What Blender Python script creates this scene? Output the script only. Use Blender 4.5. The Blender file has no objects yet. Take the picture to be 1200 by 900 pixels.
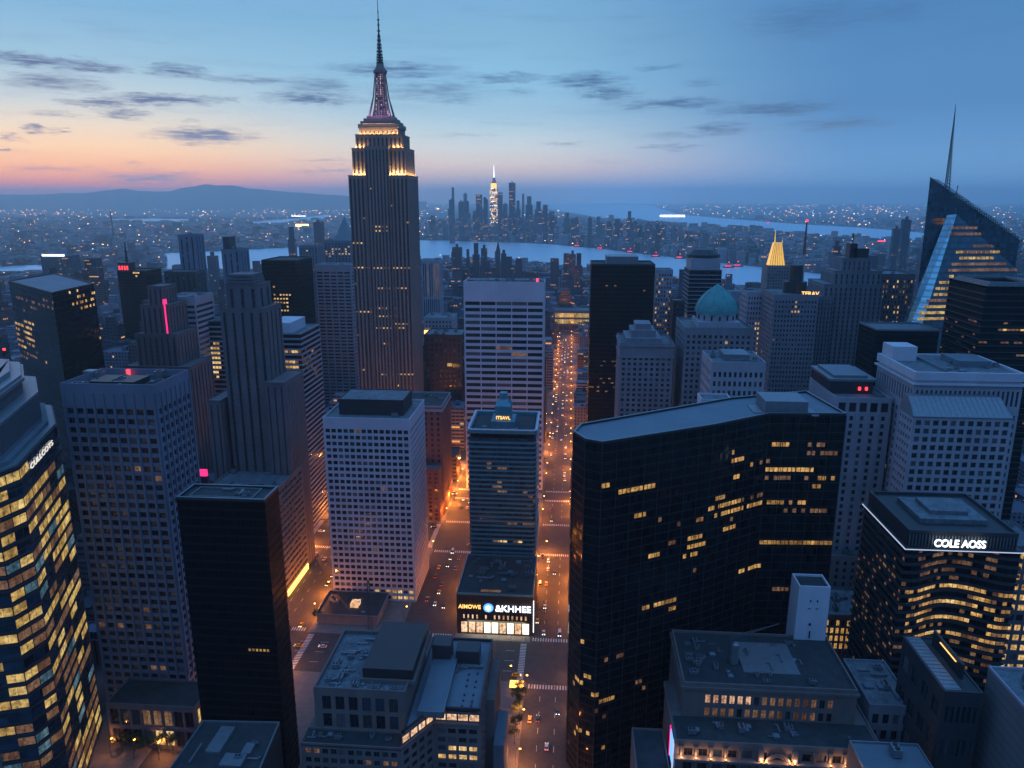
import bpy, bmesh, math, random
from mathutils import Vector, Matrix
random.seed(11)
R = math.radians
C = bpy.context.scene.collection
# ------------------------------------------------------------------ camera
CAMH = 250.0
F = 880.0
PITCH = math.atan(218 / 880)
YAW = math.atan(71 / 906.6)
cam = bpy.data.objects.new('camera', bpy.data.cameras.new('camera'))
C.objects.link(cam)
cam.data.sensor_width = 36
cam.data.lens = 36 * F / 1200
cam.data.clip_start = 1
cam.data.clip_end = 200000
cam.location = (0, 0, CAMH)
cam.rotation_euler = (math.pi / 2 - PITCH, 0, YAW)
bpy.context.scene.camera = cam
cP, sP, cY, sY = math.cos(PITCH), math.sin(PITCH), math.cos(YAW), math.sin(YAW)


def ray(px, py):
    x = (px - 600) / F
    y = -(py - 450) / F
    fy = cP + y * sP
    return (x * cY - fy * sY, x * sY + fy * cY, -sP + y * cP)


def az(px, py, z):            # where a sight line meets height z
    r = ray(px, py)
    t = (z - CAMH) / r[2]
    return (r[0] * t, r[1] * t, z)


def ay(px, py, Y):            # where a sight line meets the vertical plane y = Y
    r = ray(px, py)
    t = Y / r[1]
    return (r[0] * t, Y, CAMH + r[2] * t)


def proj(p):
    x, y, z = p[0], p[1], p[2] - CAMH
    rx = x * cY + y * sY
    f = -x * sY + y * cY
    d = f * cP - z * sP
    u = f * sP + z * cP
    if d < 1:
        return (-9999, -9999, d)
    return (600 + F * rx / d, 450 - F * u / d, d)


def azel(px, py):
    r = ray(px, py)
    return math.degrees(math.atan2(r[0], r[1])), math.degrees(math.atan2(r[2], math.hypot(r[0], r[1])))


# ------------------------------------------------------------------ view, world, sun
sc = bpy.context.scene
sc.render.engine = 'CYCLES'
sc.view_settings.view_transform = 'Standard'
sc.view_settings.look = 'None'
sc.view_settings.exposure = 0.0
sc.view_settings.gamma = 1
sc.cycles.use_denoising = True
sc.cycles.max_bounces = 5
sc.cycles.diffuse_bounces = 2
sc.cycles.glossy_bounces = 3
sc.cycles.volume_bounces = 2
sc.cycles.transmission_bounces = 2
sc.cycles.sample_clamp_indirect = 2.0
sc.cycles.caustics_reflective = False
sc.cycles.caustics_refractive = False


def srgb(r, g, b):
    def f(c):
        c /= 255
        return c / 12.92 if c <= .04045 else ((c + .055) / 1.055) ** 2.4
    return (f(r), f(g), f(b), 1)


W = bpy.data.worlds.new("World")
sc.world = W
W.use_nodes = True
nt = W.node_tree
nt.nodes.clear()


class NT:
    def __init__(s, nt):
        s.nt = nt

    def n(s, t, **k):
        nd = s.nt.nodes.new(t)
        for a, b in k.items():
            setattr(nd, a, b)
        return nd

    def l(s, a, b):
        s.nt.links.new(a, b)

    def put(s, sock, v):
        if v is None:
            return
        if hasattr(v, 'is_output'):
            s.l(v, sock)
        else:
            sock.default_value = v

    def m(s, op, a, b=None, c=None, clamp=False):
        nd = s.n('ShaderNodeMath', operation=op, use_clamp=clamp)
        for i, v in enumerate((a, b, c)):
            s.put(nd.inputs[i], v)
        return nd.outputs[0]

    def vm(s, op, a, b=None, out=0):
        nd = s.n('ShaderNodeVectorMath', operation=op)
        s.put(nd.inputs[0], a)
        s.put(nd.inputs[1], b)
        return nd.outputs[out]

    def mr(s, v, a, b, c=0., d=1., interp='LINEAR'):
        nd = s.n('ShaderNodeMapRange', interpolation_type=interp)
        for i, q in enumerate((v, a, b, c, d)):
            s.put(nd.inputs[i], q)
        return nd.outputs[0]

    def mix(s, f, a, b, blend='MIX'):
        nd = s.n('ShaderNodeMix', data_type='RGBA', blend_type=blend)
        s.put(nd.inputs[0], f)
        s.put(nd.inputs[6], a)
        s.put(nd.inputs[7], b)
        return nd.outputs[2]

    def comb(s, x, y, z=0.):
        nd = s.n('ShaderNodeCombineXYZ')
        for i, q in enumerate((x, y, z)):
            s.put(nd.inputs[i], q)
        return nd.outputs[0]

    def ramp(s, f, stops, interp='LINEAR'):
        nd = s.n('ShaderNodeValToRGB')
        cr = nd.color_ramp
        cr.interpolation = interp
        while len(cr.elements) < len(stops):
            cr.elements.new(.5)
        for e, (p, c) in zip(cr.elements, stops):
            e.position = p
            e.color = c
        s.l(f, nd.inputs[0])
        return nd.outputs[0]

    def noise(s, v, scale, detail=3., rough=.5, dim='3D', out=0):
        nd = s.n('ShaderNodeTexNoise', noise_dimensions=dim)
        s.l(v, nd.inputs['Vector'])
        nd.inputs['Scale'].default_value = scale
        nd.inputs['Detail'].default_value = detail
        nd.inputs['Roughness'].default_value = rough
        return nd.outputs[out]


w = NT(nt)
tc = w.n('ShaderNodeTexCoord').outputs['Generated']
sp = w.n('ShaderNodeSeparateXYZ')
w.l(tc, sp.inputs[0])
X_, Y_, Z_ = sp.outputs
elev = w.m('MULTIPLY', w.m('ARCTAN2', Z_, w.m('SQRT', w.m('ADD', w.m('MULTIPLY', X_, X_), w.m('MULTIPLY', Y_, Y_)))), 57.29578)
azim = w.m('MULTIPLY', w.m('ARCTAN2', X_, Y_), 57.29578)
EMAX = 30.0


def stops(lst):
    return [(min(1, max(0, e) / EMAX), srgb(*c)) for e, c in lst]


ef = w.m('DIVIDE', elev, EMAX, clamp=True)
left = w.ramp(ef, stops([(0, (255, 112, 60)), (.7, (255, 128, 60)), (1.3, (250, 160, 92)), (2.1, (244, 184, 124)), (3.1, (240, 206, 160)), (4.6, (226, 218, 200)), (6.2, (200, 220, 226)), (8.5, (150, 198, 224)), (11.5, (122, 180, 218)), (16, (108, 168, 222)), (30, (93, 152, 220))]))
midc = w.ramp(ef, stops([(0, (130, 146, 182)), (.8, (152, 158, 184)), (1.6, (190, 178, 182)), (2.4, (204, 196, 194)), (3.6, (194, 208, 214)), (5.4, (170, 206, 226)), (8, (142, 196, 228)), (11, (130, 182, 216)), (14, (118, 172, 214)), (30, (93, 152, 220))]))
right = w.ramp(ef, stops([(0, (92, 138, 188)), (1.5, (92, 142, 194)), (4, (84, 138, 194)), (8, (84, 138, 190)), (12, (76, 130, 184)), (20, (80, 138, 210)), (30, (93, 152, 220))]))
back = w.ramp(ef, stops([(0, (36, 52, 82)), (3, (62, 80, 116)), (9, (84, 108, 154)), (18, (84, 126, 190)), (30, (93, 152, 220))]))
c1 = w.mix(w.mr(azim, -33, -6, 0, 1, 'SMOOTHSTEP'), left, midc)
c2 = w.mix(w.mr(azim, -6, 20, 0, 1, 'SMOOTHSTEP'), c1, right)
c3 = w.mix(w.mr(w.m('ABSOLUTE', w.m('ADD', azim, 4.5)), 60, 120, 0, 1, 'SMOOTHSTEP'), c2, back)
# thin streaks of dusk cloud, each at its own bearing and height in the sky
CL = [(40, 70, 62, 5, .9), (100, 78, 42, 5, .9), (62, 96, 48, 8, .7), (112, 120, 32, 4, .8), (148, 133, 26, 4, .7), (207, 83, 30, 6, .85), (188, 117, 52, 5, .95),
      (242, 115, 30, 3, .7), (240, 159, 48, 6.5, 1.), (172, 207, 52, 5.5, .8), (62, 198, 38, 2.2, .6), (12, 161, 14, 3.5, .8), (46, 152, 18, 3.4, .9), (10, 176, 14, 2.4, .8),
      (62, 134, 26, 2, .5), (366, 116, 50, 5, .9), (372, 102, 38, 9, .55), (290, 94, 48, 3.2, .55), (462, 82, 62, 6.5, .75), (505, 106, 60, 8, .5), (585, 91, 46, 4, .65),
      (540, 117, 22, 4, .5), (606, 107, 20, 3, .4), (687, 94, 40, 6, .75), (712, 108, 30, 7, .75), (785, 121, 64, 4, .75), (906, 128, 62, 5, .95), (846, 151, 32, 4.5, .85),
      (985, 145, 48, 5, .8), (790, 172, 34, 2.4, .6), (945, 24, 66, 15, .42), (1050, 14, 46, 8, .35), (660, 168, 18, 1.8, .45), (772, 79, 24, 2.2, .45), (822, 97, 16, 4, .35),
      (385, 200, 44, 2.2, .5), (380, 189, 34, 1.6, .45), (715, 190, 24, 1.6, .3), (160, 192, 16, 1.4, .5), (556, 158, 26, 1.6, .35), (795, 159, 40, 2.6, .4), (225, 142, 12, 1.6, .4)]
cv = w.comb(azim, elev, 0)
ns = w.noise(w.vm('MULTIPLY', cv, (.55, 2.6, 1)), 1., 5, .6, out=1)
warp = w.vm('MULTIPLY', w.vm('SUBTRACT', ns, (.5, .5, .5)), (4.0, .95, 0))
ns2 = w.noise(w.vm('MULTIPLY', cv, (1.5, 9, 1)), 1., 6, .65, out=1)
cw = w.vm('ADD', w.vm('ADD', cv, warp), w.vm('MULTIPLY', w.vm('SUBTRACT', ns2, (.5, .5, .5)), (3.4, .75, 0)))
streak = w.mr(w.noise(w.vm('MULTIPLY', cv, (.5, 5.5, 1)), 1., 7, .66), .36, .58, .25, 1)
acc = None
for (px, py, hw, hh, st) in CL:
    a0, e0 = azel(px, py)
    ax, _ = azel(px + hw, py)
    _, ex = azel(px, py - hh)
    ln = w.vm('LENGTH', w.vm('DIVIDE', w.vm('SUBTRACT', cw, (a0, e0, 0)), (abs(ax - a0) * 1.12, abs(ex - e0) * 1.4, 1)), out=1)
    v = w.mr(ln, 1.35, .3, 0, st)
    acc = v if acc is None else w.m('MAXIMUM', acc, v)
wisp = w.noise(w.vm('MULTIPLY', cv, (.12, 1.3, 1)), 1., 8, .66)
wisp = w.m('MULTIPLY', w.mr(wisp, .52, .78, 0, .5), w.mr(elev, 1.5, 4, 0, 1))
clc = w.ramp(ef, stops([(0, (120, 112, 140)), (2, (125, 130, 158)), (5, (80, 114, 154)), (9, (66, 104, 152)), (30, (50, 84, 134))]))
fin = w.mix(w.m('MAXIMUM', w.m('MULTIPLY', w.m('MULTIPLY', acc, streak), 1.3, clamp=True), w.m('MULTIPLY', wisp, .45)), c3, clc)
sky = w.n('ShaderNodeTexSky', sky_type='NISHITA')
sky.sun_disc = False
sky.sun_elevation = R(0.6)
sky.sun_rotation = R(-36)
fin = w.mix(1.0, fin, w.comb(w.mr(elev, 0, 6, 2.1, 1.02), w.mr(elev, 0, 6, 1.8, 1.02), w.mr(elev, 0, 6, 1.5, 1.02)), 'MULTIPLY')
zen = w.mr(elev, 15, 42, 1.0, 1.5)
fin = w.mix(1.0, fin, w.comb(zen, zen, zen), 'MULTIPLY')
fin2 = w.mix(1.0, fin, w.mix(1.0, sky.outputs[0], (.012, .012, .012, 1), 'MULTIPLY'), 'ADD')
bg = w.n('ShaderNodeBackground')
w.l(fin2, bg.inputs[0])
bg.inputs[1].default_value = 1.0
w.l(bg.outputs[0], w.n('ShaderNodeOutputWorld').inputs[0])
W.cycles.sampling_method = 'MANUAL'
W.cycles.sample_map_resolution = 512

sd = bpy.data.lights.new('afterglow_sun', 'SUN')
sd.energy = .10
sd.angle = R(25)
sd.color = (1, .62, .42)
so = bpy.data.objects.new('afterglow_sun', sd)
so.rotation_euler = Vector((math.sin(R(-36)), math.cos(R(-36)), math.tan(R(2.5)))).to_track_quat('Z', 'Y').to_euler()
C.objects.link(so)


# ------------------------------------------------------------------ materials
def mat(name, col, rough=.8, metal=0., spec=None, emit=None, estr=0., noise=None, nscale=.4, bump=0., coat=0.):
    m = bpy.data.materials.new(name)
    m.use_nodes = True
    t = NT(m.node_tree)
    b = m.node_tree.nodes['Principled BSDF']
    c4 = tuple(col) + (1,) if len(col) == 3 else col
    b.inputs['Base Color'].default_value = c4
    b.inputs['Roughness'].default_value = rough
    b.inputs['Metallic'].default_value = metal
    if spec is not None:
        b.inputs['Specular IOR Level'].default_value = spec
    if noise:
        g = t.n('ShaderNodeNewGeometry').outputs['Position']
        n1 = t.noise(g, nscale, 5, .65)
        n2 = t.noise(t.vm('MULTIPLY', g, (1, 1, .12)), nscale * 4, 3, .6)
        f = t.m('ADD', t.m('MULTIPLY', n1, .65), t.m('MULTIPLY', n2, .35))
        lo = tuple(x * (1 - noise) for x in c4[:3]) + (1,)
        hi = tuple(min(1, x * (1 + noise)) for x in c4[:3]) + (1,)
        t.l(t.mix(t.mr(f, .33, .67, 0, 1), lo, hi), b.inputs['Base Color'])
        if bump:
            bp = t.n('ShaderNodeBump')
            bp.inputs['Strength'].default_value = bump
            bp.inputs['Distance'].default_value = .1
            t.l(n2, bp.inputs['Height'])
            t.l(bp.outputs[0], b.inputs['Normal'])
    if emit:
        b.inputs['Emission Color'].default_value = tuple(emit) + (1,)
        b.inputs['Emission Strength'].default_value = estr
    if coat:
        b.inputs['Coat Weight'].default_value = coat
    return m


def nosample(m):
    m.cycles.emission_sampling = 'NONE'
    return m


def lit_mat(name, ca, cb, s0, s1, sc_=.9):
    """a lit room behind glass: bright ceiling, furniture and blinds break it up"""
    m = bpy.data.materials.new(name)
    m.use_nodes = True
    t = NT(m.node_tree)
    b = m.node_tree.nodes['Principled BSDF']
    b.inputs['Base Color'].default_value = (.03, .03, .035, 1)
    b.inputs['Roughness'].default_value = .1
    g = t.n('ShaderNodeNewGeometry').outputs['Position']
    n1 = t.noise(g, sc_, 3, .6)
    n2 = t.noise(t.vm('MULTIPLY', g, (1, 1, .3)), .16, 2, .5)
    t.l(t.mix(t.mr(n2, .35, .65), ca + (1,), cb + (1,)), b.inputs['Emission Color'])
    st = t.m('MULTIPLY', t.mr(n1, .32, .6, .22, 1.), t.mr(n2, .3, .7, s0, s1))
    t.l(st, b.inputs['Emission Strength'])
    return nosample(m)


def glass_mat(name, col, lin, pw, fh, rough=.07, tilt=.02, lw=.06, lh=.09, spec=.6, metal=0., band=None, bandc=None, jit=.6):
    """curtain wall: panes with slightly different tilt and tint, mullion grid, uv in metres"""
    m = bpy.data.materials.new(name)
    m.use_nodes = True
    t = NT(m.node_tree)
    b = m.node_tree.nodes['Principled BSDF']
    uv = t.n('ShaderNodeUVMap').outputs[0]
    s = t.n('ShaderNodeSeparateXYZ')
    t.l(uv, s.inputs[0])
    u = t.m('DIVIDE', s.outputs[0], pw)
    v = t.m('DIVIDE', s.outputs[1], fh)
    fu, fv = t.m('FRACT', u), t.m('FRACT', v)
    cell = t.comb(t.m('FLOOR', u), t.m('FLOOR', v))
    wn = t.n('ShaderNodeTexWhiteNoise', noise_dimensions='2D')
    t.l(cell, wn.inputs[0])
    line = t.m('MAXIMUM', t.m('LESS_THAN', fu, lw), t.m('LESS_THAN', fv, lh))
    if band:
        bm_ = t.m('GREATER_THAN', fv, 1 - band)
        bc = bandc + (1,)
    tint = t.mix(wn.outputs[0], tuple(x * (1 - jit) for x in col) + (1,), tuple(x * (1 + jit) for x in col) + (1,))
    if band:
        tint = t.mix(bm_, tint, bc)
    t.l(t.mix(line, tint, lin + (1,)), b.inputs['Base Color'])
    b.inputs['Specular IOR Level'].default_value = spec
    b.inputs['Metallic'].default_value = metal
    r = t.m('ADD', t.m('MULTIPLY', line, .35), rough)
    if band:
        r = t.m('ADD', r, t.m('MULTIPLY', bm_, .3))
    t.l(r, b.inputs['Roughness'])
    g = t.n('ShaderNodeNewGeometry')
    off = t.vm('MULTIPLY', t.vm('SUBTRACT', wn.outputs[1], (.5, .5, .5)), (tilt, tilt, tilt))
    wob = t.vm('MULTIPLY', t.vm('SUBTRACT', t.noise(g.outputs['Position'], .12, 2, .5, out=1), (.5, .5, .5)), (tilt * 1.6,) * 3)
    t.l(t.vm('NORMALIZE', t.vm('ADD', g.outputs['Normal'], t.vm('ADD', off, wob))), b.inputs['Normal'])
    return m


def fill_mat(name, bay, fl, wf, hf, lit, glass=(.012, .018, .03), lstr=1.0, roofc=None, usewall=True):
    """masonry or ribbon-window facade of the small city blocks; wall colour from a colour attribute, uv in metres"""
    m = bpy.data.materials.new(name)
    m.use_nodes = True
    t = NT(m.node_tree)
    b = m.node_tree.nodes['Principled BSDF']
    uv = t.n('ShaderNodeUVMap').outputs[0]
    s = t.n('ShaderNodeSeparateXYZ')
    t.l(uv, s.inputs[0])
    u = t.m('DIVIDE', s.outputs[0], bay)
    v = t.m('DIVIDE', s.outputs[1], fl)
    fu, fv = t.m('FRACT', u), t.m('FRACT', v)
    cu, cvv = t.m('FLOOR', u), t.m('FLOOR', v)
    wn = t.n('ShaderNodeTexWhiteNoise', noise_dimensions='2D')
    t.l(t.comb(cu, cvv), wn.inputs[0])
    run = t.n('ShaderNodeTexWhiteNoise', noise_dimensions='2D')
    t.l(t.comb(t.m('FLOOR', t.m('DIVIDE', cu, 5.)), cvv), run.inputs[0])
    win = t.m('MULTIPLY', t.m('LESS_THAN', t.m('ABSOLUTE', t.m('SUBTRACT', fu, .5)), wf / 2), t.m('LESS_THAN', t.m('ABSOLUTE', t.m('SUBTRACT', fv, .5)), hf / 2))
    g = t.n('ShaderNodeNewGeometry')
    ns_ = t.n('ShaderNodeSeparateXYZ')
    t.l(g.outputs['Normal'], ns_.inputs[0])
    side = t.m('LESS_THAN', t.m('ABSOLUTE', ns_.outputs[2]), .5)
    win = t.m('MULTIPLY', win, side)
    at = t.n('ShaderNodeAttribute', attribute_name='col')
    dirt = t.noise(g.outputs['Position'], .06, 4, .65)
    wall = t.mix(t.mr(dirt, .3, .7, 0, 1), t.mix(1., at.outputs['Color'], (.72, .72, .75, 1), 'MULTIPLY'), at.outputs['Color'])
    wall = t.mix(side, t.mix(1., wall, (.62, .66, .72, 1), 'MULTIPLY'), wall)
    t.l(t.mix(win, wall, glass + (1,)), b.inputs['Base Color'])
    t.l(t.mr(win, 0, 1, .85, .15), b.inputs['Roughness'])
    on = t.m('MAXIMUM', t.m('LESS_THAN', wn.outputs[0], lit * .55), t.m('MULTIPLY', t.m('LESS_THAN', run.outputs[0], lit * .6), t.m('LESS_THAN', wn.outputs[0], .8)))
    cc = t.mix(run.outputs[0], (1, .42, .12, 1), (1, .72, .38, 1))
    t.l(cc, b.inputs['Emission Color'])
    t.l(t.m('MULTIPLY', t.m('MULTIPLY', on, win), t.m('MULTIPLY', t.mr(wn.outputs[0], 0, lit, .35, 1.), lstr)), b.inputs['Emission Strength'])
    return nosample(m)


M = {}
M['glassdark'] = glass_mat('dark_curtain_glass', (.006, .008, .011), (.010, .011, .014), 1.55, 3.9, .08, .035, .08, .1, spec=.17)
M['glassblack'] = glass_mat('black_glass_cladding', (.004, .005, .007), (.010, .012, .015), 1.6, 3.8, .22, .02, .12, .3, spec=.06)
M['glassteal'] = glass_mat('teal_curtain_glass', (.012, .05, .07), (.03, .06, .08), 1.6, 3.7, .1, .04, .06, .08, spec=.7)
M['glassblue'] = glass_mat('blue_faceted_glass', (.012, .035, .06), (.012, .015, .02), 4.4, 3.9, .08, .05, .05, .2, spec=.8)
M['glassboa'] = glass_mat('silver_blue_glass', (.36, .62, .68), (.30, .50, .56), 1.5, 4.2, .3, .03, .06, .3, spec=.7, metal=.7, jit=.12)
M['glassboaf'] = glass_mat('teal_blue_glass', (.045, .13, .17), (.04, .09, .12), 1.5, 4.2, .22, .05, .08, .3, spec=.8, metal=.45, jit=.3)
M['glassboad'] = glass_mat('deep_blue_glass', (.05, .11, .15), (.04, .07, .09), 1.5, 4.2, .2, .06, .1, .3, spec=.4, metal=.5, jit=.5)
M['pane'] = mat('window_glass', (.010, .014, .022), .12, spec=.5)
M['paneb'] = mat('bluish_window_glass', (.02, .045, .07), .1, spec=.8)
M['blind'] = mat('window_with_pale_blind', (.10, .10, .11), .3, noise=.3, nscale=.6)
M['halfblind'] = mat('window_with_dark_curtain', (.045, .04, .045), .25, noise=.5, nscale=.8)
M['frame'] = mat('window_frame', (.05, .05, .055), .5)
M['lit'] = lit_mat('lit_window_amber', (1., .50, .12), (1., .66, .26), .35, 1.35)
M['litw'] = lit_mat('lit_window_yellow', (.95, .55, .11), (1., .68, .22), .3, .95, .55)
M['litc'] = lit_mat('lit_window_cool', (.12, .32, .45), (.3, .5, .6), .15, .5)
M['litdim'] = lit_mat('lit_window_dim', (1., .42, .14), (.9, .5, .25), .06, .3)
M['litpeach'] = lit_mat('lit_window_peach', (1., .55, .28), (1., .62, .38), 1.0, 1.5, .6)
M['litpeachs'] = lit_mat('lit_window_soft_peach', (1., .5, .26), (1., .58, .34), .5, 1.1, .8)
M['litamb'] = lit_mat('lit_window_deep_amber', (.95, .46, .09), (1., .56, .16), .2, .95, .9)
M['lilac'] = mat('lilac_white_concrete', (0.464, 0.432, 0.496), .8, noise=.12, nscale=.05)
M['white'] = mat('white_painted_concrete', (0.475, 0.475, 0.533), .75, noise=.12, nscale=.05)
M['bluegrey'] = mat('blue_grey_precast_concrete', (0.137, 0.158, 0.216), .8, noise=.15, nscale=.05)
M['beige'] = mat('beige_limestone', (0.186, 0.161, 0.155), .85, noise=.2, nscale=.08, bump=.3)
M['pinkstone'] = mat('pinkish_grey_granite', (.135, .108, .104), .85, noise=.2, nscale=.08, bump=.3)
M['brown'] = mat('brown_grey_limestone', (0.119, 0.108, 0.119), .88, noise=.2, nscale=.07, bump=.3)
M['grey'] = mat('grey_limestone', (0.173, 0.176, 0.202), .85, noise=.22, nscale=.07, bump=.3)
M['pale'] = mat('pale_limestone', (0.294, 0.294, 0.336), .85, noise=.15, nscale=.07, bump=.2)
M['brick'] = mat('red_brick', (0.160, 0.072, 0.068), .9, noise=.25, nscale=.1)
M['esb'] = mat('weathered_grey_stone', (.215, .172, .155), .8, noise=.15, nscale=.05)
M['esbw'] = mat('dark_window_strip', (.022, .026, .036), .3, noise=.6, nscale=.45)
M['roofblue'] = mat('grey_roof_membrane', (0.099, 0.118, 0.136), .75, noise=.6, nscale=.25)
M['roofsmooth'] = mat('smooth_grey_roof_membrane', (0.112, 0.145, 0.178), .7, noise=.16, nscale=.05)
M['roofdark'] = mat('dark_roof_felt', (.020, .027, .031), .8, noise=.6, nscale=.25)
M['metal'] = mat('zinc_metal', (0.186, 0.211, 0.236), .45, metal=.5, noise=.15, nscale=.5)
M['dmetal'] = mat('dark_painted_metal', (0.018, 0.020, 0.024), .5, noise=.3, nscale=.5)
M['copper'] = mat('green_copper_roof', (.05, .24, .24), .6, noise=.25, nscale=.15)
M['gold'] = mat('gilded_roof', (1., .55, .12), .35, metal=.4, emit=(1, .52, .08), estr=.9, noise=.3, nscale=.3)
M['asphalt'] = mat('asphalt', (.042, .039, .041), .75, noise=.35, nscale=.2)
M['walk'] = mat('pavement_concrete', (0.136, 0.124, 0.120), .85, noise=.25, nscale=.3)
M['paint'] = mat('white_road_paint', (.55, .53, .5), .7, noise=.4, nscale=1.5)
M['faramber'] = nosample(mat('far_amber_lamp', (.1, .05, 0), emit=(1, .5, .16), estr=7))
M['farorange'] = nosample(mat('far_orange_lamp', (.1, .05, 0), emit=(1, .36, .06), estr=9))
M['farwhite'] = nosample(mat('far_white_lamp', (.1, .1, .1), emit=(.8, .88, 1), estr=6))
M['red'] = nosample(mat('red_lamp', (.1, 0, 0), emit=(1, .04, .06), estr=3))
M['orange'] = nosample(mat('orange_lamp', (.1, .05, 0), emit=(1, .40, .07), estr=5))
M['amber'] = nosample(mat('amber_lamp', (.1, .05, 0), emit=(1, .5, .14), estr=2.2))
M['whitelamp'] = nosample(mat('white_lamp', (.1, .1, .1), emit=(.85, .92, 1), estr=2.6))
M['coolstrip'] = nosample(mat('cool_white_light_strip', (.1, .1, .1), emit=(.6, .72, 1), estr=.8))
M['signdim'] = nosample(mat('soft_white_sign', (.1, .1, .1), emit=(.9, .85, .75), estr=.95))
M['blue'] = nosample(mat('blue_lamp', (0, .02, .1), emit=(.1, .35, 1), estr=2))
M['pink'] = nosample(mat('pink_lamp', (.1, 0, .02), emit=(1, .03, .22), estr=1.4))
M['mast'] = nosample(mat('mast_light_strip', (.1, .1, .1), emit=(.75, .36, .58), estr=.9))
M['mastw'] = nosample(mat('mast_white_lamps', (.1, .1, .1), emit=(1, .76, .74), estr=1.7))
M['spandrel'] = mat('blue_metal_band', (.10, .27, .32), .4, metal=.4, noise=.2, nscale=.3)
M['bandl'] = mat('pale_floor_band', (0.255, 0.255, 0.300), .75, noise=.1, nscale=.1)
M['bandd'] = mat('dark_floor_band', (0.030, 0.033, 0.039), .5, noise=.2, nscale=.2)
M['fillp'] = fill_mat('masonry_block_facade', 3.4, 3.6, .45, .5, .028)
M['fillr'] = fill_mat('ribbon_window_facade', 4.2, 3.8, .9, .45, .03)
M['fills'] = fill_mat('striped_pier_facade', 2.6, 40., .5, .96, .0)
M['far'] = fill_mat('distant_block_facade', 5, 5, .5, .5, .022, lstr=2.0)
M['concslab'] = mat('light_panelled_concrete', (0.150, 0.135, 0.143), .8, noise=.08, nscale=.1)

# ------------------------------------------------------------------ helpers


def link(o, parent=None):
    C.objects.link(o)
    if parent is not None:
        o.parent = parent
    return o


def tag(o, label=None, cat=None, group=None, kind=None):
    if label:
        o['label'] = label
    if cat:
        o['category'] = cat
    if group:
        o['group'] = group
    if kind:
        o['kind'] = kind
    return o


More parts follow.
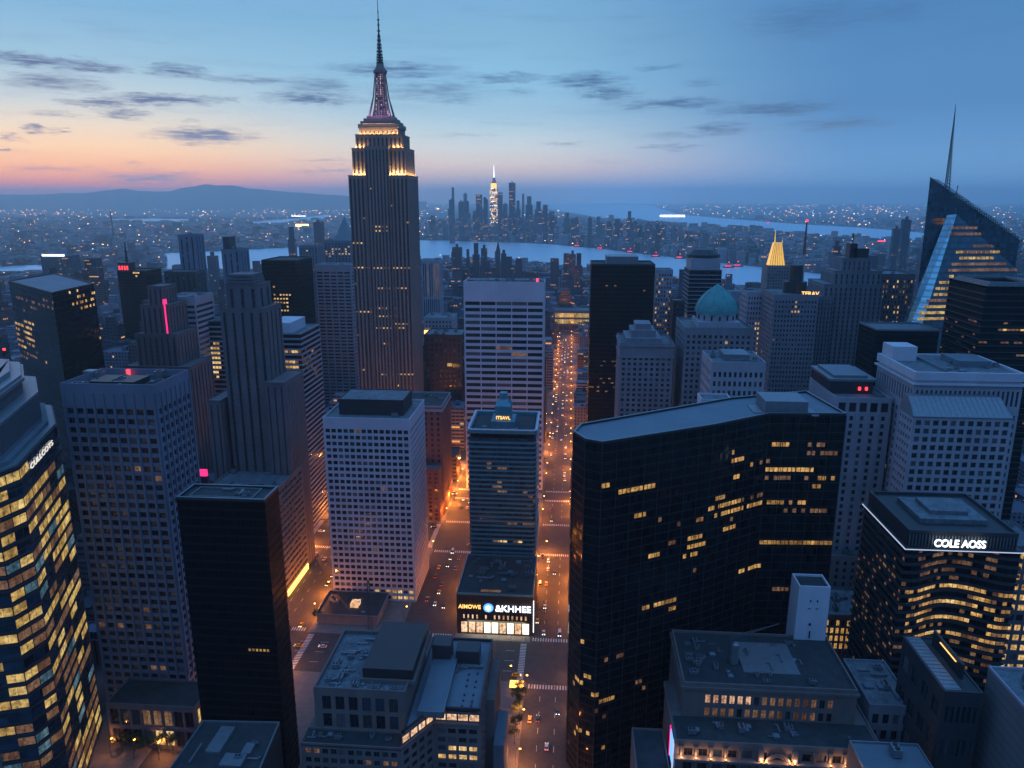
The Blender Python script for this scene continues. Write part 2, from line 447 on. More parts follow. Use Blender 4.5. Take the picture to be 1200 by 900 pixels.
class MB:
    def __init__(s):
        s.v, s.f, s.mi, s.uv, s.col = [], [], [], [], []
        s.c = (.3, .3, .3, 1)

    def face(s, pts, mi=0, uv=None):
        b = len(s.v)
        s.v += [tuple(p) for p in pts]
        s.f.append(tuple(range(b, b + len(pts))))
        s.mi.append(mi)
        if uv is None:
            uv = [(p[0], p[1]) for p in pts]
        s.uv += uv
        s.col += [s.c] * len(pts)

    def wallq(s, p0, p1, z0, z1, mi=0, u0=0.):
        L = math.hypot(p1[0] - p0[0], p1[1] - p0[1])
        s.face([(p0[0], p0[1], z0), (p1[0], p1[1], z0), (p1[0], p1[1], z1), (p0[0], p0[1], z1)], mi, [(u0, z0), (u0 + L, z0), (u0 + L, z1), (u0, z1)])
        return u0 + L

    def prism(s, poly, z0, z1, mi=0, top=True, bottom=False, tmi=None, poly2=None, u0=0.):
        n = len(poly)
        q = poly2 or poly
        u = u0
        for i in range(n):
            a, b = poly[i], poly[(i + 1) % n]
            c, d = q[(i + 1) % n], q[i]
            L = math.hypot(b[0] - a[0], b[1] - a[1])
            s.face([(a[0], a[1], z0), (b[0], b[1], z0), (c[0], c[1], z1), (d[0], d[1], z1)], mi, [(u, z0), (u + L, z0), (u + L, z1), (u, z1)])
            u += L
        if top:
            s.face([(p[0], p[1], z1) for p in q], mi if tmi is None else tmi)
        if bottom:
            s.face([(p[0], p[1], z0) for p in reversed(poly)], mi)

    def box(s, x0, x1, y0, y1, z0, z1, mi=0, bottom=True, tmi=None, u0=0.):
        s.prism([(x0, y0), (x1, y0), (x1, y1), (x0, y1)], z0, z1, mi, True, bottom, tmi, u0=u0)

    def cyl(s, x, y, z0, z1, r0, r1=None, n=12, mi=0, top=True):
        r1 = r0 if r1 is None else r1
        a = [(x + r0 * math.cos(2 * math.pi * i / n), y + r0 * math.sin(2 * math.pi * i / n)) for i in range(n)]
        b = [(x + r1 * math.cos(2 * math.pi * i / n), y + r1 * math.sin(2 * math.pi * i / n)) for i in range(n)]
        s.prism(a, z0, z1, mi, top, True, poly2=b)

    def bar(s, a, b, r, n=5, mi=0, r2=None):
        a, b = Vector(a), Vector(b)
        d = (b - a)
        if d.length < 1e-6:
            return
        q = d.to_track_quat('Z', 'Y').to_matrix()
        r2 = r if r2 is None else r2
        A = [a + q @ Vector((r * math.cos(2 * math.pi * i / n), r * math.sin(2 * math.pi * i / n), 0)) for i in range(n)]
        B = [b + q @ Vector((r2 * math.cos(2 * math.pi * i / n), r2 * math.sin(2 * math.pi * i / n), 0)) for i in range(n)]
        for i in range(n):
            j = (i + 1) % n
            s.face([A[i], A[j], B[j], B[i]], mi)
        s.face(list(reversed(A)), mi)
        s.face(B, mi)

    def ring(s, poly, z0, z1, t, mi=0):
        """a parapet or band of thickness t just inside (t>0) or outside (t<0) the outline"""
        inn = inset(poly, t)
        out = poly
        if t < 0:
            inn, out = poly, inn
        s.prism(out, z0, z1, mi, False)
        n = len(out)
        for i in range(n):
            j = (i + 1) % n
            s.face([(out[i][0], out[i][1], z1), (out[j][0], out[j][1], z1), (inn[j][0], inn[j][1], z1), (inn[i][0], inn[i][1], z1)], mi)
            s.face([(inn[j][0], inn[j][1], z0), (inn[i][0], inn[i][1], z0), (inn[i][0], inn[i][1], z1), (inn[j][0], inn[j][1], z1)], mi)
            s.face([(out[j][0], out[j][1], z0), (out[i][0], out[i][1], z0), (inn[i][0], inn[i][1], z0), (inn[j][0], inn[j][1], z0)], mi)

    def mesh(s, name, mats, origin=(0, 0, 0)):
        me = bpy.data.meshes.new(name)
        ox, oy, oz = origin
        me.from_pydata([(x - ox, y - oy, z - oz) for x, y, z in s.v], [], s.f)
        if not isinstance(mats, (list, tuple)):
            mats = [mats]
        for m in mats:
            me.materials.append(m)
        me.polygons.foreach_set('material_index', s.mi)
        ul = me.uv_layers.new(name='UVMap')
        ul.data.foreach_set('uv', [c for p in s.uv for c in p])
        ca = me.color_attributes.new('col', 'FLOAT_COLOR', 'CORNER')
        ca.data.foreach_set('color', [c for p in s.col for c in p])
        me.update()
        return me

    def build(s, name, mats, parent=None, loc=None):
        loc = loc if loc is not None else (tuple(parent.location) if parent is not None and parent.type == 'EMPTY' and parent.parent is None else (0, 0, 0))
        o = bpy.data.objects.new(name, s.mesh(name, mats, loc))
        if parent is None:
            o.location = loc
        elif tuple(parent.location) != tuple(loc):
            pass
        return link(o, parent)


def inset(poly, t):
    n = len(poly)
    out = []
    for i in range(n):
        p0, p1, p2 = Vector(poly[i - 1][:2]), Vector(poly[i][:2]), Vector(poly[(i + 1) % n][:2])
        d1, d2 = (p1 - p0).normalized(), (p2 - p1).normalized()
        n1, n2 = Vector((-d1.y, d1.x)), Vector((-d2.y, d2.x))
        b = (n1 + n2)
        if b.length < 1e-4:
            b = n1
        b.normalize()
        k = t / max(.35, b.dot(n1))
        out.append(tuple(p1 + b * k))
    return out


def lr(pa, ya, pb, yb):
    """how much farther back a side wall ends, when its near and far edges show at two columns of the view"""
    a, c = ray(pa, ya), ray(pb, yb)
    return (a[0] / a[1]) / (c[0] / c[1])


def rect(x0, x1, y0, y1):
    return [(x0, y0), (x1, y0), (x1, y1), (x0, y1)]


def thing(name, label, cat, loc, group=None):
    o = bpy.data.objects.new(name, None)
    o.empty_display_size = 1
    o.location = loc
    link(o)
    return tag(o, label, cat, group)


HERO = []        # footprints no filler block may touch


def keep(poly, pad=3):
    xs = [p[0] for p in poly]
    ys = [p[1] for p in poly]
    HERO.append((min(xs) - pad, max(xs) + pad, min(ys) - pad, max(ys) + pad))


PANES = {}
LITK = ('litpeachs', 'litamb', 'lit', 'litw', 'litdim', 'litc', 'litpeach', 'shopw')


def pane_mesh(w_, h_, mk, style):
    k = (round(w_, 2), round(h_, 2), mk, style)
    if k not in PANES:
        mb = MB()
        mb.face([(-w_ / 2, 0, -h_ / 2), (w_ / 2, 0, -h_ / 2), (w_ / 2, 0, h_ / 2), (-w_ / 2, 0, h_ / 2)])
        if style:
            t = .09
            mb.box(-t / 2, t / 2, -.12, -.01, -h_ / 2 + t, h_ / 2 - t, 1)
            mb.box(-w_ / 2, w_ / 2, -.12, -.01, h_ / 2 - t, h_ / 2, 1)
            mb.box(-w_ / 2, w_ / 2, -.12, -.01, -h_ / 2, -h_ / 2 + t, 1)
        PANES[k] = mb.mesh('window', [M[mk], M['frame']])
    return PANES[k]


class Bld:
    """one building: an Empty at its base with wall, roof, windows ... as its children"""

    def __init__(s, name, label, loc, cat='building', group=None):
        s.root = thing(name, label, cat, (loc[0], loc[1], loc[2] if len(loc) > 2 else 0), group)
        s.wall = MB()
        s.win = []

    def facade(s, p0, p1, z0, z1, cols, rows, wr=.6, hr=.6, rec=.45, mu=.8, mt=1., mb_=.5, lit=(), litp=0., litk=('lit', 'litdim'), skip=None, style=1, mi=0, dark='pane'):
        mb = s.wall
        p0, p1 = Vector(p0[:2]), Vector(p1[:2])
        L = (p1 - p0).length
        d = (p1 - p0) / L
        nrm = Vector((d.y, -d.x))
        cw_ = (L - 2 * mu) / cols
        ch = (z1 - z0 - mt - mb_) / rows
        us = [0.]
        for c in range(cols):
            a = mu + c * cw_ + cw_ * (1 - wr) / 2
            us += [a, a + cw_ * wr]
        us.append(L)
        vs = [z0]
        for r in range(rows):
            a = z0 + mb_ + r * ch + ch * (1 - hr) / 2
            vs += [a, a + ch * hr]
        vs.append(z1)

        def P(u, z, k=0.):
            q = p0 + d * u - nrm * k
            return (q.x, q.y, z)
        for j in range(len(vs) - 1):
            z_0, z_1 = vs[j], vs[j + 1]
            if j % 2 == 0:
                mb.face([P(0, z_0), P(L, z_0), P(L, z_1), P(0, z_1)], mi, [(0, z_0), (L, z_0), (L, z_1), (0, z_1)])
                continue
            for i in range(len(us) - 1):
                a, b = us[i], us[i + 1]
                if i % 2 == 0:
                    mb.face([P(a, z_0), P(b, z_0), P(b, z_1), P(a, z_1)], mi, [(a, z_0), (b, z_0), (b, z_1), (a, z_1)])
                else:
                    mb.face([P(a, z_0), P(b, z_0), P(b, z_0, rec), P(a, z_0, rec)], mi)
                    mb.face([P(a, z_1, rec), P(b, z_1, rec), P(b, z_1), P(a, z_1)], mi)
                    mb.face([P(a, z_0), P(a, z_0, rec), P(a, z_1, rec), P(a, z_1)], mi)
                    mb.face([P(b, z_0, rec), P(b, z_0), P(b, z_1), P(b, z_1, rec)], mi)
                    c = P((a + b) / 2, (z_0 + z_1) / 2, rec)
                    s.addwin(c, math.atan2(d.y, d.x), b - a, z_1 - z_0, nrm, lit, litp, litk, style, dark)

    def addwin(s, c, ang, w_, h_, nrm, lit, litp, litk, style, dark='pane', only_lit=False):
        px, py, dep = proj(c)
        k = dark
        for (x0, y0, x1, y1, pr, kk) in lit:
            if x0 <= px <= x1 and y0 <= py <= y1 and random.random() < pr:
                k = kk
        if k == dark and random.random() < litp:
            k = random.choice(litk)
        if k == dark and only_lit:
            return
        if k == dark:
            k = random.choices((dark, 'paneb', 'blind', 'halfblind'), (.62, .16, .12, .10))[0]
        vd = Vector((-c[0], -c[1], CAMH - c[2]))
        cs = max(0, vd.normalized().dot(Vector((nrm.x, nrm.y, 0))))
        size = w_ * h_ * cs / max(dep, 1) ** 2 * F * F
        if not (-20 < px < 1220 and 0 < py < 930):
            size = 0
        s.win.append((size + (5 if k in LITK and size > 0 else 0), c, ang, w_, h_, k, style))

    def windows(s, name='window', minpx=9., most=100):
        s.win.sort(key=lambda q: -q[0])
        L0 = s.root.location
        n = 0
        rest = MB()
        mats, idx = [], {}
        for q in s.win:
            size, c, ang, w_, h_, k, style = q
            if n < most and size > minpx:
                o = bpy.data.objects.new(name if k in ('pane', 'paneb', 'blind', 'halfblind') else 'lit_window', pane_mesh(w_, h_, k, style))
                o.location = Vector(c) - L0
                o.rotation_euler = (0, 0, ang)
                link(o, s.root)
                n += 1
            else:
                if k not in idx:
                    idx[k] = len(mats)
                    mats.append(M[k])
                dx, dy = math.cos(ang) * w_ / 2, math.sin(ang) * w_ / 2
                rest.face([(c[0] - dx, c[1] - dy, c[2] - h_ / 2), (c[0] + dx, c[1] + dy, c[2] - h_ / 2), (c[0] + dx, c[1] + dy, c[2] + h_ / 2), (c[0] - dx, c[1] - dy, c[2] + h_ / 2)], idx[k])
        if rest.f:
            o = rest.build('small_windows', mats, s.root)
            tag(o, kind='stuff')
        s.win = []

    def part(s, mb, name, mats, label=None):
        o = mb.build(name, mats, s.root)
        if label:
            o['label'] = label
        return o

    def roof(s, poly, z, m='roofblue', par=1.1, pm=None, t=.5):
        mb = MB()
        mb.prism(inset(poly, t), z - .3, z + .05, 0)
        s.part(mb, 'roof', M[m])
        if par:
            mb = MB()
            mb.ring(poly, z, z + par, t)
            s.part(mb, 'parapet', M[pm] if pm else s.pm)

    pm = None


def unit_mesh():
    mb = MB()
    mb.box(-1.5, 1.5, -1, 1, .3, 2.0)
    for sx in (-1.2, 1.2):
        for sy in (-.8, .8):
            mb.box(sx - .1, sx + .1, sy - .1, sy + .1, 0, .3)
    mb.cyl(-.7, 0, 2.0, 2.3, .55, n=10, mi=1)
    mb.cyl(.7, 0, 2.0, 2.3, .55, n=10, mi=1)
    mb.box(1.5, 2.2, -.4, .4, .6, 1.3)
    return mb.mesh('air_handler', [M['metal'], M['dmetal']])


def duct_mesh():
    mb = MB()
    mb.box(-3, 3, -.35, .35, .4, 1.0)
    mb.box(2.4, 3, -.35, 1.6, .4, 1.0)
    for x in (-2.5, 0, 2.3):
        mb.box(x - .08, x + .08, -.3, .3, 0, .4)
    return mb.mesh('duct', M['metal'])


def hatch_mesh():
    mb = MB()
    mb.box(-1.1, 1.1, -1.1, 1.1, 0, .7)
    mb.prism(rect(-1.2, 1.2, -1.2, 1.2), .7, 1.1, 1, poly2=rect(-.3, .3, -.3, .3))
    return mb.mesh('skylight', [M['metal'], M['roofsmooth']])


UM, DM, HM = unit_mesh(), duct_mesh(), hatch_mesh()


def clutter(b, x0, x1, y0, y1, z, n, sc_=(.7, 1.6)):
    for i in range(n):
        k = random.random()
        me, nm = (UM, 'air_handler') if k < .45 else (DM, 'duct') if k < .75 else (HM, 'skylight')
        o = bpy.data.objects.new(nm, me)
        o.location = Vector((random.uniform(x0, x1), random.uniform(y0, y1), z + .05)) - b.root.location
        o.rotation_euler = (0, 0, random.choice((0, math.pi / 2)))
        q = random.uniform(*sc_)
        o.scale = (q, q, q * random.uniform(.8, 1.3))
        link(o, b.root)


def text(b, s, loc, size, m, rz=0., depth=.15, name='sign_lettering', ax=1., align='CENTER'):
    cu = bpy.data.curves.new(name, 'FONT')
    cu.body = s
    cu.size = size
    cu.extrude = depth
    cu.offset = size * .012
    cu.align_x = align
    cu.materials.append(M[m])
    tmp = bpy.data.objects.new(name, cu)
    C.objects.link(tmp)
    me = bpy.data.meshes.new_from_object(tmp.evaluated_get(bpy.context.evaluated_depsgraph_get()))
    bpy.data.objects.remove(tmp)
    if not me.materials:
        me.materials.append(M[m])
    o = bpy.data.objects.new(name, me)
    o.location = Vector(loc) - b.root.location
    o.rotation_euler = (math.pi / 2, 0, rz)
    o.scale = (ax, 1, 1)
    link(o, b.root)
    return o


def box_building(name, label, xl, xr, ytop, Y, depth, matk, cols, rows, scols, wr=.6, hr=.6, rec=.45, par=1.2, roofm='roofblue', lit=(), litp=0.01, nclut=6, floorz=0., mt=2., minpx=9., sides='R', z=None, dark='pane', style=1, X=None, pm=None, mu=.8):
    x0, x1 = (ay(xl, ytop, Y)[0], ay(xr, ytop, Y)[0]) if X is None else X
    z1 = ay((xl + xr) / 2, ytop, Y)[2] if z is None else z
    zt = z1 - par
    poly = rect(x0, x1, Y, Y + depth)
    keep(poly)
    b = Bld(name, label, ((x0 + x1) / 2, Y + depth / 2, floorz))
    b.facade((x0, Y), (x1, Y), floorz, zt, cols, rows, wr, hr, rec, mu=mu, mt=mt, lit=lit, litp=litp, dark=dark, style=style)
    if 'R' in sides:
        b.facade((x1, Y), (x1, Y + depth), floorz, zt, scols, rows, wr, hr, rec, mu=mu, mt=mt, lit=lit, litp=litp, dark=dark, style=style)
    else:
        b.wall.wallq((x1, Y), (x1, Y + depth), floorz, zt)
    b.wall.wallq((x1, Y + depth), (x0, Y + depth), floorz, zt)
    if 'L' in sides:
        b.facade((x0, Y + depth), (x0, Y), floorz, zt, scols, rows, wr, hr, rec, mu=mu, mt=mt, lit=lit, litp=litp, dark=dark, style=style)
    else:
        b.wall.wallq((x0, Y + depth), (x0, Y), floorz, zt)
    b.part(b.wall, 'wall', M[matk])
    b.windows(minpx=minpx)
    b.pm = M[pm or matk]
    b.roof(poly, zt, roofm, par)
    if nclut:
        clutter(b, x0 + 3, x1 - 3, Y + 3, Y + depth - 3, zt, nclut)
    b.x0, b.x1, b.z, b.Y, b.Y1 = x0, x1, zt, Y, Y + depth
    return b


def curtain(name, label, poly, z0, z1, fh, pw, glass, vis, ledge=None, lit=(), litp=0., litk=('lit', 'litdim'), roofm='roofdark', par=1.2, parm='dmetal', gap=.12, wr=.86, hr=.5, minpx=6., fins=None, most=100, vo=.55, style=0):
    cx = sum(p[0] for p in poly) / len(poly)
    cy_ = sum(p[1] for p in poly) / len(poly)
    keep(poly)
    b = Bld(name, label, (cx, cy_, 0))
    b.wall.prism(poly, z0, z1, 0)
    b.part(b.wall, 'glass_facade', M[glass])
    nf = int((z1 - z0) / fh)
    n = len(poly)
    if ledge:
        prot, hgt, lm = ledge
        mb = MB()
        mb.ring(poly, 0, hgt, -prot)
        me = mb.mesh('floor_band', M[lm], (cx, cy_, 0))
        for k in range(1, min(nf + 1, 99)):
            zz = z1 - k * fh
            if zz < z0:
                break
            o = bpy.data.objects.new('floor_band', me)
            o.location = (0, 0, zz)
            link(o, b.root)
    if fins:
        sp_, pr, wd, fm = fins
        mb = MB()
        for i in vis:
            a, c = Vector(poly[i][:2]), Vector(poly[(i + 1) % n][:2])
            d = (c - a)
            L = d.length
            d.normalize()
            nr = Vector((d.y, -d.x))
            k = max(1, int(L / sp_))
            for j in range(k + 1):
                q = a + d * (L * j / k)
                p1, p2 = q - d * wd / 2, q + d * wd / 2
                mb.prism([tuple(p1 + nr * pr), tuple(p2 + nr * pr), tuple(p2 - nr * .01), tuple(p1 - nr * .01)], z0, z1 - .01)
        b.part(mb, 'mullions', M[fm])
    for i in vis:
        a, c = Vector(poly[i][:2]), Vector(poly[(i + 1) % n][:2])
        d = (c - a)
        L = d.length
        d.normalize()
        nr = Vector((d.y, -d.x))
        nc = max(1, int(round(L / (pw[i] if isinstance(pw, dict) else pw))))
        for k in range(nf):
            zz = z1 - (k + 1) * fh + fh * vo + (ledge[1] / 2 if ledge else 0)
            run = 0
            for j in range(nc):
                q = a + d * (L * (j + .5) / nc) + nr * .04
                run -= 1
                if run <= 0 and random.random() < litp / 5:
                    run = random.randint(2, 9)
                lp = .85 if run > 0 else 0
                b.addwin((q.x, q.y, zz), math.atan2(d.y, d.x), L / nc * wr, fh * hr, nr, lit, lp, litk, style, only_lit=True)
    b.windows('lit_window', minpx, most)
    b.pm = M[parm]
    b.roof(poly, z1, roofm, par)
    b.z = z1
    b.poly = poly
    return b


# ------------------------------------------------------------------ haze: one closed box of even air round camera and city
hz = MB()
hz.box(-30000, 30000, -3000, 36000, -1.5, 612)
hm = bpy.data.materials.new('haze_air')
hm.use_nodes = True
t = NT(hm.node_tree)
hm.node_tree.nodes.remove(hm.node_tree.nodes['Principled BSDF'])
pv = t.n('ShaderNodeVolumePrincipled')
pv.inputs['Color'].default_value = (.78, .94, 1, 1)
pv.inputs['Density'].default_value = 7.8e-5
pv.inputs['Anisotropy'].default_value = .6
t.l(pv.outputs[0], hm.node_tree.nodes['Material Output'].inputs['Volume'])
tag(hz.build('haze', hm), 'thin blue evening haze over the city', 'haze', kind='stuff')

# ------------------------------------------------------------------ ground, water, far hills
gm = bpy.data.materials.new('city_ground')
gm.use_nodes = True
t = NT(gm.node_tree)
g = t.n('ShaderNodeNewGeometry').outputs['Position']
b_ = gm.node_tree.nodes['Principled BSDF']
n1 = t.noise(g, .004, 6, .7)
n2 = t.noise(g, .03, 5, .7)
f = t.m('ADD', t.m('MULTIPLY', n1, .5), t.m('MULTIPLY', n2, .5))
t.l(t.ramp(f, [(.35, (.035, .04, .045, 1)), (.5, (.07, .07, .075, 1)), (.62, (.13, .13, .14, 1))]), b_.inputs['Base Color'])
b_.inputs['Roughness'].default_value = .9
mb = MB()
mb.box(-29500, 29500, -2900, 35500, -1, 0, bottom=False)
tag(mb.build('ground', gm), 'dark city ground running out to the horizon', None, kind='structure')

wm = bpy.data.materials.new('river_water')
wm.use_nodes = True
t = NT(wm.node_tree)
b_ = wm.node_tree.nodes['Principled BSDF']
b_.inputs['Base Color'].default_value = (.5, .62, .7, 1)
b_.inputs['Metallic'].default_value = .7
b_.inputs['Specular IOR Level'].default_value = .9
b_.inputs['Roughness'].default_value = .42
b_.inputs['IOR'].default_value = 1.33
g = t.n('ShaderNodeNewGeometry').outputs['Position']
bp = t.n('ShaderNodeBump')
bp.inputs['Strength'].default_value = .12
bp.inputs['Distance'].default_value = 2.
t.l(t.m('ADD', t.noise(g, .03, 4, .6), t.m('MULTIPLY', t.noise(t.vm('MULTIPLY', g, (1, .35, 1)), .004, 3, .6), 4.)), bp.inputs['Height'])
t.l(bp.outputs[0], b_.inputs['Normal'])


def smooth(pts, n=4):
    out = []
    for i in range(len(pts) - 1):
        for k in range(n):
            u = k / n
            out.append((pts[i][0] + (pts[i + 1][0] - pts[i][0]) * u + (random.uniform(-2, 2) if k else 0), pts[i][1] + (pts[i + 1][1] - pts[i][1]) * u + (random.uniform(-.45, .45) if k else 0)))
    return out + [pts[-1]]


def water(name, far, near, z, label):
    far, near = smooth(far), smooth(near)
    F_ = [az(x, y, z) for x, y in far]
    N_ = [az(x, y, z) for x, y in near]
    k = 40

    def samp(P, u):
        q = u * (len(P) - 1)
        i = min(int(q), len(P) - 2)
        a, c = P[i], P[i + 1]
        r = q - i
        return (a[0] + (c[0] - a[0]) * r, a[1] + (c[1] - a[1]) * r, z)
    mb = MB()
    for i in range(k):
        mb.face([samp(N_, i / k), samp(N_, (i + 1) / k), samp(F_, (i + 1) / k), samp(F_, i / k)])
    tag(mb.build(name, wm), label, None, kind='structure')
    return [(p[0], p[1]) for p in N_] + [(p[0], p[1]) for p in reversed(F_)]


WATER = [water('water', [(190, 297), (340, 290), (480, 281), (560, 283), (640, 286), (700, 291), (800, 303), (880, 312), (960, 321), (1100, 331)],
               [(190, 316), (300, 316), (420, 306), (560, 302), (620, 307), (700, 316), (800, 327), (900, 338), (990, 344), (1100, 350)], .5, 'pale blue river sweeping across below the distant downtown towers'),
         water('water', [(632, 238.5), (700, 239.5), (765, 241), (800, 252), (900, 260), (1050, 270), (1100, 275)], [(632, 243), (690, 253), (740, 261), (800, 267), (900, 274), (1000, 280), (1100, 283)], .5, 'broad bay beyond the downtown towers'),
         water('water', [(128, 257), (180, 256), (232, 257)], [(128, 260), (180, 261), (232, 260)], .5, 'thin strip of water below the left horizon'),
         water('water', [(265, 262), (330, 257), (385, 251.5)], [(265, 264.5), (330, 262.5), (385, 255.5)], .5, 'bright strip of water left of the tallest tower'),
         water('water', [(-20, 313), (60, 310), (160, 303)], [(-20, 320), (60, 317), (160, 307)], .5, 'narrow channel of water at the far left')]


def inpoly(x, y, P):
    c = False
    j = len(P) - 1
    for i in range(len(P)):
        if ((P[i][1] > y) != (P[j][1] > y)) and (x < (P[j][0] - P[i][0]) * (y - P[i][1]) / (P[j][1] - P[i][1] + 1e-9) + P[i][0]):
            c = not c
        j = i
    return c


def hills(name, prof, Y, dep, col, label):
    hmm = mat(name + '_ground', col, .95, noise=.3, nscale=.003)
    mb = MB()
    rows = []
    n = 90
    rr = random.Random(5)
    for j, fr in enumerate((0, .45, 1, .5, 0)):
        row = []
        for i in range(n + 1):
            px = prof[0][0] + (prof[-1][0] - prof[0][0]) * i / n
            for a in range(len(prof) - 1):
                if prof[a][0] <= px <= prof[a + 1][0]:
                    u = (px - prof[a][0]) / (prof[a + 1][0] - prof[a][0])
                    u = u * u * (3 - 2 * u)
                    py = prof[a][1] + (prof[a + 1][1] - prof[a][1]) * u
                    break
            p = ay(px, py, Y)
            h = max(5, p[2]) * fr * (1 + rr.uniform(-.015, .015) * (fr > 0) + (rr.uniform(-.12, .12) if 0 < fr < 1 else 0))
            yy = Y + (j - 2) * dep
            row.append((p[0] * yy / Y, yy, h))
        rows.append(row)
    for j in range(4):
        for i in range(n):
            mb.face([rows[j][i], rows[j][i + 1], rows[j + 1][i + 1], rows[j + 1][i]])
    o = mb.build(name, hmm)
    for p in o.data.polygons:
        p.use_smooth = True
    tag(o, label, None, kind='structure')


hills('hills', [(-160, 229), (-60, 227), (30, 228), (100, 226), (128, 223), (143, 221), (165, 224), (195, 224.5), (222, 219), (243, 216), (256, 217.5), (268, 217), (300, 221.5), (340, 225), (380, 228), (440, 232), (500, 236)], 16800, 900, (.05, .07, .07),
      'low blue mountains under the orange sunset')

# ------------------------------------------------------------------ streets near the towers
mb = MB()
AVE = [(-20, 4), (-97, -64), (-191, -152)]
mb.box(-230, 170, 150, 760, 0, .01, bottom=False)
o = tag(mb.build('road', M['asphalt']), 'dark asphalt streets lit orange between the towers', None, kind='structure')
mb = MB()
mb.box(-20, 4, 760, 1420, 0, .01, bottom=False)
tag(mb.build('road', M['asphalt']), 'long avenue running straight away to the far blocks', None, kind='structure')
mb = MB()
CROSS = [(349, 386), (500, 545), (600, 614), (690, 704)]


def block(x0, x1, y0, y1):
    mb.box(x0, x1, y0, y1, 0, .15, bottom=False)


ys = [(200, 349), (386, 500), (545, 600), (614, 690), (704, 770), (784, 850), (864, 930), (944, 1010), (1024, 1110), (1124, 1210), (1224, 1400)]
for y0, y1 in ys:
    for x0, x1 in ((-228, -191), (-152, -97), (-64, -20), (4, 136)):
        if y1 > 760 and x0 < -64:
            continue
        block(x0, x1, y0, y1)
tag(mb.build('pavement', M['walk']), 'raised concrete pavements round the city blocks', None, kind='structure')
mb = MB()
for y in range(250, 1400, 12):       # lane dashes on the central avenue
    if any(a - 6 < y < b_ + 6 for a, b_ in CROSS):
        continue
    for x in (-12, -4):
        mb.box(x - .12, x + .12, y, y + 4, .012, .016, bottom=False)
for a, b_ in CROSS[:3]:
    for x0, x1 in AVE[:3]:
        for yy in (a - 5, b_ + 1.5):
            k = x0 + 1.5
            while k < x1 - 1.5:
                mb.box(k, k + .7, yy, yy + 3.4, .012, .016, bottom=False)
                k += 1.5
    for x0, x1 in AVE[:3]:
        for xx in (x0 - 5, x1 + 1.5):
            k = a + 1.5
            while k < b_ - 1.5:
                mb.box(xx, xx + 3.4, k, k + .7, .012, .016, bottom=False)
                k += 1.5
for x in (-175, -168):
    for y in range(240, 700, 12):
        mb.box(x - .12, x + .12, y, y + 4, .012, .016, bottom=False)
for y in (358, 367.5, 377):
    for x in range(-225, 130, 12):
        if -22 < x < 5 or -98 < x < -63:
            continue
        mb.box(x, x + 5, y - .12, y + .12, .012, .016, bottom=False)
tag(mb.build('road_markings', M['paint']), 'white lane dashes and zebra crossings', None, kind='structure')

# ================================================================== NEAR BUILDINGS
# -- lit glass tower at the left edge
zA = 152.0
pA = [az(-60, 566, zA)[:2], az(-12, 562, zA)[:2], az(22, 549, zA)[:2], az(67, 500, zA)[:2], az(62, 478, zA)[:2], az(-60, 470, zA)[:2]]
A = curtain('glass_tower', 'glass office tower at the left edge with most of its windows lit yellow', pA, 0, zA, 5.6, {0: 7, 1: 5.5, 2: 10.5, 3: 8}, 'glassblue', (0, 1, 2), ledge=(.35, .9, 'bandd'),
            lit=[(-90, 540, 80, 560, .8, 'litw'), (-90, 555, 100, 660, .75, 'litw'), (-90, 660, 140, 800, .5, 'litw'), (-90, 800, 140, 960, .42, 'litw'), (-90, 540, 140, 960, .09, 'litc'), (-90, 540, 140, 960, .3, 'litdim')], style=1,
            wr=.93, hr=.66, minpx=20, roofm='roofblue', par=1., vo=.5)
c0 = pA
for k, (ins, za, zb, mk) in enumerate([(.6, zA + .1, zA + 1.6, 'metal'), (3, zA + 1.6, zA + 3.2, 'roofsmooth'), (5.2, zA + 3.2, zA + 5, 'roofsmooth'), (5.6, zA + 5, zA + 15.5, 'bluegrey'), (5.0, zA + 15.5, zA + 16.6, 'metal'), (11, zA + 16.6, zA + 22.0, 'bluegrey'), (9.2, zA + 22.0, zA + 23.4, 'metal'), (10.2, zA + 23.4, zA + 24.6, 'metal'), (14, zA + 24.6, zA + 26.6, 'metal')]):
    q = inset(pA, ins)
    mb = MB()
    mb.prism(q, za, zb, 0)
    A.part(mb, 'crown_tier', M[mk])
    if mk == 'bluegrey':
        mb = MB()
        for i in range(5):
            a, c = Vector(q[i]), Vector(q[i + 1])
            d = (c - a)
            L = d.length
            d.normalize()
            nr = Vector((d.y, -d.x))
            for j in range(int(L / 1.3)):
                p = a + d * (j + .5) * 1.3
                mb.prism([tuple(p - d * .2 + nr * .55), tuple(p + d * .2 + nr * .55), tuple(p + d * .2 - nr * .02), tuple(p - d * .2 - nr * .02)], za + .2, zb - .2)
        A.part(mb, 'louvre_fins', M['metal'])
d = (Vector(pA[3]) - Vector(pA[2]))
ang = math.atan2(d.y, d.x)
nr = Vector((math.sin(ang), -math.cos(ang)))
q = Vector(pA[2]) + d * .5 + nr * .45
text(A, 'CULLCOTS', (q.x, q.y, zA - 4.6), 3.0, 'signdim', ang, .15, ax=2.2)
mb = MB()
q = Vector(pA[4])
mb.box(q.x - 16, q.x - 15, q.y - 6, q.y - 5, zA + 26.6, zA + 29)
A.part(mb, 'beacon_post', M['dmetal'])
mb = MB()
mb.cyl(q.x - 15.5, q.y - 5.5, zA + 29, zA + 30, .6, n=8)
A.part(mb, 'beacon', M['red'])

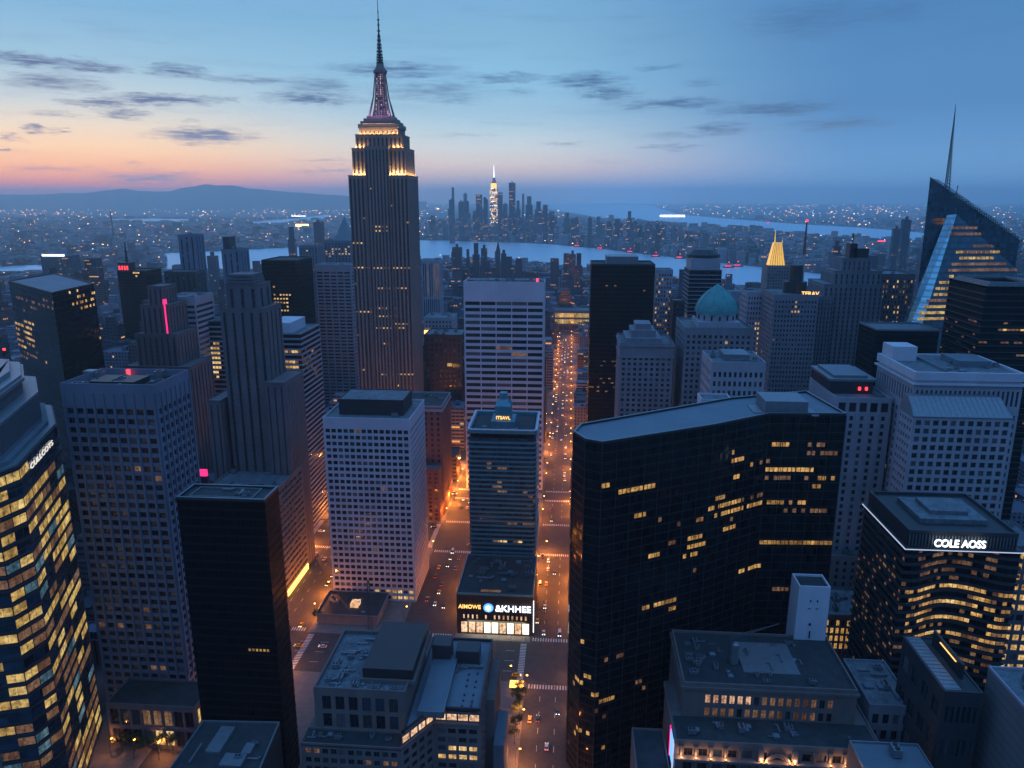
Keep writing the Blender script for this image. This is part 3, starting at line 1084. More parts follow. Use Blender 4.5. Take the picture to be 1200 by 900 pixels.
# -- blue-grey gridded tower
BD = 305 * lr(180, 450, 221, 436) - 305
B = box_building('gridded_tower', 'blue grey concrete tower with a tight grid of square windows beside the lit glass tower', 70, 180, 450, 305, BD, 'bluegrey', 9, 36, 7, .72, .6, .7, par=3.5, roofm='roofdark',
                 lit=[(200 - 95, 534, 170, 542, .0, 'litdim'), (120, 540, 175, 560, .18, 'litdim'), (118, 725, 185, 738, .5, 'litdim'), (155, 700, 215, 728, .08, 'litdim'), (90, 470, 160, 478, .3, 'litdim')], litp=.004, nclut=14, mt=7, minpx=25, floorz=0)
mb = MB()
for (xa, xb, yy) in ((B.x0, B.x1, B.Y),):
    n_ = 9
    cw_ = (xb - xa - 1.6) / n_
    for i in range(n_ + 1):
        x = xa + .8 + i * cw_
        mb.box(x - .45, x + .45, yy - .5, yy - .004, 26, B.z - .8)
n_ = 7
cw_ = (BD - 1.6) / n_
for i in range(n_ + 1):
    y = B.Y + .8 + i * cw_
    mb.box(B.x1 + .004, B.x1 + .5, y - .45, y + .45, 26, B.z - .8)
B.part(mb, 'piers', M['bluegrey'])
mb = MB()
mb.box(B.x0 + 8, B.x1 - 14, B.Y + 8, B.Y1 - 9, B.z, B.z + 2.5)
B.part(mb, 'plant_room', M['dmetal'])
for px_, py_ in ((112, 436), (186, 440)):
    p = az(px_, py_, B.z + .3)
    mb = MB()
    mb.box(p[0] - 5, p[0] + 5, p[1] - 2.5, p[1] + 2.5, B.z + .06, B.z + 1.2)
    B.part(mb, 'roof_panel', M['metal'])
mb = MB()
p = az(150, 434, B.z + 3)
mb.cyl(p[0], p[1], B.z, B.z + 3.4, .9, n=8)
B.part(mb, 'beacon', M['red'])
# podium in front of it
x0, x1 = ay(124, 826, 286)[0], ay(228, 826, 286)[0]
Bp = Bld('arcaded_podium', 'low dark podium with a glowing orange colonnade below the blue grey tower', ((x0 + x1) / 2, 295, 0))
zp = ay(170, 828, 286)[2]
keep(rect(x0, x1, 286, 305))
Bp.facade((x0, 286), (x1, 286), 0, zp, 8, 2, .78, .8, .9, lit=[(120, 830, 230, 862, .4, 'litdim'), (178, 838, 204, 856, .8, 'litdim'), (120, 862, 160, 905, .7, 'litdim'), (178, 862, 212, 905, .8, 'lit')])
Bp.facade((x1, 286), (x1, 304.9), 0, zp, 3, 2, .6, .8, .9, lit=[(200, 810, 240, 900, 1, 'litw')])
Bp.wall.wallq((x0, 304.9), (x0, 286), 0, zp)
Bp.part(Bp.wall, 'wall', M['brown'])
Bp.windows(minpx=5)
Bp.pm = M['brown']
Bp.roof(rect(x0, x1, 286, 304.9), zp, 'roofdark', 1.)

# -- dark tower with diamond roof, far left
zC = 193
pC = [az(10, 330, zC)[:2], az(61, 344, zC)[:2], az(110, 333, zC)[:2], az(64, 321, zC)[:2]]
Cb = curtain('dark_tower', 'near black glass tower at far left whose flat blue roof is seen corner on', pC, 0, zC, 3.9, 2.4, 'glassdark', (0, 1), lit=[(18, 376, 40, 386, .9, 'lit'), (18, 388, 40, 392, .9, 'lit'), (18, 395, 40, 400, .9, 'lit'), (18, 402, 40, 408, .8, 'lit'), (80, 340, 112, 348, .5, 'lit'), (80, 350, 112, 362, .55, 'lit'), (35, 350, 62, 364, .5, 'litdim'), (18, 348, 40, 352, .6, 'litdim'), (22, 412, 45, 420, .7, 'litdim')],
             litp=.012, roofm='roofsmooth', par=.8, hr=.45, minpx=2)

# -- black box tower
Nx0, Nx1 = ay(207, 587, 268)[0], ay(310, 587, 268)[0]
zN = ay(260, 587, 268)[2]
NY1 = 268 * lr(310, 587, 326, 569)
Nb = curtain('black_tower', 'sheer black office tower with a thin blue roof edge left of the beige office block', rect(Nx0, Nx1, 268, NY1), 0, zN, 3.8, 1.6, 'glassblack', (0, 1), lit=[(292, 758, 318, 764, .9, 'litw'), (250, 664, 300, 668, .15, 'litw')], litp=.01, roofm='roofdark', par=1., minpx=1.5, hr=.3, wr=.6)
mb = MB()
mb.ring(rect(Nx0 + 4, Nx1 - 6, 270.5, NY1 - 2), zN, zN + .8, .35)
Nb.part(mb, 'roof_kerb', M['metal'])
mb = MB()
mb.ring(rect(Nx0 - .05, Nx1 + .05, 267.95, NY1 + .05), zN + 1.0, zN + 1.2, .8)
Nb.part(mb, 'roof_edge_cap', M['metal'])
clutter(Nb, Nx0 + 7, Nx1 - 9, 272.5, NY1 - 4, zN, 5, (.5, .9))

# -- low roof bottom left
zO = 52
q0, q1, q2, q3 = az(190, 915, zO), az(300, 915, zO), az(328, 848, zO), az(238, 846, zO)
pO = [q0[:2], q1[:2], q2[:2], q3[:2]]
O_ = Bld('low_office', 'low dark office block cut by the bottom left edge with pale panels on its roof', (q0[0], q0[1], 0))
keep(pO)
O_.wall.prism(pO, 0, zO, 0)
O_.part(O_.wall, 'wall', M['bandd'])
O_.pm = M['metal']
O_.roof(pO, zO, 'roofdark', .9)
for (a, b2, c, e) in ((240, 853, 276, 882), (256, 885, 290, 898), (222, 872, 236, 895), (282, 872, 300, 884)):
    p, r_ = az(a, e, zO + .5), az(c, b2, zO + .5)
    mb = MB()
    mb.box(min(p[0], r_[0]), max(p[0], r_[0]), p[1], r_[1], zO + .06, zO + 1.1)
    O_.part(mb, 'roof_panel', M['metal'])
clutter(O_, q0[0] + 12, q1[0] - 4, q0[1] + 4, q2[1] - 5, zO, 4, (.6, 1))

# -- lilac white office block
I = box_building('pale_office_block', 'lilac white office block with a black plant room on its roof', 378, 480, 490, 425, 46, 'lilac', 14, 28, 14, .74, .6, .6, par=1.4, mt=5,
                 lit=[(430, 688, 490, 702, .75, 'lit'), (378, 480, 500, 690, .012, 'litdim')], litp=.0, nclut=12, minpx=14, dark='pane')
mb = MB()
pr = ay(398, 490, 436)[0], ay(473, 490, 436)[0]
mb.box(pr[0], pr[1], 436, 462, I.z, I.z + 9.5)
mb.ring(rect(pr[0], pr[1], 436, 462), I.z + 9.5, I.z + 10, .4)
I.part(mb, 'plant_room', M['dmetal'])
mb = MB()
mb.prism(rect(pr[0] + .5, pr[1] - .5, 436.5, 461.5), I.z + 9.4, I.z + 9.56)
I.part(mb, 'plant_room_roof', M['roofblue'])
# its plaza podium
P1 = Bld('plaza_pavilion', 'low grey pavilion roof on the plaza in front of the lilac office block', (-132, 402, 0))
keep(rect(-152, -108, 392, 424))
P1.wall.box(-149, -112, 396, 423, .15, 6.5)
P1.part(P1.wall, 'wall', M['grey'])
P1.pm = M['grey']
P1.roof(rect(-150, -111, 395, 423.5), 6.6, 'roofdark', .6)
clutter(P1, -146, -116, 398, 418, 6.6, 7, (.6, 1.1))
mb = MB()
mb.box(-131, -126, 404, 410, 6.7, 9.2)
P1.part(mb, 'lit_skylight', M['litpeach'])

# -- white slab with horizontal bands
J = box_building('white_slab_tower', 'broad white slab tower with five bays of horizontal window bands behind the teal tower', 543, 638, 330, 620, 26, 'white', 5, 31, 2, .94, .56, .9, par=1.6, mt=14,
                 lit=[(600, 372, 634, 376, .9, 'litdim'), (575, 406, 600, 410, .8, 'litdim'), (605, 412, 636, 432, .35, 'litdim')], litp=0, nclut=14, roofm='roofdark', minpx=8)
mb = MB()
mb.cyl(J.x1 - 6, J.Y + 4, J.z, J.z + 4, .9, n=8)
J.part(mb, 'beacon', M['red'])
mb = MB()
for i in range(24):
    x = random.uniform(J.x0 + 3, J.x1 - 3)
    mb.bar((x, J.Y + 8, J.z), (x, J.Y + 8, J.z + random.uniform(2, 5)), .15)
J.part(mb, 'aerials', M['dmetal'])

# -- teal tower on its shop podium
kx0, kx1 = ay(549, 514, 442)[0], ay(628, 514, 442)[0]
zK = ay(590, 514, 442)[2]
pK = [(kx0 + 1.5, 442), (kx1 - 1.5, 442), (kx1, 443.5), (kx1, 484), (kx0, 484), (kx0, 443.5)]
K = curtain('teal_tower', 'slim teal glass tower with horizontal metal bands and a sign on its rooftop tower', pK, 26, zK, 3.1, 3.2, 'glassteal', (0, 1, 2), ledge=(.55, 1.0, 'spandrel'),
            lit=[(550, 540, 600, 550, .3, 'litdim'), (575, 560, 628, 590, .14, 'litdim'), (595, 612, 628, 618, .7, 'litdim')], litp=.01, par=0, minpx=3)
mb = MB()
q = inset(pK, 1.2)
mb.prism(q, zK, zK + 3.2, 0)
K.part(mb, 'recessed_storey', M['glassdark'])
mb = MB()
mb.ring(inset(pK, -.6), zK + 3.2, zK + 5.4, 1.6)
K.part(mb, 'crown_band', M['spandrel'])
mb = MB()
mb.ring(inset(pK, -.9), zK + 5.4, zK + 6.0, 1.2)
K.part(mb, 'crown_rim', M['white'])
mb = MB()
mb.prism(inset(pK, 2), zK + 3.3, zK + 3.6, 0)
K.part(mb, 'roof_deck', M['roofdark'])
cx = ay(590, 470, 458)[0]
mb = MB()
mb.box(cx - 7.5, cx + 7.5, 452, 470, zK + 3.6, zK + 8)
mb.box(cx - 5.2, cx + 5.2, 455, 466, zK + 8, zK + 17)
mb.prism(rect(cx - 5.2, cx + 5.2, 455, 466), zK + 17, zK + 21, 0, poly2=rect(cx - 2.6, cx + 2.6, 457, 463))
mb.box(cx - 2.2, cx + 2.2, 457.2, 462.8, zK + 21, zK + 25)
K.part(mb, 'rooftop_tower', M['spandrel'])
text(K, 'ITSAVL', (cx, 454.8, zK + 8.6), 3.0, 'amber', name='rooftop_sign')
mb = MB()
for i in range(10):
    mb.bar((cx + random.uniform(-7, 7), 462, zK + 8), (cx + random.uniform(-7, 7), 462, zK + random.uniform(11, 24)), .12)
K.part(mb, 'aerials', M['dmetal'])
clutter(K, kx0 + 4, kx1 - 4, 446, 452, zK + 3.7, 5)

kp0, kp1 = -63.2, -18.4
zp = 25.5
Kp = Bld('shop_podium', 'dark shop podium with a white lettered sign and bright shop front at the street corner', (-41, 416, 0), 'shop')
keep(rect(kp0, kp1, 392, 442))
Kp.facade((kp0, 392), (kp1, 392), 9.5, 13.5, 15, 1, .55, .8, .4, mt=.3, mb_=.2, lit=[(500, 690, 640, 740, .9, 'litpeach')], mu=3)
Kp.facade((kp0, 392), (kp1, 392), 0, 9.5, 9, 1, .82, .86, .8, mt=.8, mb_=.1, mu=2.0, lit=[(470, 700, 560, 790, 1, 'litpeach')], litp=1, litk=('shopw', 'shopw', 'litpeach'))
Kp.wall.wallq((kp0, 392), (kp1, 392), 13.5, zp)
Kp.facade((kp1, 392), (kp1, 441.9), 0, zp, 14, 2, .6, .7, .5, litp=.5, litk=('litpeach', 'lit'))
Kp.wall.wallq((kp1, 441.9), (kp0, 441.9), 0, zp)
Kp.facade((kp0, 441.9), (kp0, 392), 0, zp, 14, 3, .6, .7, .5, litp=.6, litk=('litpeach', 'lit'))
M['shopw'] = nosample(mat('shop_front_light', (.2, .2, .2), emit=(.95, .9, .72), estr=2.2))
M['shopw'].cycles.emission_sampling = 'FRONT'
Kp.part(Kp.wall, 'wall', M['dmetal'])
Kp.windows(minpx=2)
Kp.pm = M['spandrel']
Kp.roof(rect(kp0, kp1, 392, 441.9), zp, 'roofdark', 1.2)
mb = MB()
for i in range(34):
    x = kp0 + 1 + i * (kp1 - kp0 - 2) / 33
    mb.box(x - .18, x + .18, 391.3, 391.99, 9.6, zp - .5)
Kp.part(mb, 'vertical_fins', M['bandd'])
text(Kp, '&KHHEE', (-19.5, 390.9, 16.2), 5.6, 'whitelamp', 0, .2, ax=1.0, align='RIGHT')
text(Kp, 'AIMOWE', (kp0 + 1.2, 390.9, 17.4), 3.4, 'amber', 0, .2, align='LEFT', ax=.95)
mb = MB()
n_ = 20
cxs, czs = kp0 + 18.8, 18.2
mb.face([(cxs + 2.9 * math.cos(2 * math.pi * i / n_), 390.7, czs + 2.7 * math.sin(2 * math.pi * i / n_)) for i in range(n_)])
for i in range(n_):
    a, c = 2 * math.pi * i / n_, 2 * math.pi * (i + 1) / n_
    mb.face([(cxs + 2.9 * math.cos(a), 391.2, czs + 2.7 * math.sin(a)), (cxs + 2.9 * math.cos(c), 391.2, czs + 2.7 * math.sin(c)), (cxs + 2.9 * math.cos(c), 390.7, czs + 2.7 * math.sin(c)), (cxs + 2.9 * math.cos(a), 390.7, czs + 2.7 * math.sin(a))])
Kp.part(mb, 'round_logo', M['blue'])
mb = MB()
for i in range(3):
    a = math.pi / 3 * i + .5
    d = Vector((math.cos(a), 0, math.sin(a)))
    mb.bar(Vector((cxs, 390.6, czs)) - d * 1.7, Vector((cxs, 390.6, czs)) + d * 1.7, .42)
Kp.part(mb, 'logo_emblem', M['whitelamp'])
mb = MB()
mb.box(kp0 + 14, kp0 + 26, 394, 395, zp + 1.2, zp + 2.2)
Kp.part(mb, 'roof_light_strip', M['litdim'])
mb = MB()
for i in range(12):
    z = 3 + i * 1.75
    mb.box(kp1 + .05, kp1 + .5, 391.6, 392.4, z, z + 1.0)
Kp.part(mb, 'corner_sign', M['whitelamp'])
clutter(Kp, kp0 + 4, kp1 - 4, 398, 438, zp, 22, (.8, 1.7))
ld = bpy.data.lights.new('shop_glow', 'AREA')
ld.shape = 'RECTANGLE'
ld.size, ld.size_y = 34, 5
ld.energy = 3800
ld.color = (1, .82, .5)
lo = bpy.data.objects.new('shop_glow', ld)
lo.location = Vector((-40, 389.8, 7)) - Kp.root.location
lo.rotation_euler = (R(52), 0, 0)
link(lo, Kp.root)

# -- big dark faceted building
zL = 157
L_pts = [(672, 508), (686, 517), (706, 520.5), (836, 500), (902, 486.5), (992, 487), (945, 460), (856, 468), (680, 499)]
pL = [az(x, y, zL)[:2] for x, y in L_pts]
litL = []
for (x0, x1, y, pr) in [(902, 926, 519, .9), (945, 965, 518, .5), (855, 860, 533, .8), (946, 985, 529, .55), (858, 884, 541, 1), (886, 910, 543, .4), (898, 952, 552, 1), (858, 868, 559, .7), (896, 950, 559, .55), (952, 978, 562, .6), (952, 975, 569, .6),
                        (704, 772, 572.5, 1), (840, 851, 581, .8), (855, 900, 583, .45), (828, 836, 592, .9), (840, 892, 590, 1), (895, 950, 592, .6), (950, 975, 594, .4), (828, 836, 599, .9), (840, 870, 598, .95), (920, 972, 600, .45),
                        (838, 868, 600, .6), (745, 757, 606, .7), (816, 826, 611, .9), (840, 868, 608, .2), (770, 786, 609, .5), (784, 800, 618, .5), (800, 825, 628, 1), (785, 800, 638, .5), (804, 826, 637, .7), (849, 861, 621, 1), (890, 974, 632, .95), (906, 932, 639, .6),
                        (948, 976, 603, .7), (758, 776, 652, .7), (799, 820, 653, .6), (864, 890, 666, .7), (812, 822, 672, .5), (898, 932, 687, .5), (692, 694, 702, .6), (768, 792, 707, 1), (742, 762, 715, .6), (778, 792, 716, .8), (680, 692, 748, .9), (733, 737, 781, 1),
                        (704, 730, 771, .4), (742, 766, 802, .5), (672, 694, 796, .9), (690, 718, 818, 1), (718, 734, 818, .4), (690, 708, 836, .5), (704, 715, 880, .8), (672, 690, 857, .8)]:
    litL.append((x0, y - 4.2, x1, y + 4.2, pr, 'litamb' if pr > .55 else 'litdim'))
Lb = curtain('dark_faceted_building', 'huge near black glass building with a smooth sloping-edged blue roof and scattered amber windows', pL, 0, zL, 3.95, 2.0, 'glassdark', (0, 1, 2, 3, 4, 8), lit=litL, litp=.0, roofm='roofsmooth', par=.9, wr=.84, hr=.5, minpx=2,
             fins=(6.2, .22, .25, 'dmetal'), ledge=(.12, .22, 'dmetal'))
mb = MB()
qa, qb = az(897, 474, zL + 4), az(946, 474, zL + 4)
mb.box(qa[0], qb[0], qa[1], qa[1] + 17, zL, zL + 5.5)
Lb.part(mb, 'plant_room', M['metal'])
mb = MB()
mb.box(qa[0] - 5, qa[0] - 1, qa[1] - 1, qa[1] + 12, zL + .06, zL + .5)
mb.box(qb[0] + 1, qb[0] + 4, qa[1] - 4, qa[1] + 8, zL + .06, zL + .5)
Lb.part(mb, 'roof_walkway', M['metal'])
mb = MB()
mb.ring(pL, zL + .9, zL + 1.15, .8)
Lb.part(mb, 'roof_edge_cap', M['metal'])
# lower rounded wing on the street side
q = [(1.6, 300), (2.6, 292), (6.0, 287.5), (7.2, 312), (1.4, 312)]
mb = MB()
mb.prism(q, 0, 138, 0)
Lb.part(mb, 'street_side_wing', M['glassdark'])

# -- beige office in the foreground
zM = 60
mx0, mx1 = ay(352, 815, 255)[0], ay(580, 832, 255)[0]
fy = 252.0


def PX(px, py, z):
    return az(px, py, z)[:2]


Mb = Bld('beige_office_block', 'beige stone office block with stepped flat blue roofs in the bottom centre', (-70, 275, 0))
keep(rect(-112, -22, 236, 308))
# upper left block
zu = 66
ul = [PX(365, 810, zu), PX(475, 812, zu), PX(482, 750, zu), PX(424, 738, zu)]
x0u, x1u = PX(366, 812, zu)[0], PX(476, 812, zu)[0]
yu = PX(420, 812, zu)[1]
yb = PX(420, 742, zu)[1]
zl_ = 55
kk = [(466, 868), (510, 846), (566, 846)]
e0, e1, e2 = PX(472, 852, zl_ + 1), PX(508, 831, zl_ + 1), PX(563, 831, zl_ + 1)
ybk = PX(583, 752, zl_)[1]
Mb.facade((x0u, yu), (x1u, yu), zl_ - 6, zu, 6, 2, .66, .78, .5, mt=1.2, mb_=.4, mu=2.2)
Mb.wall.wallq((x1u, yu), (x1u, yb), 40, zu)
Mb.wall.wallq((x1u, yb), (x0u, yb), 0, zu)
Mb.facade((x0u, yb), (x0u, yu), 0, zu, 10, 14, .6, .6, .5)
# lower mass: its front steps out at left, chamfers back to the right
lx0 = x0u - 3.2
ly = yu - 9
lowp = [(lx0, ly), (e0[0], ly), (e1[0], e1[1]), (e2[0], e1[1]), (e2[0], ybk), (lx0, ybk - 2)]
zt = zl_ - 6
Mb.facade(lowp[0], lowp[1], 0, zt, 11, 12, .66, .6, .5, mt=.6, lit=[(350, 878, 372, 896, .6, 'litdim'), (425, 888, 470, 900, .3, 'litdim')], mu=1.2)
Mb.facade(lowp[1], lowp[2], 0, zt, 4, 12, .66, .6, .5, mt=.6, mu=.6)
Mb.facade(lowp[2], lowp[3], 0, zt, 4, 12, .74, .6, .5, mt=.6, mu=.8, lit=[(505, 876, 560, 894, 1, 'lit')])
Mb.facade(lowp[3], lowp[4], 0, zl_, 9, 13, .6, .6, .5, lit=[(573, 828, 590, 845, .8, 'lit')])
Mb.wall.wallq(lowp[4], lowp[5], 0, zt)
Mb.facade(lowp[5], lowp[0], 0, zt, 10, 12, .6, .6, .5)
Mb.wall.prism(lowp, zt - .4, zt, 0)
# lit attic band above the chamfered front, set back a little
rb = [(e0[0], ly + 1.2), (e1[0], e1[1] + 1.2), (e2[0] - .01, e1[1] + 1.2)]
Mb.facade(rb[0], rb[1], zt, zl_, 4, 1, .86, .62, .3, mu=.3, mt=.8, mb_=.3, litp=1, litk=('litpeach',))
Mb.facade(rb[1], rb[2], zt, zl_, 4, 1, .86, .62, .3, mu=.3, mt=.8, mb_=.3, litp=1, litk=('litpeach',))
Mb.part(Mb.wall, 'wall', M['pinkstone'])
Mb.windows(minpx=20)
Mb.pm = M['pinkstone']
Mb.roof([(x0u, yu), (x1u, yu), (x1u, yb), (x0u, yb)], zu, 'roofblue', 1.6, t=.7)
rp = [(x1u + .05, rb[0][1] + .8), (rb[1][0], rb[1][1]), (rb[2][0], rb[2][1]), (rb[2][0], ybk), (x1u + .05, ybk)]
mb = MB()
mb.prism(rp, zl_ - .5, zl_, 0)
Mb.part(mb, 'lower_roof', M['roofsmooth'])
mb = MB()
mb.ring([rb[0], rb[1], rb[2], (rb[2][0], ybk), (x1u + .1, ybk), (x1u + .1, rb[0][1] + .5)], zl_, zl_ + 1.3, .7)
Mb.part(mb, 'roof_parapet', M['bandd'])
mb = MB()
mb.prism([(lx0 + .8, ly + .8), (e0[0] - .6, ly + .8), (e0[0] - .6, yu - .01), (lx0 + .8, yu - .01)], zt, zt + .06)
Mb.part(mb, 'terrace_roof', M['roofdark'])
mb = MB()
mb.ring([lowp[0], lowp[1], lowp[2], lowp[3], (lowp[3][0], lowp[3][1] + 1.1), (lowp[2][0], lowp[2][1] + 1.1), (lowp[1][0], yu), (lx0, yu)], zt + .01, zt + .9, .45)
Mb.part(mb, 'terrace_parapet', M['pinkstone'])
mb = MB()
hx0, hx1, hy0, hy1 = PX(424, 784, zu + 6)[0], PX(484, 784, zu + 6)[0], PX(450, 784, zu + 6)[1], PX(450, 728, zu + 6)[1]
mb.box(hx0, hx1, hy0, hy1, zu, zu + 6)
Mb.part(mb, 'penthouse', M['dmetal'])
mb = MB()
mb.box(hx0 - 1, hx1 + 1, hy0 - 1, hy1 + 1, zu, zu + 1.8)
Mb.part(mb, 'penthouse_plinth', M['pinkstone'])
mb = MB()
mb.box(hx1 + 2, hx1 + 10, hy1 - 4, hy1 + 4, zl_, zl_ + 9)
mb.box(hx1 + 12, hx1 + 22, hy1 - 3, hy1 + 5, zl_, zl_ + 6)
Mb.part(mb, 'lift_housing', M['bandd'])
mb = MB()
s0, s1 = PX(492, 832, zl_ + 3), PX(524, 765, zl_ + 3)
mb.box(s0[0] - 1, s0[0] + 9, s0[1], s1[1], zl_, zl_ + 2.4)
Mb.part(mb, 'raised_roof', M['roofsmooth'])
mb = MB()
mb.box(s0[0] + 9.0, s0[0] + 9.35, s0[1] - .3, s1[1], zl_, zl_ + 2.7)
mb.box(s0[0] - 1, s0[0] + 9.35, s0[1] - .3, s0[1] - .01, zl_, zl_ + 2.7)
Mb.part(mb, 'roof_kerb', M['metal'])
mb = MB()
for i in range(3):
    for j in range(9):
        x, y = s0[0] + 15 + i * 3.6, s0[1] + 2 + j * 4.2 + random.uniform(-1, 1)
        mb.box(x, x + .7, y, y + random.uniform(.6, 1.6), zl_ + .01, zl_ + .5)
Mb.part(mb, 'roof_vents', M['dmetal'])
clutter(Mb, x0u + 3, hx0 - 2, yu + 6, yb - 5, zu, 26, (.5, 1.1))
clutter(Mb, x0u + 6, x1u - 4, yu + 2, hy0 - 2, zu, 18, (.4, .9))
clutter(Mb, lx0 + 3, e0[0] - 5, ly + 2.5, yu - 3, zt, 9, (.4, .9))
clutter(Mb, hx1 + 3, e2[0] - 5, hy1 - 12, hy1 + 2, zl_, 18, (.6, 1.1))
# east wing
mb = MB()
ex = e2[0]
Mw = MB()
Mw.box(ex + .02, ex + 3.6, ybk - 30, ybk - 2, 0, zl_ - 8)
Mb.part(Mw, 'east_wing', M['pinkstone'])
mb.box(ex + 3.65, ex + 8, ybk - 36, ybk - 14, 0, 30)
Mb.part(mb, 'low_east_wing', M['roofsmooth'])
for (xx, yy, hh, rr) in ((PX(437, 732, zu)[0], yb + 3, 24, .35), (hx1 - 6, hy1 - 1, 16, .12)):
    mb = MB()
    if rr > .3:
        for sx in (-1, 1):
            for sy in (-1, 1):
                mb.bar((xx + sx * 1.2, yy + sy * 1.2, 50), (xx + sx * .3, yy + sy * .3, 66 + hh), .12)
        for k in range(13):
            z = 52 + k * 3
            q = 1.2 - .9 * (k * 3 / (16 + hh))
            for (a, c) in (((-q, -q), (q, q)), ((q, -q), (-q, q))):
                mb.bar((xx + a[0], yy + a[1], z), (xx + c[0], yy + a[1], z + 3), .08)
    else:
        mb.bar((xx, yy, zu), (xx, yy, zu + hh), .14)
    Mb.part(mb, 'radio_mast', M['red' if False else 'frame'])

# -- classical building with uplights, bottom right
zS = 68
S = Bld('classical_building', 'pinkish stone classical building with uplit columns and arch at the bottom right', (80, 280, 0))
sx0, sx1, sy0, sy1 = PX(802, 806, zS)[0], PX(1003, 808, zS)[0], PX(900, 807, zS)[1], PX(900, 745, zS)[1]
keep(rect(sx0 - 12, sx1 + 6, sy0 - 22, sy1))
zm_ = 54
S.facade((sx0, sy0), (sx1, sy0), zm_ - 6, zS, 16, 2, .62, .66, .4, mu=8, mt=3.0, mb_=5.6, lit=[(780, 805, 1000, 821, .97, 'litpeachs'), (780, 821, 1000, 840, .9, 'litdim')], litp=.0)
S.facade((sx1, sy0), (sx1, sy1), 0, zS, 8, 12, .5, .6, .4)
S.wall.wallq((sx1, sy1), (sx0, sy1), 0, zS)
S.facade((sx0, sy1), (sx0, sy0), 0, zS, 14, 14, .55, .62, .4, litp=.02)
fx0, fx1, fyy = sx0 - 4, sx1 + 5, sy0 - 14
S.facade((fx0, fyy), (fx1, fyy), 0, zm_, 13, 3, .6, .84, .9, mu=2, mt=1.6, mb_=.4)
S.wall.wallq((fx1, fyy), (fx1, sy0 + 20), 0, zm_)
S.wall.wallq((fx0, sy0 + 20), (fx0, fyy), 0, zm_)
S.wall.prism(rect(fx0, fx1, fyy, sy0 + 20), zm_ - .4, zm_, 0)
S.part(S.wall, 'wall', M['pinkstone'])
S.windows(minpx=12)
S.pm = M['pinkstone']
S.roof(rect(sx0, sx1, sy0, sy1), zS, 'roofdark', 1.1, t=.6)
mb = MB()
mb.ring(rect(sx0, sx1, sy0, sy1), zS - 1.6, zS - .5, -.7)
S.part(mb, 'cornice', M['pinkstone'])
mb = MB()
mb.ring(rect(fx0, fx1, fyy, sy0 + 20), zm_ - 1.2, zm_ + .8, -.6)
S.part(mb, 'cornice', M['pinkstone'])
mb = MB()
mb.prism(rect(fx0 + .6, fx1 - .6, fyy + .6, sy0 - .01), zm_, zm_ + .1)
S.part(mb, 'terrace_roof', M['roofdark'])
mb = MB()
d0, d1 = PX(872, 788, zS + .3), PX(921, 755, zS + .3)
mb.box(d0[0], d1[0], d0[1], d1[1], zS + .06, zS + .5)
S.part(mb, 'roof_deck', M['metal'])
# cylindrical tank and derrick on the roof
tk = PX(860, 778, zS)
mb = MB()
mb.cyl(tk[0], tk[1], zS + .5, zS + 9, 1.5, n=14)
mb.cyl(tk[0], tk[1], zS + 9, zS + 10.2, 1.5, .2, n=14)
for a in range(4):
    mb.bar((tk[0] + 1.5 * math.cos(a * 1.57), tk[1] + 1.5 * math.sin(a * 1.57), zS), (tk[0] + 1.5 * math.cos(a * 1.57), tk[1] + 1.5 * math.sin(a * 1.57), zS + 9), .15)
S.part(mb, 'roof_tank', M['metal'])
mb = MB()
mb.bar((tk[0] - 2.6, tk[1], zS), (tk[0] - 2.6, tk[1], zS + 13), .3)
tip = (tk[0] + 17, tk[1] + 3, zS + 17)
for o_ in (-.4, .4):
    mb.bar((tk[0] - 2.6, tk[1] + o_, zS + 11), (tip[0], tip[1] + o_ * .3, tip[2]), .14)
mb.bar((tk[0] - 2.6, tk[1], zS + 12.2), tip, .12)
for k in range(16):
    u = k / 16
    a = Vector((tk[0] - 2.6, tk[1] - .4 + .3 * u, zS + 11)).lerp(Vector(tip), u)
    c = Vector((tk[0] - 2.6, tk[1] + .4 - .3 * u, zS + 11)).lerp(Vector(tip), u + .06)
    mb.bar(a, c, .07)
S.part(mb, 'roof_derrick', M['frame'])
clutter(S, sx0 + 3, tk[0] - 3, sy0 + 6, sy1 - 6, zS, 22, (.4, 1.))
clutter(S, d0[0] + 2, sx1 - 14, sy0 + 3, sy1 - 3, zS, 22, (.4, .9))
clutter(S, fx0 + 6, fx1 - 6, fyy + 4, sy0 - 3, zm_, 18, (.5, 1.1))
# pilasters, arch and uplights on the lower front
wf = (fx1 - fx0 - 4) / 13
for i in range(14):
    x = fx0 + 2 + i * wf
    if 4 < i < 9:
        continue
    mb = MB()
    mb.cyl(x, fyy - .55, zm_ - 15.5, zm_ - 2.4, .55, .48, n=10)
    mb.box(x - .8, x + .8, fyy - 1.2, fyy - .01, zm_ - 2.4, zm_ - 1.3)
    mb.box(x - .8, x + .8, fyy - 1.2, fyy - .01, zm_ - 16.5, zm_ - 15.5)
    S.part(mb, 'column', M['pinkstone'])
ac = fx0 + 2 + 6.5 * wf
mb = MB()
for (rr_, dp) in ((4.9, 1.4), (4.2, 1.1), (3.5, .8)):
    for k in range(14):
        a, c = math.pi * k / 14, math.pi * (k + 1) / 14
        mb.bar((ac + rr_ * math.cos(a), fyy - dp, zm_ - 8.5 + rr_ * 1.25 * math.sin(a)), (ac + rr_ * math.cos(c), fyy - dp, zm_ - 8.5 + rr_ * 1.25 * math.sin(c)), .32)
    for sg in (-1, 1):
        mb.bar((ac + sg * rr_, fyy - dp, zm_ - 18), (ac + sg * rr_, fyy - dp, zm_ - 8.5), .32)
S.part(mb, 'entrance_arch', M['pinkstone'])
mb = MB()
mb.box(ac - 7, ac - 5.2, fyy - 1.8, fyy - .01, 0, zm_ - 1.3)
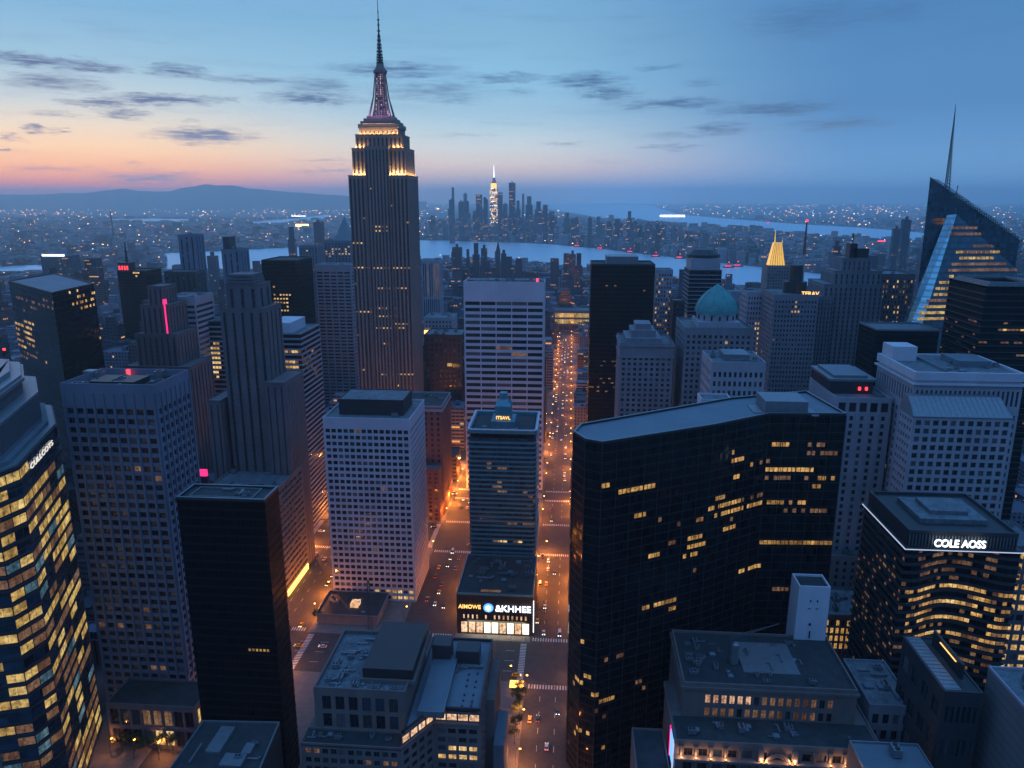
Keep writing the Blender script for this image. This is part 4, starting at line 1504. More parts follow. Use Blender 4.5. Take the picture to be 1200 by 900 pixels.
mb.box(ac + 5.2, ac + 7, fyy - 1.8, fyy - .01, 0, zm_ - 1.3)
S.part(mb, 'arch_pier', M['pinkstone'])
zul = ay(880, 893, fyy - 2)[2]
um = MB()
um.cyl(0, 0, 0, .35, .3, .42, n=8)
um.cyl(0, 0, .35, .42, .36, n=8, mi=1)
ume = um.mesh('uplight', [M['dmetal'], M['orange']])
ul_ = bpy.data.lights.new('uplight_lamp', 'POINT')
ul_.energy = 520
ul_.color = (1, .52, .24)
ul_.shadow_soft_size = .3
for x in [fx0 + 2 + i * wf for i in (0, 1, 2, 3, 10, 11, 12, 13)] + [ac - 4.2, ac + 4.2, ac - 6, ac + 6]:
    o = bpy.data.objects.new('uplight', ume)
    o.location = Vector((x, fyy - 2.1, zul)) - S.root.location
    link(o, S.root)
    l_ = bpy.data.objects.new('uplight_lamp', ul_)
    l_.location = (0, 0, 1.0)
    link(l_, o)
mb = MB()
mb.box(fx0 - .6, fx1 + .6, fyy - 2.6, fyy - .01, zul - 1, zul)
S.part(mb, 'ledge', M['pinkstone'])
# coloured screens on its left face
mb = MB()
for k, (z0_, z1_) in enumerate(((zm_ - 13, zm_ - 2),)):
    mb.box(fx0 - .7, fx0 - .4, fyy + 1, fyy + 9, z0_, z1_)
S.part(mb, 'video_screen', M['blue'])
for (ya, yb2, mk) in ((fyy + .6, fyy + 1.3, 'coolstrip'), (fyy + 8.8, fyy + 9.4, 'pink')):
    mb = MB()
    mb.box(fx0 - 1.0, fx0 - .45, ya, yb2, zm_ - 14, zm_ - .6)
    S.part(mb, 'screen_edge_light', M[mk])

# -- white chimney tower behind it
zT = 92
tx0, tx1, ty = PX(937, 690, zT)[0], PX(973, 690, zT)[0], PX(955, 690, zT)[1]
Tw = Bld('white_shaft_tower', 'plain white square shaft rising behind the classical building roof', ((tx0 + tx1) / 2, ty + 5, 0), 'tower')
keep(rect(tx0, tx1, ty, ty + 11))
Tw.wall.prism(rect(tx0 - .4, tx1 + .4, ty - .3, ty + 11.3), 0, zT, 0, poly2=rect(tx0, tx1, ty, ty + 11))
Tw.part(Tw.wall, 'wall', M['white'])
Tw.pm = M['white']
Tw.roof(rect(tx0, tx1, ty, ty + 11), zT, 'roofdark', 1.0, t=.6)
mb = MB()
for (u, z, w_, h_) in [(a_, b__ + 6, c_, d__) for (a_, b__, c_, d__) in ((.4, 80, .5, .9), (.62, 80, .5, .9), (.38, 76.8, 1, .25), (.62, 76.8, 1, .25), (.45, 69, .9, 1.1), (.47, 63, .5, 3.4), (.5, 60.5, 1.6, 1))]:
    x = tx0 + (tx1 - tx0) * u
    mb.box(x - w_ / 2, x + w_ / 2, ty - .42, ty - .2, z, z + h_)
Tw.part(mb, 'openings', M['pane'])

# -- curved office with COLE AOSS sign
zR = ay(1130, 627, 300)[2]
rx0, rx1 = ay(1064, 627, 300)[0], ay(1200, 627, 300)[0]
ptsR = []
for i in range(13):
    u = i / 12
    x = rx0 + (rx1 - rx0) * u
    ptsR.append((x, 300 + 7.5 * math.sin(math.pi * min(1, max(0, (u - .1) / .8))) ** 1.3))
pR = ptsR + [(rx1, 346), (rx0, 346)]
Rb = curtain('curved_office', 'dark office block with dished front, wavy lit floors and a white roofline sign', pR, 0, zR - 7, 3.75, 1.9, 'glassdark', tuple(range(12)) + (14,), ledge=(.7, 1.15, 'bandd'), litp=.0,
             lit=[(1075, 640, 1180, 660, .5, 'litdim'), (1080, 655, 1165, 680, .6, 'litdim'), (1080, 684, 1155, 692, .97, 'lit'), (1070, 694, 1170, 716, .35, 'litdim'), (1078, 700, 1160, 707, .95, 'lit'), (1064, 716, 1160, 742, .35, 'litdim'), (1070, 721, 1150, 728, .93, 'lit'), (1072, 738, 1140, 744, .85, 'lit'), (1060, 742, 1190, 790, .5, 'litdim'), (1062, 690, 1090, 760, .4, 'litamb'), (1140, 690, 1185, 760, .35, 'litamb'), (1060, 780, 1180, 830, .35, 'litdim'), (1000, 650, 1062, 800, .22, 'litdim')], minpx=1, hr=.5, wr=.9, roofm='roofdark', par=0)
mb = MB()
mb.prism(rect(rx0 - .5, rx1 + .5, 299.3, 346.5), zR - 7, zR - 6.2)
mb.prism(rect(rx0 + 1, rx1 - 1, 301.5, 345), zR - 6.2, zR - .5)
Rb.part(mb, 'attic', M['dmetal'])
mb = MB()
mb.ring(rect(rx0 + 1, rx1 - 1, 301.5, 345), zR - .5, zR + .8, .7)
Rb.part(mb, 'roof_parapet', M['bandd'])
mb = MB()
mb.prism(rect(rx0 + 10, rx1 - 8, 312, 336), zR - .5, zR + 1.6)
mb.prism(rect(rx0 + 16, rx1 - 14, 317, 332), zR + 1.6, zR + 3.4)
Rb.part(mb, 'roof_tier', M['roofblue'])
mb = MB()
mb.ring(rect(rx0 - .9, rx1 + .9, 298.9, 346.9), zR - 7.0, zR - 6.7, .35)
Rb.part(mb, 'edge_light_strip', M['coolstrip'])
text(Rb, 'COLE AOSS', ((ay(1097, 623, 299)[0] + ay(1159, 623, 299)[0]) / 2, 299.4, zR - 5.3), 4.6, 'whitelamp', 0, .25, ax=.86)
mb = MB()
for i in range(34):
    x = rx0 + 1.5 + i * (rx1 - rx0 - 3) / 33
    mb.box(x - .12, x + .12, 300.9, 301.49, zR - 6.1, zR - 1)
Rb.part(mb, 'attic_fins', M['metal'])

# -- small blocks at the bottom right
b2 = box_building('dark_annexe', 'small black block with a pale louvred roof strip below the curved office', 1107, 1153, 811, 238, 34, 'bandd', 6, 6, 4, .6, .5, litp=0, nclut=0, roofm='roofdark', par=.6, sides='L')
mb = MB()
mb.box(b2.x0 + .6, b2.x0 + 6, b2.Y + .8, b2.Y1 - 1, b2.z + .06, b2.z + .8)
for k in range(14):
    mb.box(b2.x0 + .7, b2.x0 + 5.9, b2.Y + 1.5 + k * 2.3, b2.Y + 1.7 + k * 2.3, b2.z + .8, b2.z + .95)
b2.part(mb, 'louvred_roof_strip', M['metal'])
mb = MB()
mb.box(b2.x0 + 9, b2.x1 - 3, b2.Y + 8, b2.Y1 - 4, b2.z + .06, b2.z + 6)
b2.part(mb, 'penthouse', M['dmetal'])
mb = MB()
mb.box(b2.x0 + 8.7, b2.x0 + 8.98, b2.Y + 12, b2.Y + 24, b2.z + 4.4, b2.z + 4.7)
b2.part(mb, 'light_strip', M['amber'])
zc_ = 88
c0_, c1_, c2_, c3_ = az(1128, 908, zc_ - 20), az(1158, 783, zc_), az(1260, 783, zc_), az(1260, 900, zc_)
g0, g1 = az(1180, 866, zc_), az(1158, 783, zc_)
pG = rect(g1[0], g1[0] + 60, g1[1] - 110, g1[1])
Gs = Bld('blank_slab_block', 'pale blank concrete slab block cut by the bottom right corner', (g1[0] + 20, g1[1] - 20, 0))
keep(pG)
Gs.wall.prism(pG, 0, zc_, 0)
Gs.part(Gs.wall, 'wall', M['concslab'])
mb = MB()
d = Vector(pG[0]) - Vector(pG[3])
for k in range(1, 22):
    z = zc_ - k * 3.4
    mb.prism([(pG[3][0] - .05, pG[3][1]), (pG[0][0] - .05, pG[0][1]), (pG[0][0] + .1, pG[0][1]), (pG[3][0] + .1, pG[3][1])][::-1], z, z + .14)
Gs.part(mb, 'panel_joints', M['frame'])
Gs.pm = M['pale']
Gs.roof(pG, zc_, 'roofblue', 1.0)
clutter(Gs, g1[0] + 6, g1[0] + 30, g1[1] - 45, g1[1] - 4, zc_, 24)
b3 = box_building('flat_roofed_block', 'low block with a plain blue flat roof at the bottom edge beside the classical building', 1012, 1098, 903, 226, 14, 'pinkstone', 6, 6, 3, litp=0, nclut=1, roofm='roofsmooth', par=.8, pm='metal')
b4 = box_building('stone_annexe', 'small pale stone annexe with ducts across its roof right of the classical building', 1004, 1062, 826, 262, 30, 'grey', 4, 8, 4, litp=0, nclut=10, roofm='roofblue', par=.8, floorz=0, X=(sx1 + 7, sx1 + 24))
b5 = box_building('low_side_block', 'narrow low dark roofed block left of the classical building at the bottom edge', 746, 782, 905, 238, 24, 'pinkstone', 3, 6, 3, litp=.1, nclut=0, roofm='roofdark', par=.8, X=(ay(746, 905, 238)[0], fx0 - 2.2))
b6 = box_building('lit_ground_block', 'low block with rows of orange lit windows behind the white shaft', 958, 1030, 700, 384, 30, 'brown', 14, 5, 3, .6, .75, lit=[(955, 690, 1035, 760, .85, 'litamb')], litp=0, nclut=12, roofm='roofblue', par=.8, X=(134, 176), z=27, minpx=2)
b6b = box_building('grey_stepped_block', 'low grey block with bluish roofs between the dark faceted building and the curved office', 958, 1030, 650, 430, 26, 'grey', 10, 8, 3, .4, .6, lit=[], litp=.03, nclut=12, roofm='roofblue', par=.8, X=(138, 186), z=40, minpx=8)
b7 = box_building('orange_lit_block', 'narrow block glowing with orange windows at the right edge', 1181, 1240, 640, 345, 30, 'brown', 8, 16, 6, .7, .6, lit=[(1160, 640, 1260, 820, .9, 'lit')], litp=.0, nclut=2, sides='L', minpx=3, X=(rx1 + 4, rx1 + 40), par=.8)

# ================================================================== MIDDLE DISTANCE TOWERS
# -- stepped stone tower with vertical window strips, left
D = Bld('stepped_stone_tower', 'brownish stone setback tower with dark vertical window strips behind the lower left black tower', (-205, 465, 0))
zD = ay(283, 332, 450)[2]


def tier(b, xl, xr, yt, Y0, dep, zb, bays, m_strip='esbw', pierm=None, sw=.36, sides=True, px=True, top=.6):
    """a masonry tier: wall with recessed dark window strips between piers on the front and both sides"""
    x0, x1 = (ay(xl, yt, Y0)[0], ay(xr, yt, Y0)[0]) if px else (xl, xr)
    z1 = ay((xl + xr) / 2, yt, Y0)[2] if px else yt
    mb = b.wall
    st = b.strips
    n = bays
    for (p0, p1, k) in (((x0, Y0), (x1, Y0), n), ((x1, Y0), (x1, Y0 + dep), max(2, int(n * dep / (x1 - x0)))), ((x1, Y0 + dep), (x0, Y0 + dep), 0), ((x0, Y0 + dep), (x0, Y0), max(2, int(n * dep / (x1 - x0))))):
        p0, p1 = Vector(p0), Vector(p1)
        if not k:
            mb.wallq(p0, p1, zb, z1)
            continue
        L = (p1 - p0).length
        d = (p1 - p0) / L
        nr = Vector((d.y, -d.x))
        cw_ = L / k
        u = 0
        rec = .7
        zt_ = z1 - 2.5
        for i in range(k):
            a = i * cw_ + cw_ * (1 - sw) / 2
            e = a + cw_ * sw
            mb.wallq(p0 + d * u, p0 + d * a, zb, zt_)
            A_, E_ = p0 + d * a, p0 + d * e
            mb.wallq(A_, A_ - nr * rec, zb, zt_)
            mb.wallq(E_ - nr * rec, E_, zb, zt_)
            st.wallq(A_ - nr * rec, E_ - nr * rec, zb, zt_)
            z = zb + 3.
            while z < zt_ - 2:              # spandrels
                st.prism([tuple(A_ - nr * (rec - .12)), tuple(E_ - nr * (rec - .12)), tuple(E_ - nr * (rec + .02)), tuple(A_ - nr * (rec + .02))], z, z + 1.1, 1)
                z += 3.8
            u = e
        mb.wallq(p0 + d * u, p1, zb, zt_)
        mb.wallq(p0, p1, zt_, z1)
    mb.face([(x0, Y0, z1), (x1, Y0, z1), (x1, Y0 + dep, z1), (x0, Y0 + dep, z1)])
    mb.ring(rect(x0, x1, Y0, Y0 + dep), z1 + .01, z1 + top, -.35)
    return x0, x1, z1


def stepped(b, m, tiers, strip='esbw', sp='frame'):
    b.strips = MB()
    out = [tier(b, *t_[:-1], **t_[-1]) for t_ in tiers]
    b.part(b.wall, 'wall', M[m])
    b.part(b.strips, 'window_strips', [M[strip], M[sp]])
    return out


keep(rect(-232, -180, 440, 490))
stepped(D, 'brown', [(264, 302, 334, 456, 20, 150, 3, {'sw': .3}), (257, 310, 362, 452, 27, 0, 5, {'sw': .3}), (310, 333, 449, 447, 34, 0, 3, {'sw': .22}), (243, 258, 470, 447, 34, 0, 2, {'sw': .22})])
mb = MB()
xa, xb = ay(266, 336, 460)[0], ay(300, 336, 460)[0]
for k in range(4):
    mb.box(xa + k * .6, xb - k * .6, 458, 476, zD + k * 2.0 - 3, zD + k * 2.0 - 1.4)
D.part(mb, 'crown_tier', M['brown'])
_k = ray(325, 572)
DYF = -178.5 / (_k[0] / _k[1])
Dp = box_building('banded_podium_block', 'low corner block with pale horizontal bands over a glowing orange street', 298, 325, 572, DYF, DYF * lr(325, 572, 354, 553) - DYF, 'beige', 6, 17, 8, .94, .45, .5, par=1., mt=1.5, litp=.004, nclut=4, minpx=8, X=(-222, -178.5), sides='R')
mb = MB()
mb.box(-178.4, -177.9, DYF + 3, Dp.Y1 - 2, .3, 4.2)
Dp.part(mb, 'lit_shop_front', M['orange'])

E_ = curtain('banded_office_tower', 'dark office tower with pale horizontal bands right of the stepped stone tower', rect(ay(312, 392, 530)[0], ay(352, 392, 530)[0], 530, 572), 0, ay(330, 392, 530)[2], 3.9, 2.6, 'glassdark', (0, 1), ledge=(.5, 1.4, 'bandl'),
             lit=[(315, 424, 350, 436, .65, 'lit'), (315, 436, 350, 444, .7, 'lit'), (348, 408, 372, 440, .35, 'litdim')], litp=.02, roofm='roofblue', minpx=2, parm='bandl')
mb = MB()
x0, x1 = ay(312, 392, 532)[0], ay(352, 392, 532)[0]
mb.box(x0 + 1, x1 - 8, 534, 566, E_.z, E_.z + 8)
E_.part(mb, 'plant_room', M['white'])

Fb = curtain('black_box_tower', 'black box tower with a block of small lit windows left of the white banded tower', rect(ay(306, 306, 740)[0], ay(346, 306, 740)[0], 740, 790), 0, ay(330, 306, 740)[2], 4, 3.2, 'glassblack', (0, 1),
             lit=[(320, 344, 340, 368, .75, 'lit'), (312, 315, 322, 340, .05, 'lit')], litp=.0, minpx=1, hr=.4, wr=.6)
G = box_building('white_banded_tower', 'slim whitish tower of close horizontal bands just left of the tallest tower', 369, 411, 310, 800, 30, 'pale', 5, 46, 3, .8, .45, .4, litp=.0, nclut=4, minpx=9, par=1, mt=6)
Gp = box_building('pyramid_topped_tower', 'far tower with a steep dark pyramid roof behind the white banded tower', 379, 411, 282, 1000, 30, 'grey', 8, 60, 5, .5, .5, .4, litp=.02, nclut=0, minpx=20, lit=[(379, 290, 411, 300, .5, 'lit')])
mb = MB()
q = rect(ay(390, 282, 1000)[0], ay(412, 282, 1000)[0], 1004, 1026)
cq = (q[0][0] + q[1][0]) / 2
mb.prism(q, Gp.z, ay(400, 254, 1015)[2], 0, poly2=[(cq - .3, 1014.7), (cq + .3, 1014.7), (cq + .3, 1015.3), (cq - .3, 1015.3)])
Gp.part(mb, 'pyramid_roof', M['metal'])

# -- the great spired tower
T = Bld('art_deco_skyscraper', 'tallest stone skyscraper with lit setbacks, purple lit mast and long antenna', (-180, 725, 0), 'skyscraper')
Y0 = 700
keep(rect(-215, -140, 690, 770))
X0, X1 = ay(408, 206, Y0)[0], ay(478, 206, Y0)[0]
XW = X1 - X0
dep = 46
zt1 = ay(440, 206, Y0)[2]
T.strips = MB()
tier(T, X0, X1, zt1, Y0, dep, 0, 15, px=False, sw=.48)
cen0, cen1 = X0 + XW * .30, X1 - XW * .30
# projecting centre bay running up through the setbacks
tier(T, cen0, cen1, ay(440, 172, Y0)[2], Y0 - 2, dep, 0, 7, px=False, sw=.45)
tier(T, X0 + 3.6, X1 - 2.2, ay(440, 174, Y0 + 3)[2], Y0 + 3, dep - 6, zt1 - 3, 13, px=False, sw=.45)
tier(T, X0 + 7, X1 - 6, ay(440, 158, Y0 + 5)[2], Y0 + 5, dep - 10, zt1 + 15, 11, px=False, sw=.45)
z4 = ay(440, 150, Y0 + 8)[2]
tier(T, X0 + 10, X1 - 9.5, z4, Y0 + 8, dep - 16, zt1 + 25, 9, px=False, sw=.3, top=1)
T.part(T.wall, 'wall', M['esb'])
T.part(T.strips, 'window_strips', [M['esbw'], M['frame']])
T.wall = MB()
nr = Vector((0, -1))
for (x0_, x1_, y_, z_) in [(410, 422, 283, 1), (432, 458, 267, 1), (432, 458, 271, 1), (412, 424, 283, 1), (415, 428, 313, 1), (428, 494, 314, 1), (412, 420, 331, 1), (440, 476, 338, 1), (415, 438, 366, 1), (440, 466, 363, 1), (440, 464, 370, 1), (440, 476, 384, 1), (460, 478, 379, 1), (445, 485, 440, 1), (418, 437, 434, .7), (416, 424, 393, .8), (418, 430, 258, .4), (448, 462, 401, .5), (430, 476, 222, .12), (430, 476, 240, .1), (470, 480, 259, .6), (445, 468, 354, .3), (462, 470, 452, .7)]:
    z_row = ay((x0_ + x1_) / 2, y_, Y0)[2]
    z_row = round(z_row / 3.8) * 3.8
    k = 15
    for i in range(k):
        u = (i + .5) / k
        x = X0 + XW * u
        px_, py_, _ = proj((x, Y0, z_row))
        if x0_ <= px_ <= x1_ and random.random() < .9 * z_:
            yy = Y0 - 2 + .55 if cen0 < x < cen1 else Y0 + .55
            T.win.append((10, (x, yy, z_row), 0., XW / k * .46, 1.5, random.choice(('lit', 'lit', 'litdim')), 0))
for (y_, a_) in ((314, 1), (360, .9), (420, .5)):
    z_row = ay(488, y_, Y0 + 20)[2]
    for i in range(14):
        if random.random() < a_ * .8:
            T.win.append((8, (X1 - .5, Y0 + 3 + i * 3, z_row), math.pi / 2, 1.6, 1.5, 'lit', 0))
T.windows('window', 1, 100)
cxT = (X0 + X1) / 2 + .3
cyT = Y0 + dep / 2


def yt(y):
    return ay(447, y, cyT)[2]


mb = MB()
for k, (w_, za, zb) in enumerate([(19, yt(152), yt(147)), (17, yt(147), yt(143.5)), (14.5, yt(143.5), yt(140)), (12, yt(140), yt(137))]):
    mb.box(cxT - w_, cxT + w_, cyT - w_ * .8, cyT + w_ * .8, za, zb)
T.part(mb, 'mast_base', M['esb'])
mb = MB()
zb0, zb1 = yt(137), yt(86)
MP = [(0, 8.4), (.2, 6.4), (.45, 5.2), (.75, 4.4), (1, 4.1)]


def mr_(u):
    for (a, b1), (c, d1) in zip(MP, MP[1:]):
        if u <= c:
            return b1 + (d1 - b1) * (u - a) / (c - a)
    return MP[-1][1]


for (a, b1), (c, d1) in zip(MP, MP[1:]):
    mb.cyl(cxT, cyT, zb0 + (zb1 - zb0) * a, zb0 + (zb1 - zb0) * c, b1, d1, n=16)
T.part(mb, 'mast', M['esbw'])
mb = MB()
mbw = MB()
for i in range(16):
    a = 2 * math.pi * i / 16 + .2
    ca, sa = math.cos(a), math.sin(a)
    N_ = 20
    for j in range(N_):
        if random.random() < .3:
            continue
        u0, u1 = j / N_, (j + .55) / N_
        r0, r1 = mr_(u0) + .15, mr_(u1) + .15
        (mb if i % 2 or random.random() < .5 else mbw).bar((cxT + r0 * ca, cyT + r0 * sa, zb0 + (zb1 - zb0) * u0), (cxT + r1 * ca, cyT + r1 * sa, zb0 + (zb1 - zb0) * u1), .2, 4)
T.part(mb, 'mast_light_strips', M['mast'])
T.part(mbw, 'mast_lamps', M['mastw'])
mb = MB()
for i in range(16):
    a = 2 * math.pi * i / 16 + .4
    ca, sa = math.cos(a), math.sin(a)
    for j in range(8):
        u0, u1 = j / 8, (j + 1) / 8
        r0, r1 = mr_(u0) + .3, mr_(u1) + .3
        mb.bar((cxT + r0 * ca, cyT + r0 * sa, zb0 + (zb1 - zb0) * u0), (cxT + r1 * ca, cyT + r1 * sa, zb0 + (zb1 - zb0) * u1), .42, 4)
for j in range(9):
    r0 = mr_(j / 9)
    mb.cyl(cxT, cyT, zb0 + (zb1 - zb0) * j / 9, zb0 + (zb1 - zb0) * j / 9 + .7, r0 + .25, n=16)
for i in range(4):
    a = math.pi / 4 + i * math.pi / 2
    ca, sa = math.cos(a), math.sin(a)
    mb.bar((cxT + 13.5 * ca, cyT + 13.5 * sa, zb0 - 1), (cxT + 8.2 * ca, cyT + 8.2 * sa, zb0 + (zb1 - zb0) * .45), 1.3, 4, r2=.7)
    mb.bar((cxT + 8.2 * ca, cyT + 8.2 * sa, zb0 + (zb1 - zb0) * .45), (cxT + 5.5 * ca, cyT + 5.5 * sa, zb1), .7, 4, r2=.5)
T.part(mb, 'mast_buttresses', M['esb'])
mb = MB()
mb.cyl(cxT, cyT, zb1, zb1 + 2.5, 6.2, 6.4, n=16)
mb.cyl(cxT, cyT, zb1 + 2.5, zb1 + 4.5, 5.0, 4.6, n=16)
mb.cyl(cxT, cyT, zb1 + 4.5, zb1 + 8, 3.9, 3.2, n=14)
T.part(mb, 'observatory_cap', M['esb'])
mb = MB()
zs, ze = zb1 + 8, yt(-3)
mb.cyl(cxT, cyT, zs, yt(52), 1.6, 1.0, n=8)
mb.cyl(cxT, cyT, yt(52), yt(26), .8, .6, n=8)
mb.cyl(cxT, cyT, yt(26), ze, .45, .22, n=6)
for y_, r_ in ((74, 3.4), (71, 3.1), (68, 3.2), (65, 2.9), (61, 2.8), (57, 2.3), (53, 2.2), (48, 1.9), (43, 1.6), (37, 1.5), (30, 1.1), (24, 1.2), (15, .7)):
    mb.cyl(cxT, cyT, yt(y_), yt(y_) + 1.0, r_, n=8)
for i in range(4):
    a = i * math.pi / 2 + .4
    for k in range(9):
        y0_, y1_ = 75 - k * 4, 75 - (k + 1) * 4
        q0_, q1_ = 3.2 * (1 - k / 12), 3.2 * (1 - (k + 1) / 12)
        mb.bar((cxT + q0_ * math.cos(a), cyT + q0_ * math.sin(a), yt(y0_)), (cxT + q1_ * math.cos(a + .8 * (-1) ** k), cyT + q1_ * math.sin(a + .8 * (-1) ** k), yt(y1_)), .3, 4)
T.part(mb, 'antenna', M['dmetal'])
# floodlights on the setback ledges
fl = MB()
fl.box(-.8, .8, -.5, .5, 0, .6)
fl.box(-.7, .7, .1, .55, .6, .9, 1)
fme = fl.mesh('floodlight', [M['dmetal'], M['orange']])
fdat = bpy.data.lights.new('floodlight_lamp', 'POINT')
fdat.energy = 2600
fdat.color = (1, .58, .22)
fdat.shadow_soft_size = .5


def flood(x, y, z, e=1.0, dat=None):
    o = bpy.data.objects.new('floodlight', fme)
    o.location = Vector((x, y, z)) - T.root.location
    link(o, T.root)
    l_ = bpy.data.objects.new('floodlight_lamp', dat or fdat)
    l_.location = (0, -.2, 1.6)
    link(l_, o)


fd2 = fdat.copy()
fd2.energy = 1300
for i in range(6):
    flood(X0 + 4.5 + i * 2.6, Y0 + .9, zt1)
    flood(X1 - 3.5 - i * 2.6, Y0 + .9, zt1)
zt2 = ay(440, 174, Y0 + 3)[2]
for i in range(12):
    x = X0 + 7 + i * (XW - 12) / 11
    if not cen0 < x < cen1:
        flood(x, Y0 + 3.9, zt2, dat=fd2)
for i in range(9):
    flood(X0 + 11 + i * (XW - 21) / 8, Y0 + 6.4, ay(440, 158, Y0 + 5)[2], dat=fd2)
for i in range(5):
    flood(X1 + .9 - 1.6, Y0 + 8 + i * 7, zt1, dat=fd2)
mb = MB()
mb.box(cxT - 15, cxT + 15, cyT - 13.8, cyT - 13.6, yt(147) - .2, yt(147) + .5)
T.part(mb, 'ledge_light_strip', M['litpeach'])
pd_ = bpy.data.lights.new('mast_glow', 'POINT')
pd_.energy = 900
pd_.color = (.8, .4, 1)
pd_.shadow_soft_size = 1.
for i in range(3):
    o = bpy.data.objects.new('mast_glow', pd_)
    o.location = Vector((cxT - 9 + 9 * i, cyT - 13, zb0 + 2)) - T.root.location
    link(o, T.root)

# -- dark monolith right of the avenue, stone tower, domed tower and their neighbours
a_ = curtain('dark_monolith_tower', 'plain black slab tower with a low rooftop box right of the central avenue', rect(ay(693, 311, 650)[0], ay(768, 311, 650)[0], 650, 690), 0, ay(730, 311, 650)[2], 3.9, 2.5, 'glassblack', (0, 3),
             lit=[(705, 334, 760, 345, .1, 'litdim'), (700, 415, 728, 460, .22, 'litdim'), (690, 452, 715, 456, .5, 'litdim')], litp=.0, roofm='roofdark', minpx=1, hr=.3)
mb = MB()
mb.box(a_.poly[0][0] + 13, a_.poly[1][0] - 14, 656, 684, a_.z, a_.z + 7)
a_.part(mb, 'plant_room', M['metal'])
b_t = Bld('ornate_stone_tower', 'grey stone tower with a stepped square lantern in front of the black monolith', (54, 540, 0))
bb = box_building('ornate_stone_tower', 'grey stone tower with a stepped square lantern in front of the black monolith', 727, 790, 402, 520, 40, 'grey', 9, 38, 7, .5, .55, .5, litp=.006, nclut=4, minpx=10, par=1.5, mt=8, sides='L')
bpy.data.objects.remove(b_t.root)
mb = MB()
for k, (i_, za, zb) in enumerate(((4, 0, 4), (8, 4, 9), (11, 9, 13))):
    mb.box(bb.x0 + i_, bb.x1 - i_ - 4, bb.Y + i_, bb.Y1 - i_, bb.z + za, bb.z + zb)
bb.part(mb, 'stepped_lantern', M['grey'])
mb = MB()
mb.ring(rect(bb.x0, bb.x1, bb.Y, bb.Y1), bb.z - 1.2, bb.z - .2, -.8)
mb.ring(rect(bb.x0, bb.x1, bb.Y, bb.Y1), bb.z - 9.2, bb.z - 8.5, -.6)
bb.part(mb, 'cornice', M['grey'])
cc = box_building('domed_tower', 'stone tower crowned by a green copper dome', 803, 883, 384, 520, 46, 'grey', 12, 40, 9, .5, .55, .5, litp=.004, nclut=0, minpx=10, par=1.5, mt=3, sides='L')
mb = MB()
dx, dy_ = (cc.x0 + cc.x1) / 2 + 1.5, cc.Y + 22
mb.box(dx - 14.5, dx + 14.5, dy_ - 14.5, dy_ + 14.5, cc.z, cc.z + 4)
mb.cyl(dx, dy_, cc.z + 4, cc.z + 9, 14, n=16)
cc.part(mb, 'dome_drum', M['pale'])
mb = MB()
for i in range(16):
    a = 2 * math.pi * i / 16
    mb.box(dx + 14.05 * math.cos(a) - .5, dx + 14.05 * math.cos(a) + .5, dy_ + 14.05 * math.sin(a) - .5, dy_ + 14.05 * math.sin(a) + .5, cc.z + 5, cc.z + 8)
cc.part(mb, 'drum_openings', M['pane'])
mb = MB()
N1, N2 = 8, 8
for j in range(N2):
    a0, a1 = math.pi / 2 * j / N2, math.pi / 2 * (j + 1) / N2
    r0, r1 = 15.2 * (1 - (j / N2) ** 2.1), 15.2 * (1 - ((j + 1) / N2) ** 2.1)
    if j == N2 - 1:
        r1 = .5
    z0, z1 = cc.z + 9 + 20 * j / N2, cc.z + 9 + 20 * (j + 1) / N2
    A1 = [(dx + r0 * math.cos(2 * math.pi * (i + .5) / N1), dy_ + r0 * math.sin(2 * math.pi * (i + .5) / N1)) for i in range(N1)]
    A2 = [(dx + r1 * math.cos(2 * math.pi * (i + .5) / N1), dy_ + r1 * math.sin(2 * math.pi * (i + .5) / N1)) for i in range(N1)]
    mb.prism(A1, z0, z1, 0, j == N2 - 1, False, poly2=A2)
cc.part(mb, 'dome', M['copper'])
mb = MB()
for i in range(N1):
    for j in range(N2 - 1):
        P_ = []
        for jj in (j, j + 1):
            r0 = 15.3 * (1 - (jj / N2) ** 2.1)
            P_.append((dx + r0 * math.cos(2 * math.pi * (i + .5) / N1), dy_ + r0 * math.sin(2 * math.pi * (i + .5) / N1), cc.z + 9 + 20 * jj / N2))
        mb.bar(P_[0], P_[1], .3, 4)
cc.part(mb, 'dome_ribs', M['copper'])
dd = curtain('round_capped_tower', 'dark tower with a pale top storey and black rounded cap behind the green dome', rect(ay(808, 318, 740)[0], ay(846, 318, 740)[0], 740, 775), 0, ay(828, 318, 740)[2], 3.9, 2.5, 'glassdark', (0, 3), ledge=(.5, .7, 'bandl'), litp=.03, minpx=2)
mb = MB()
mb.box(dd.poly[0][0] + 1.5, dd.poly[1][0] - 1.5, 742, 773, dd.z, dd.z + 12)
dd.part(mb, 'top_storey', M['pale'])
mb = MB()
dxx = (dd.poly[0][0] + dd.poly[1][0]) / 2
mb.cyl(dxx, 758, dd.z + 12, dd.z + 15, 16, n=20)
mb.cyl(dxx, 758, dd.z + 15, dd.z + 20, 15, 10, n=20)
dd.part(mb, 'rounded_cap', M['dmetal'])
e1_ = box_building('pale_ribbed_tower', 'narrow pale tower with warm lit windows beside the black monolith', 768, 789, 316, 720, 22, 'pale', 6, 46, 4, .5, .5, litp=.35, nclut=0, minpx=9, sides='')
e2_ = box_building('narrow_dark_tower', 'narrow dark tower squeezed between the pale ribbed tower and the domed tower', 789, 803, 352, 690, 22, 'bandd', 4, 40, 4, .6, .5, litp=.01, nclut=0, minpx=9, sides='')
m1_ = box_building('mansard_block', 'small stone block with a pale flat roof box in front of the domed tower', 834, 898, 424, 450, 34, 'pale', 10, 26, 7, .5, .55, litp=.004, nclut=5, minpx=10, sides='L', mt=4)
mb = MB()
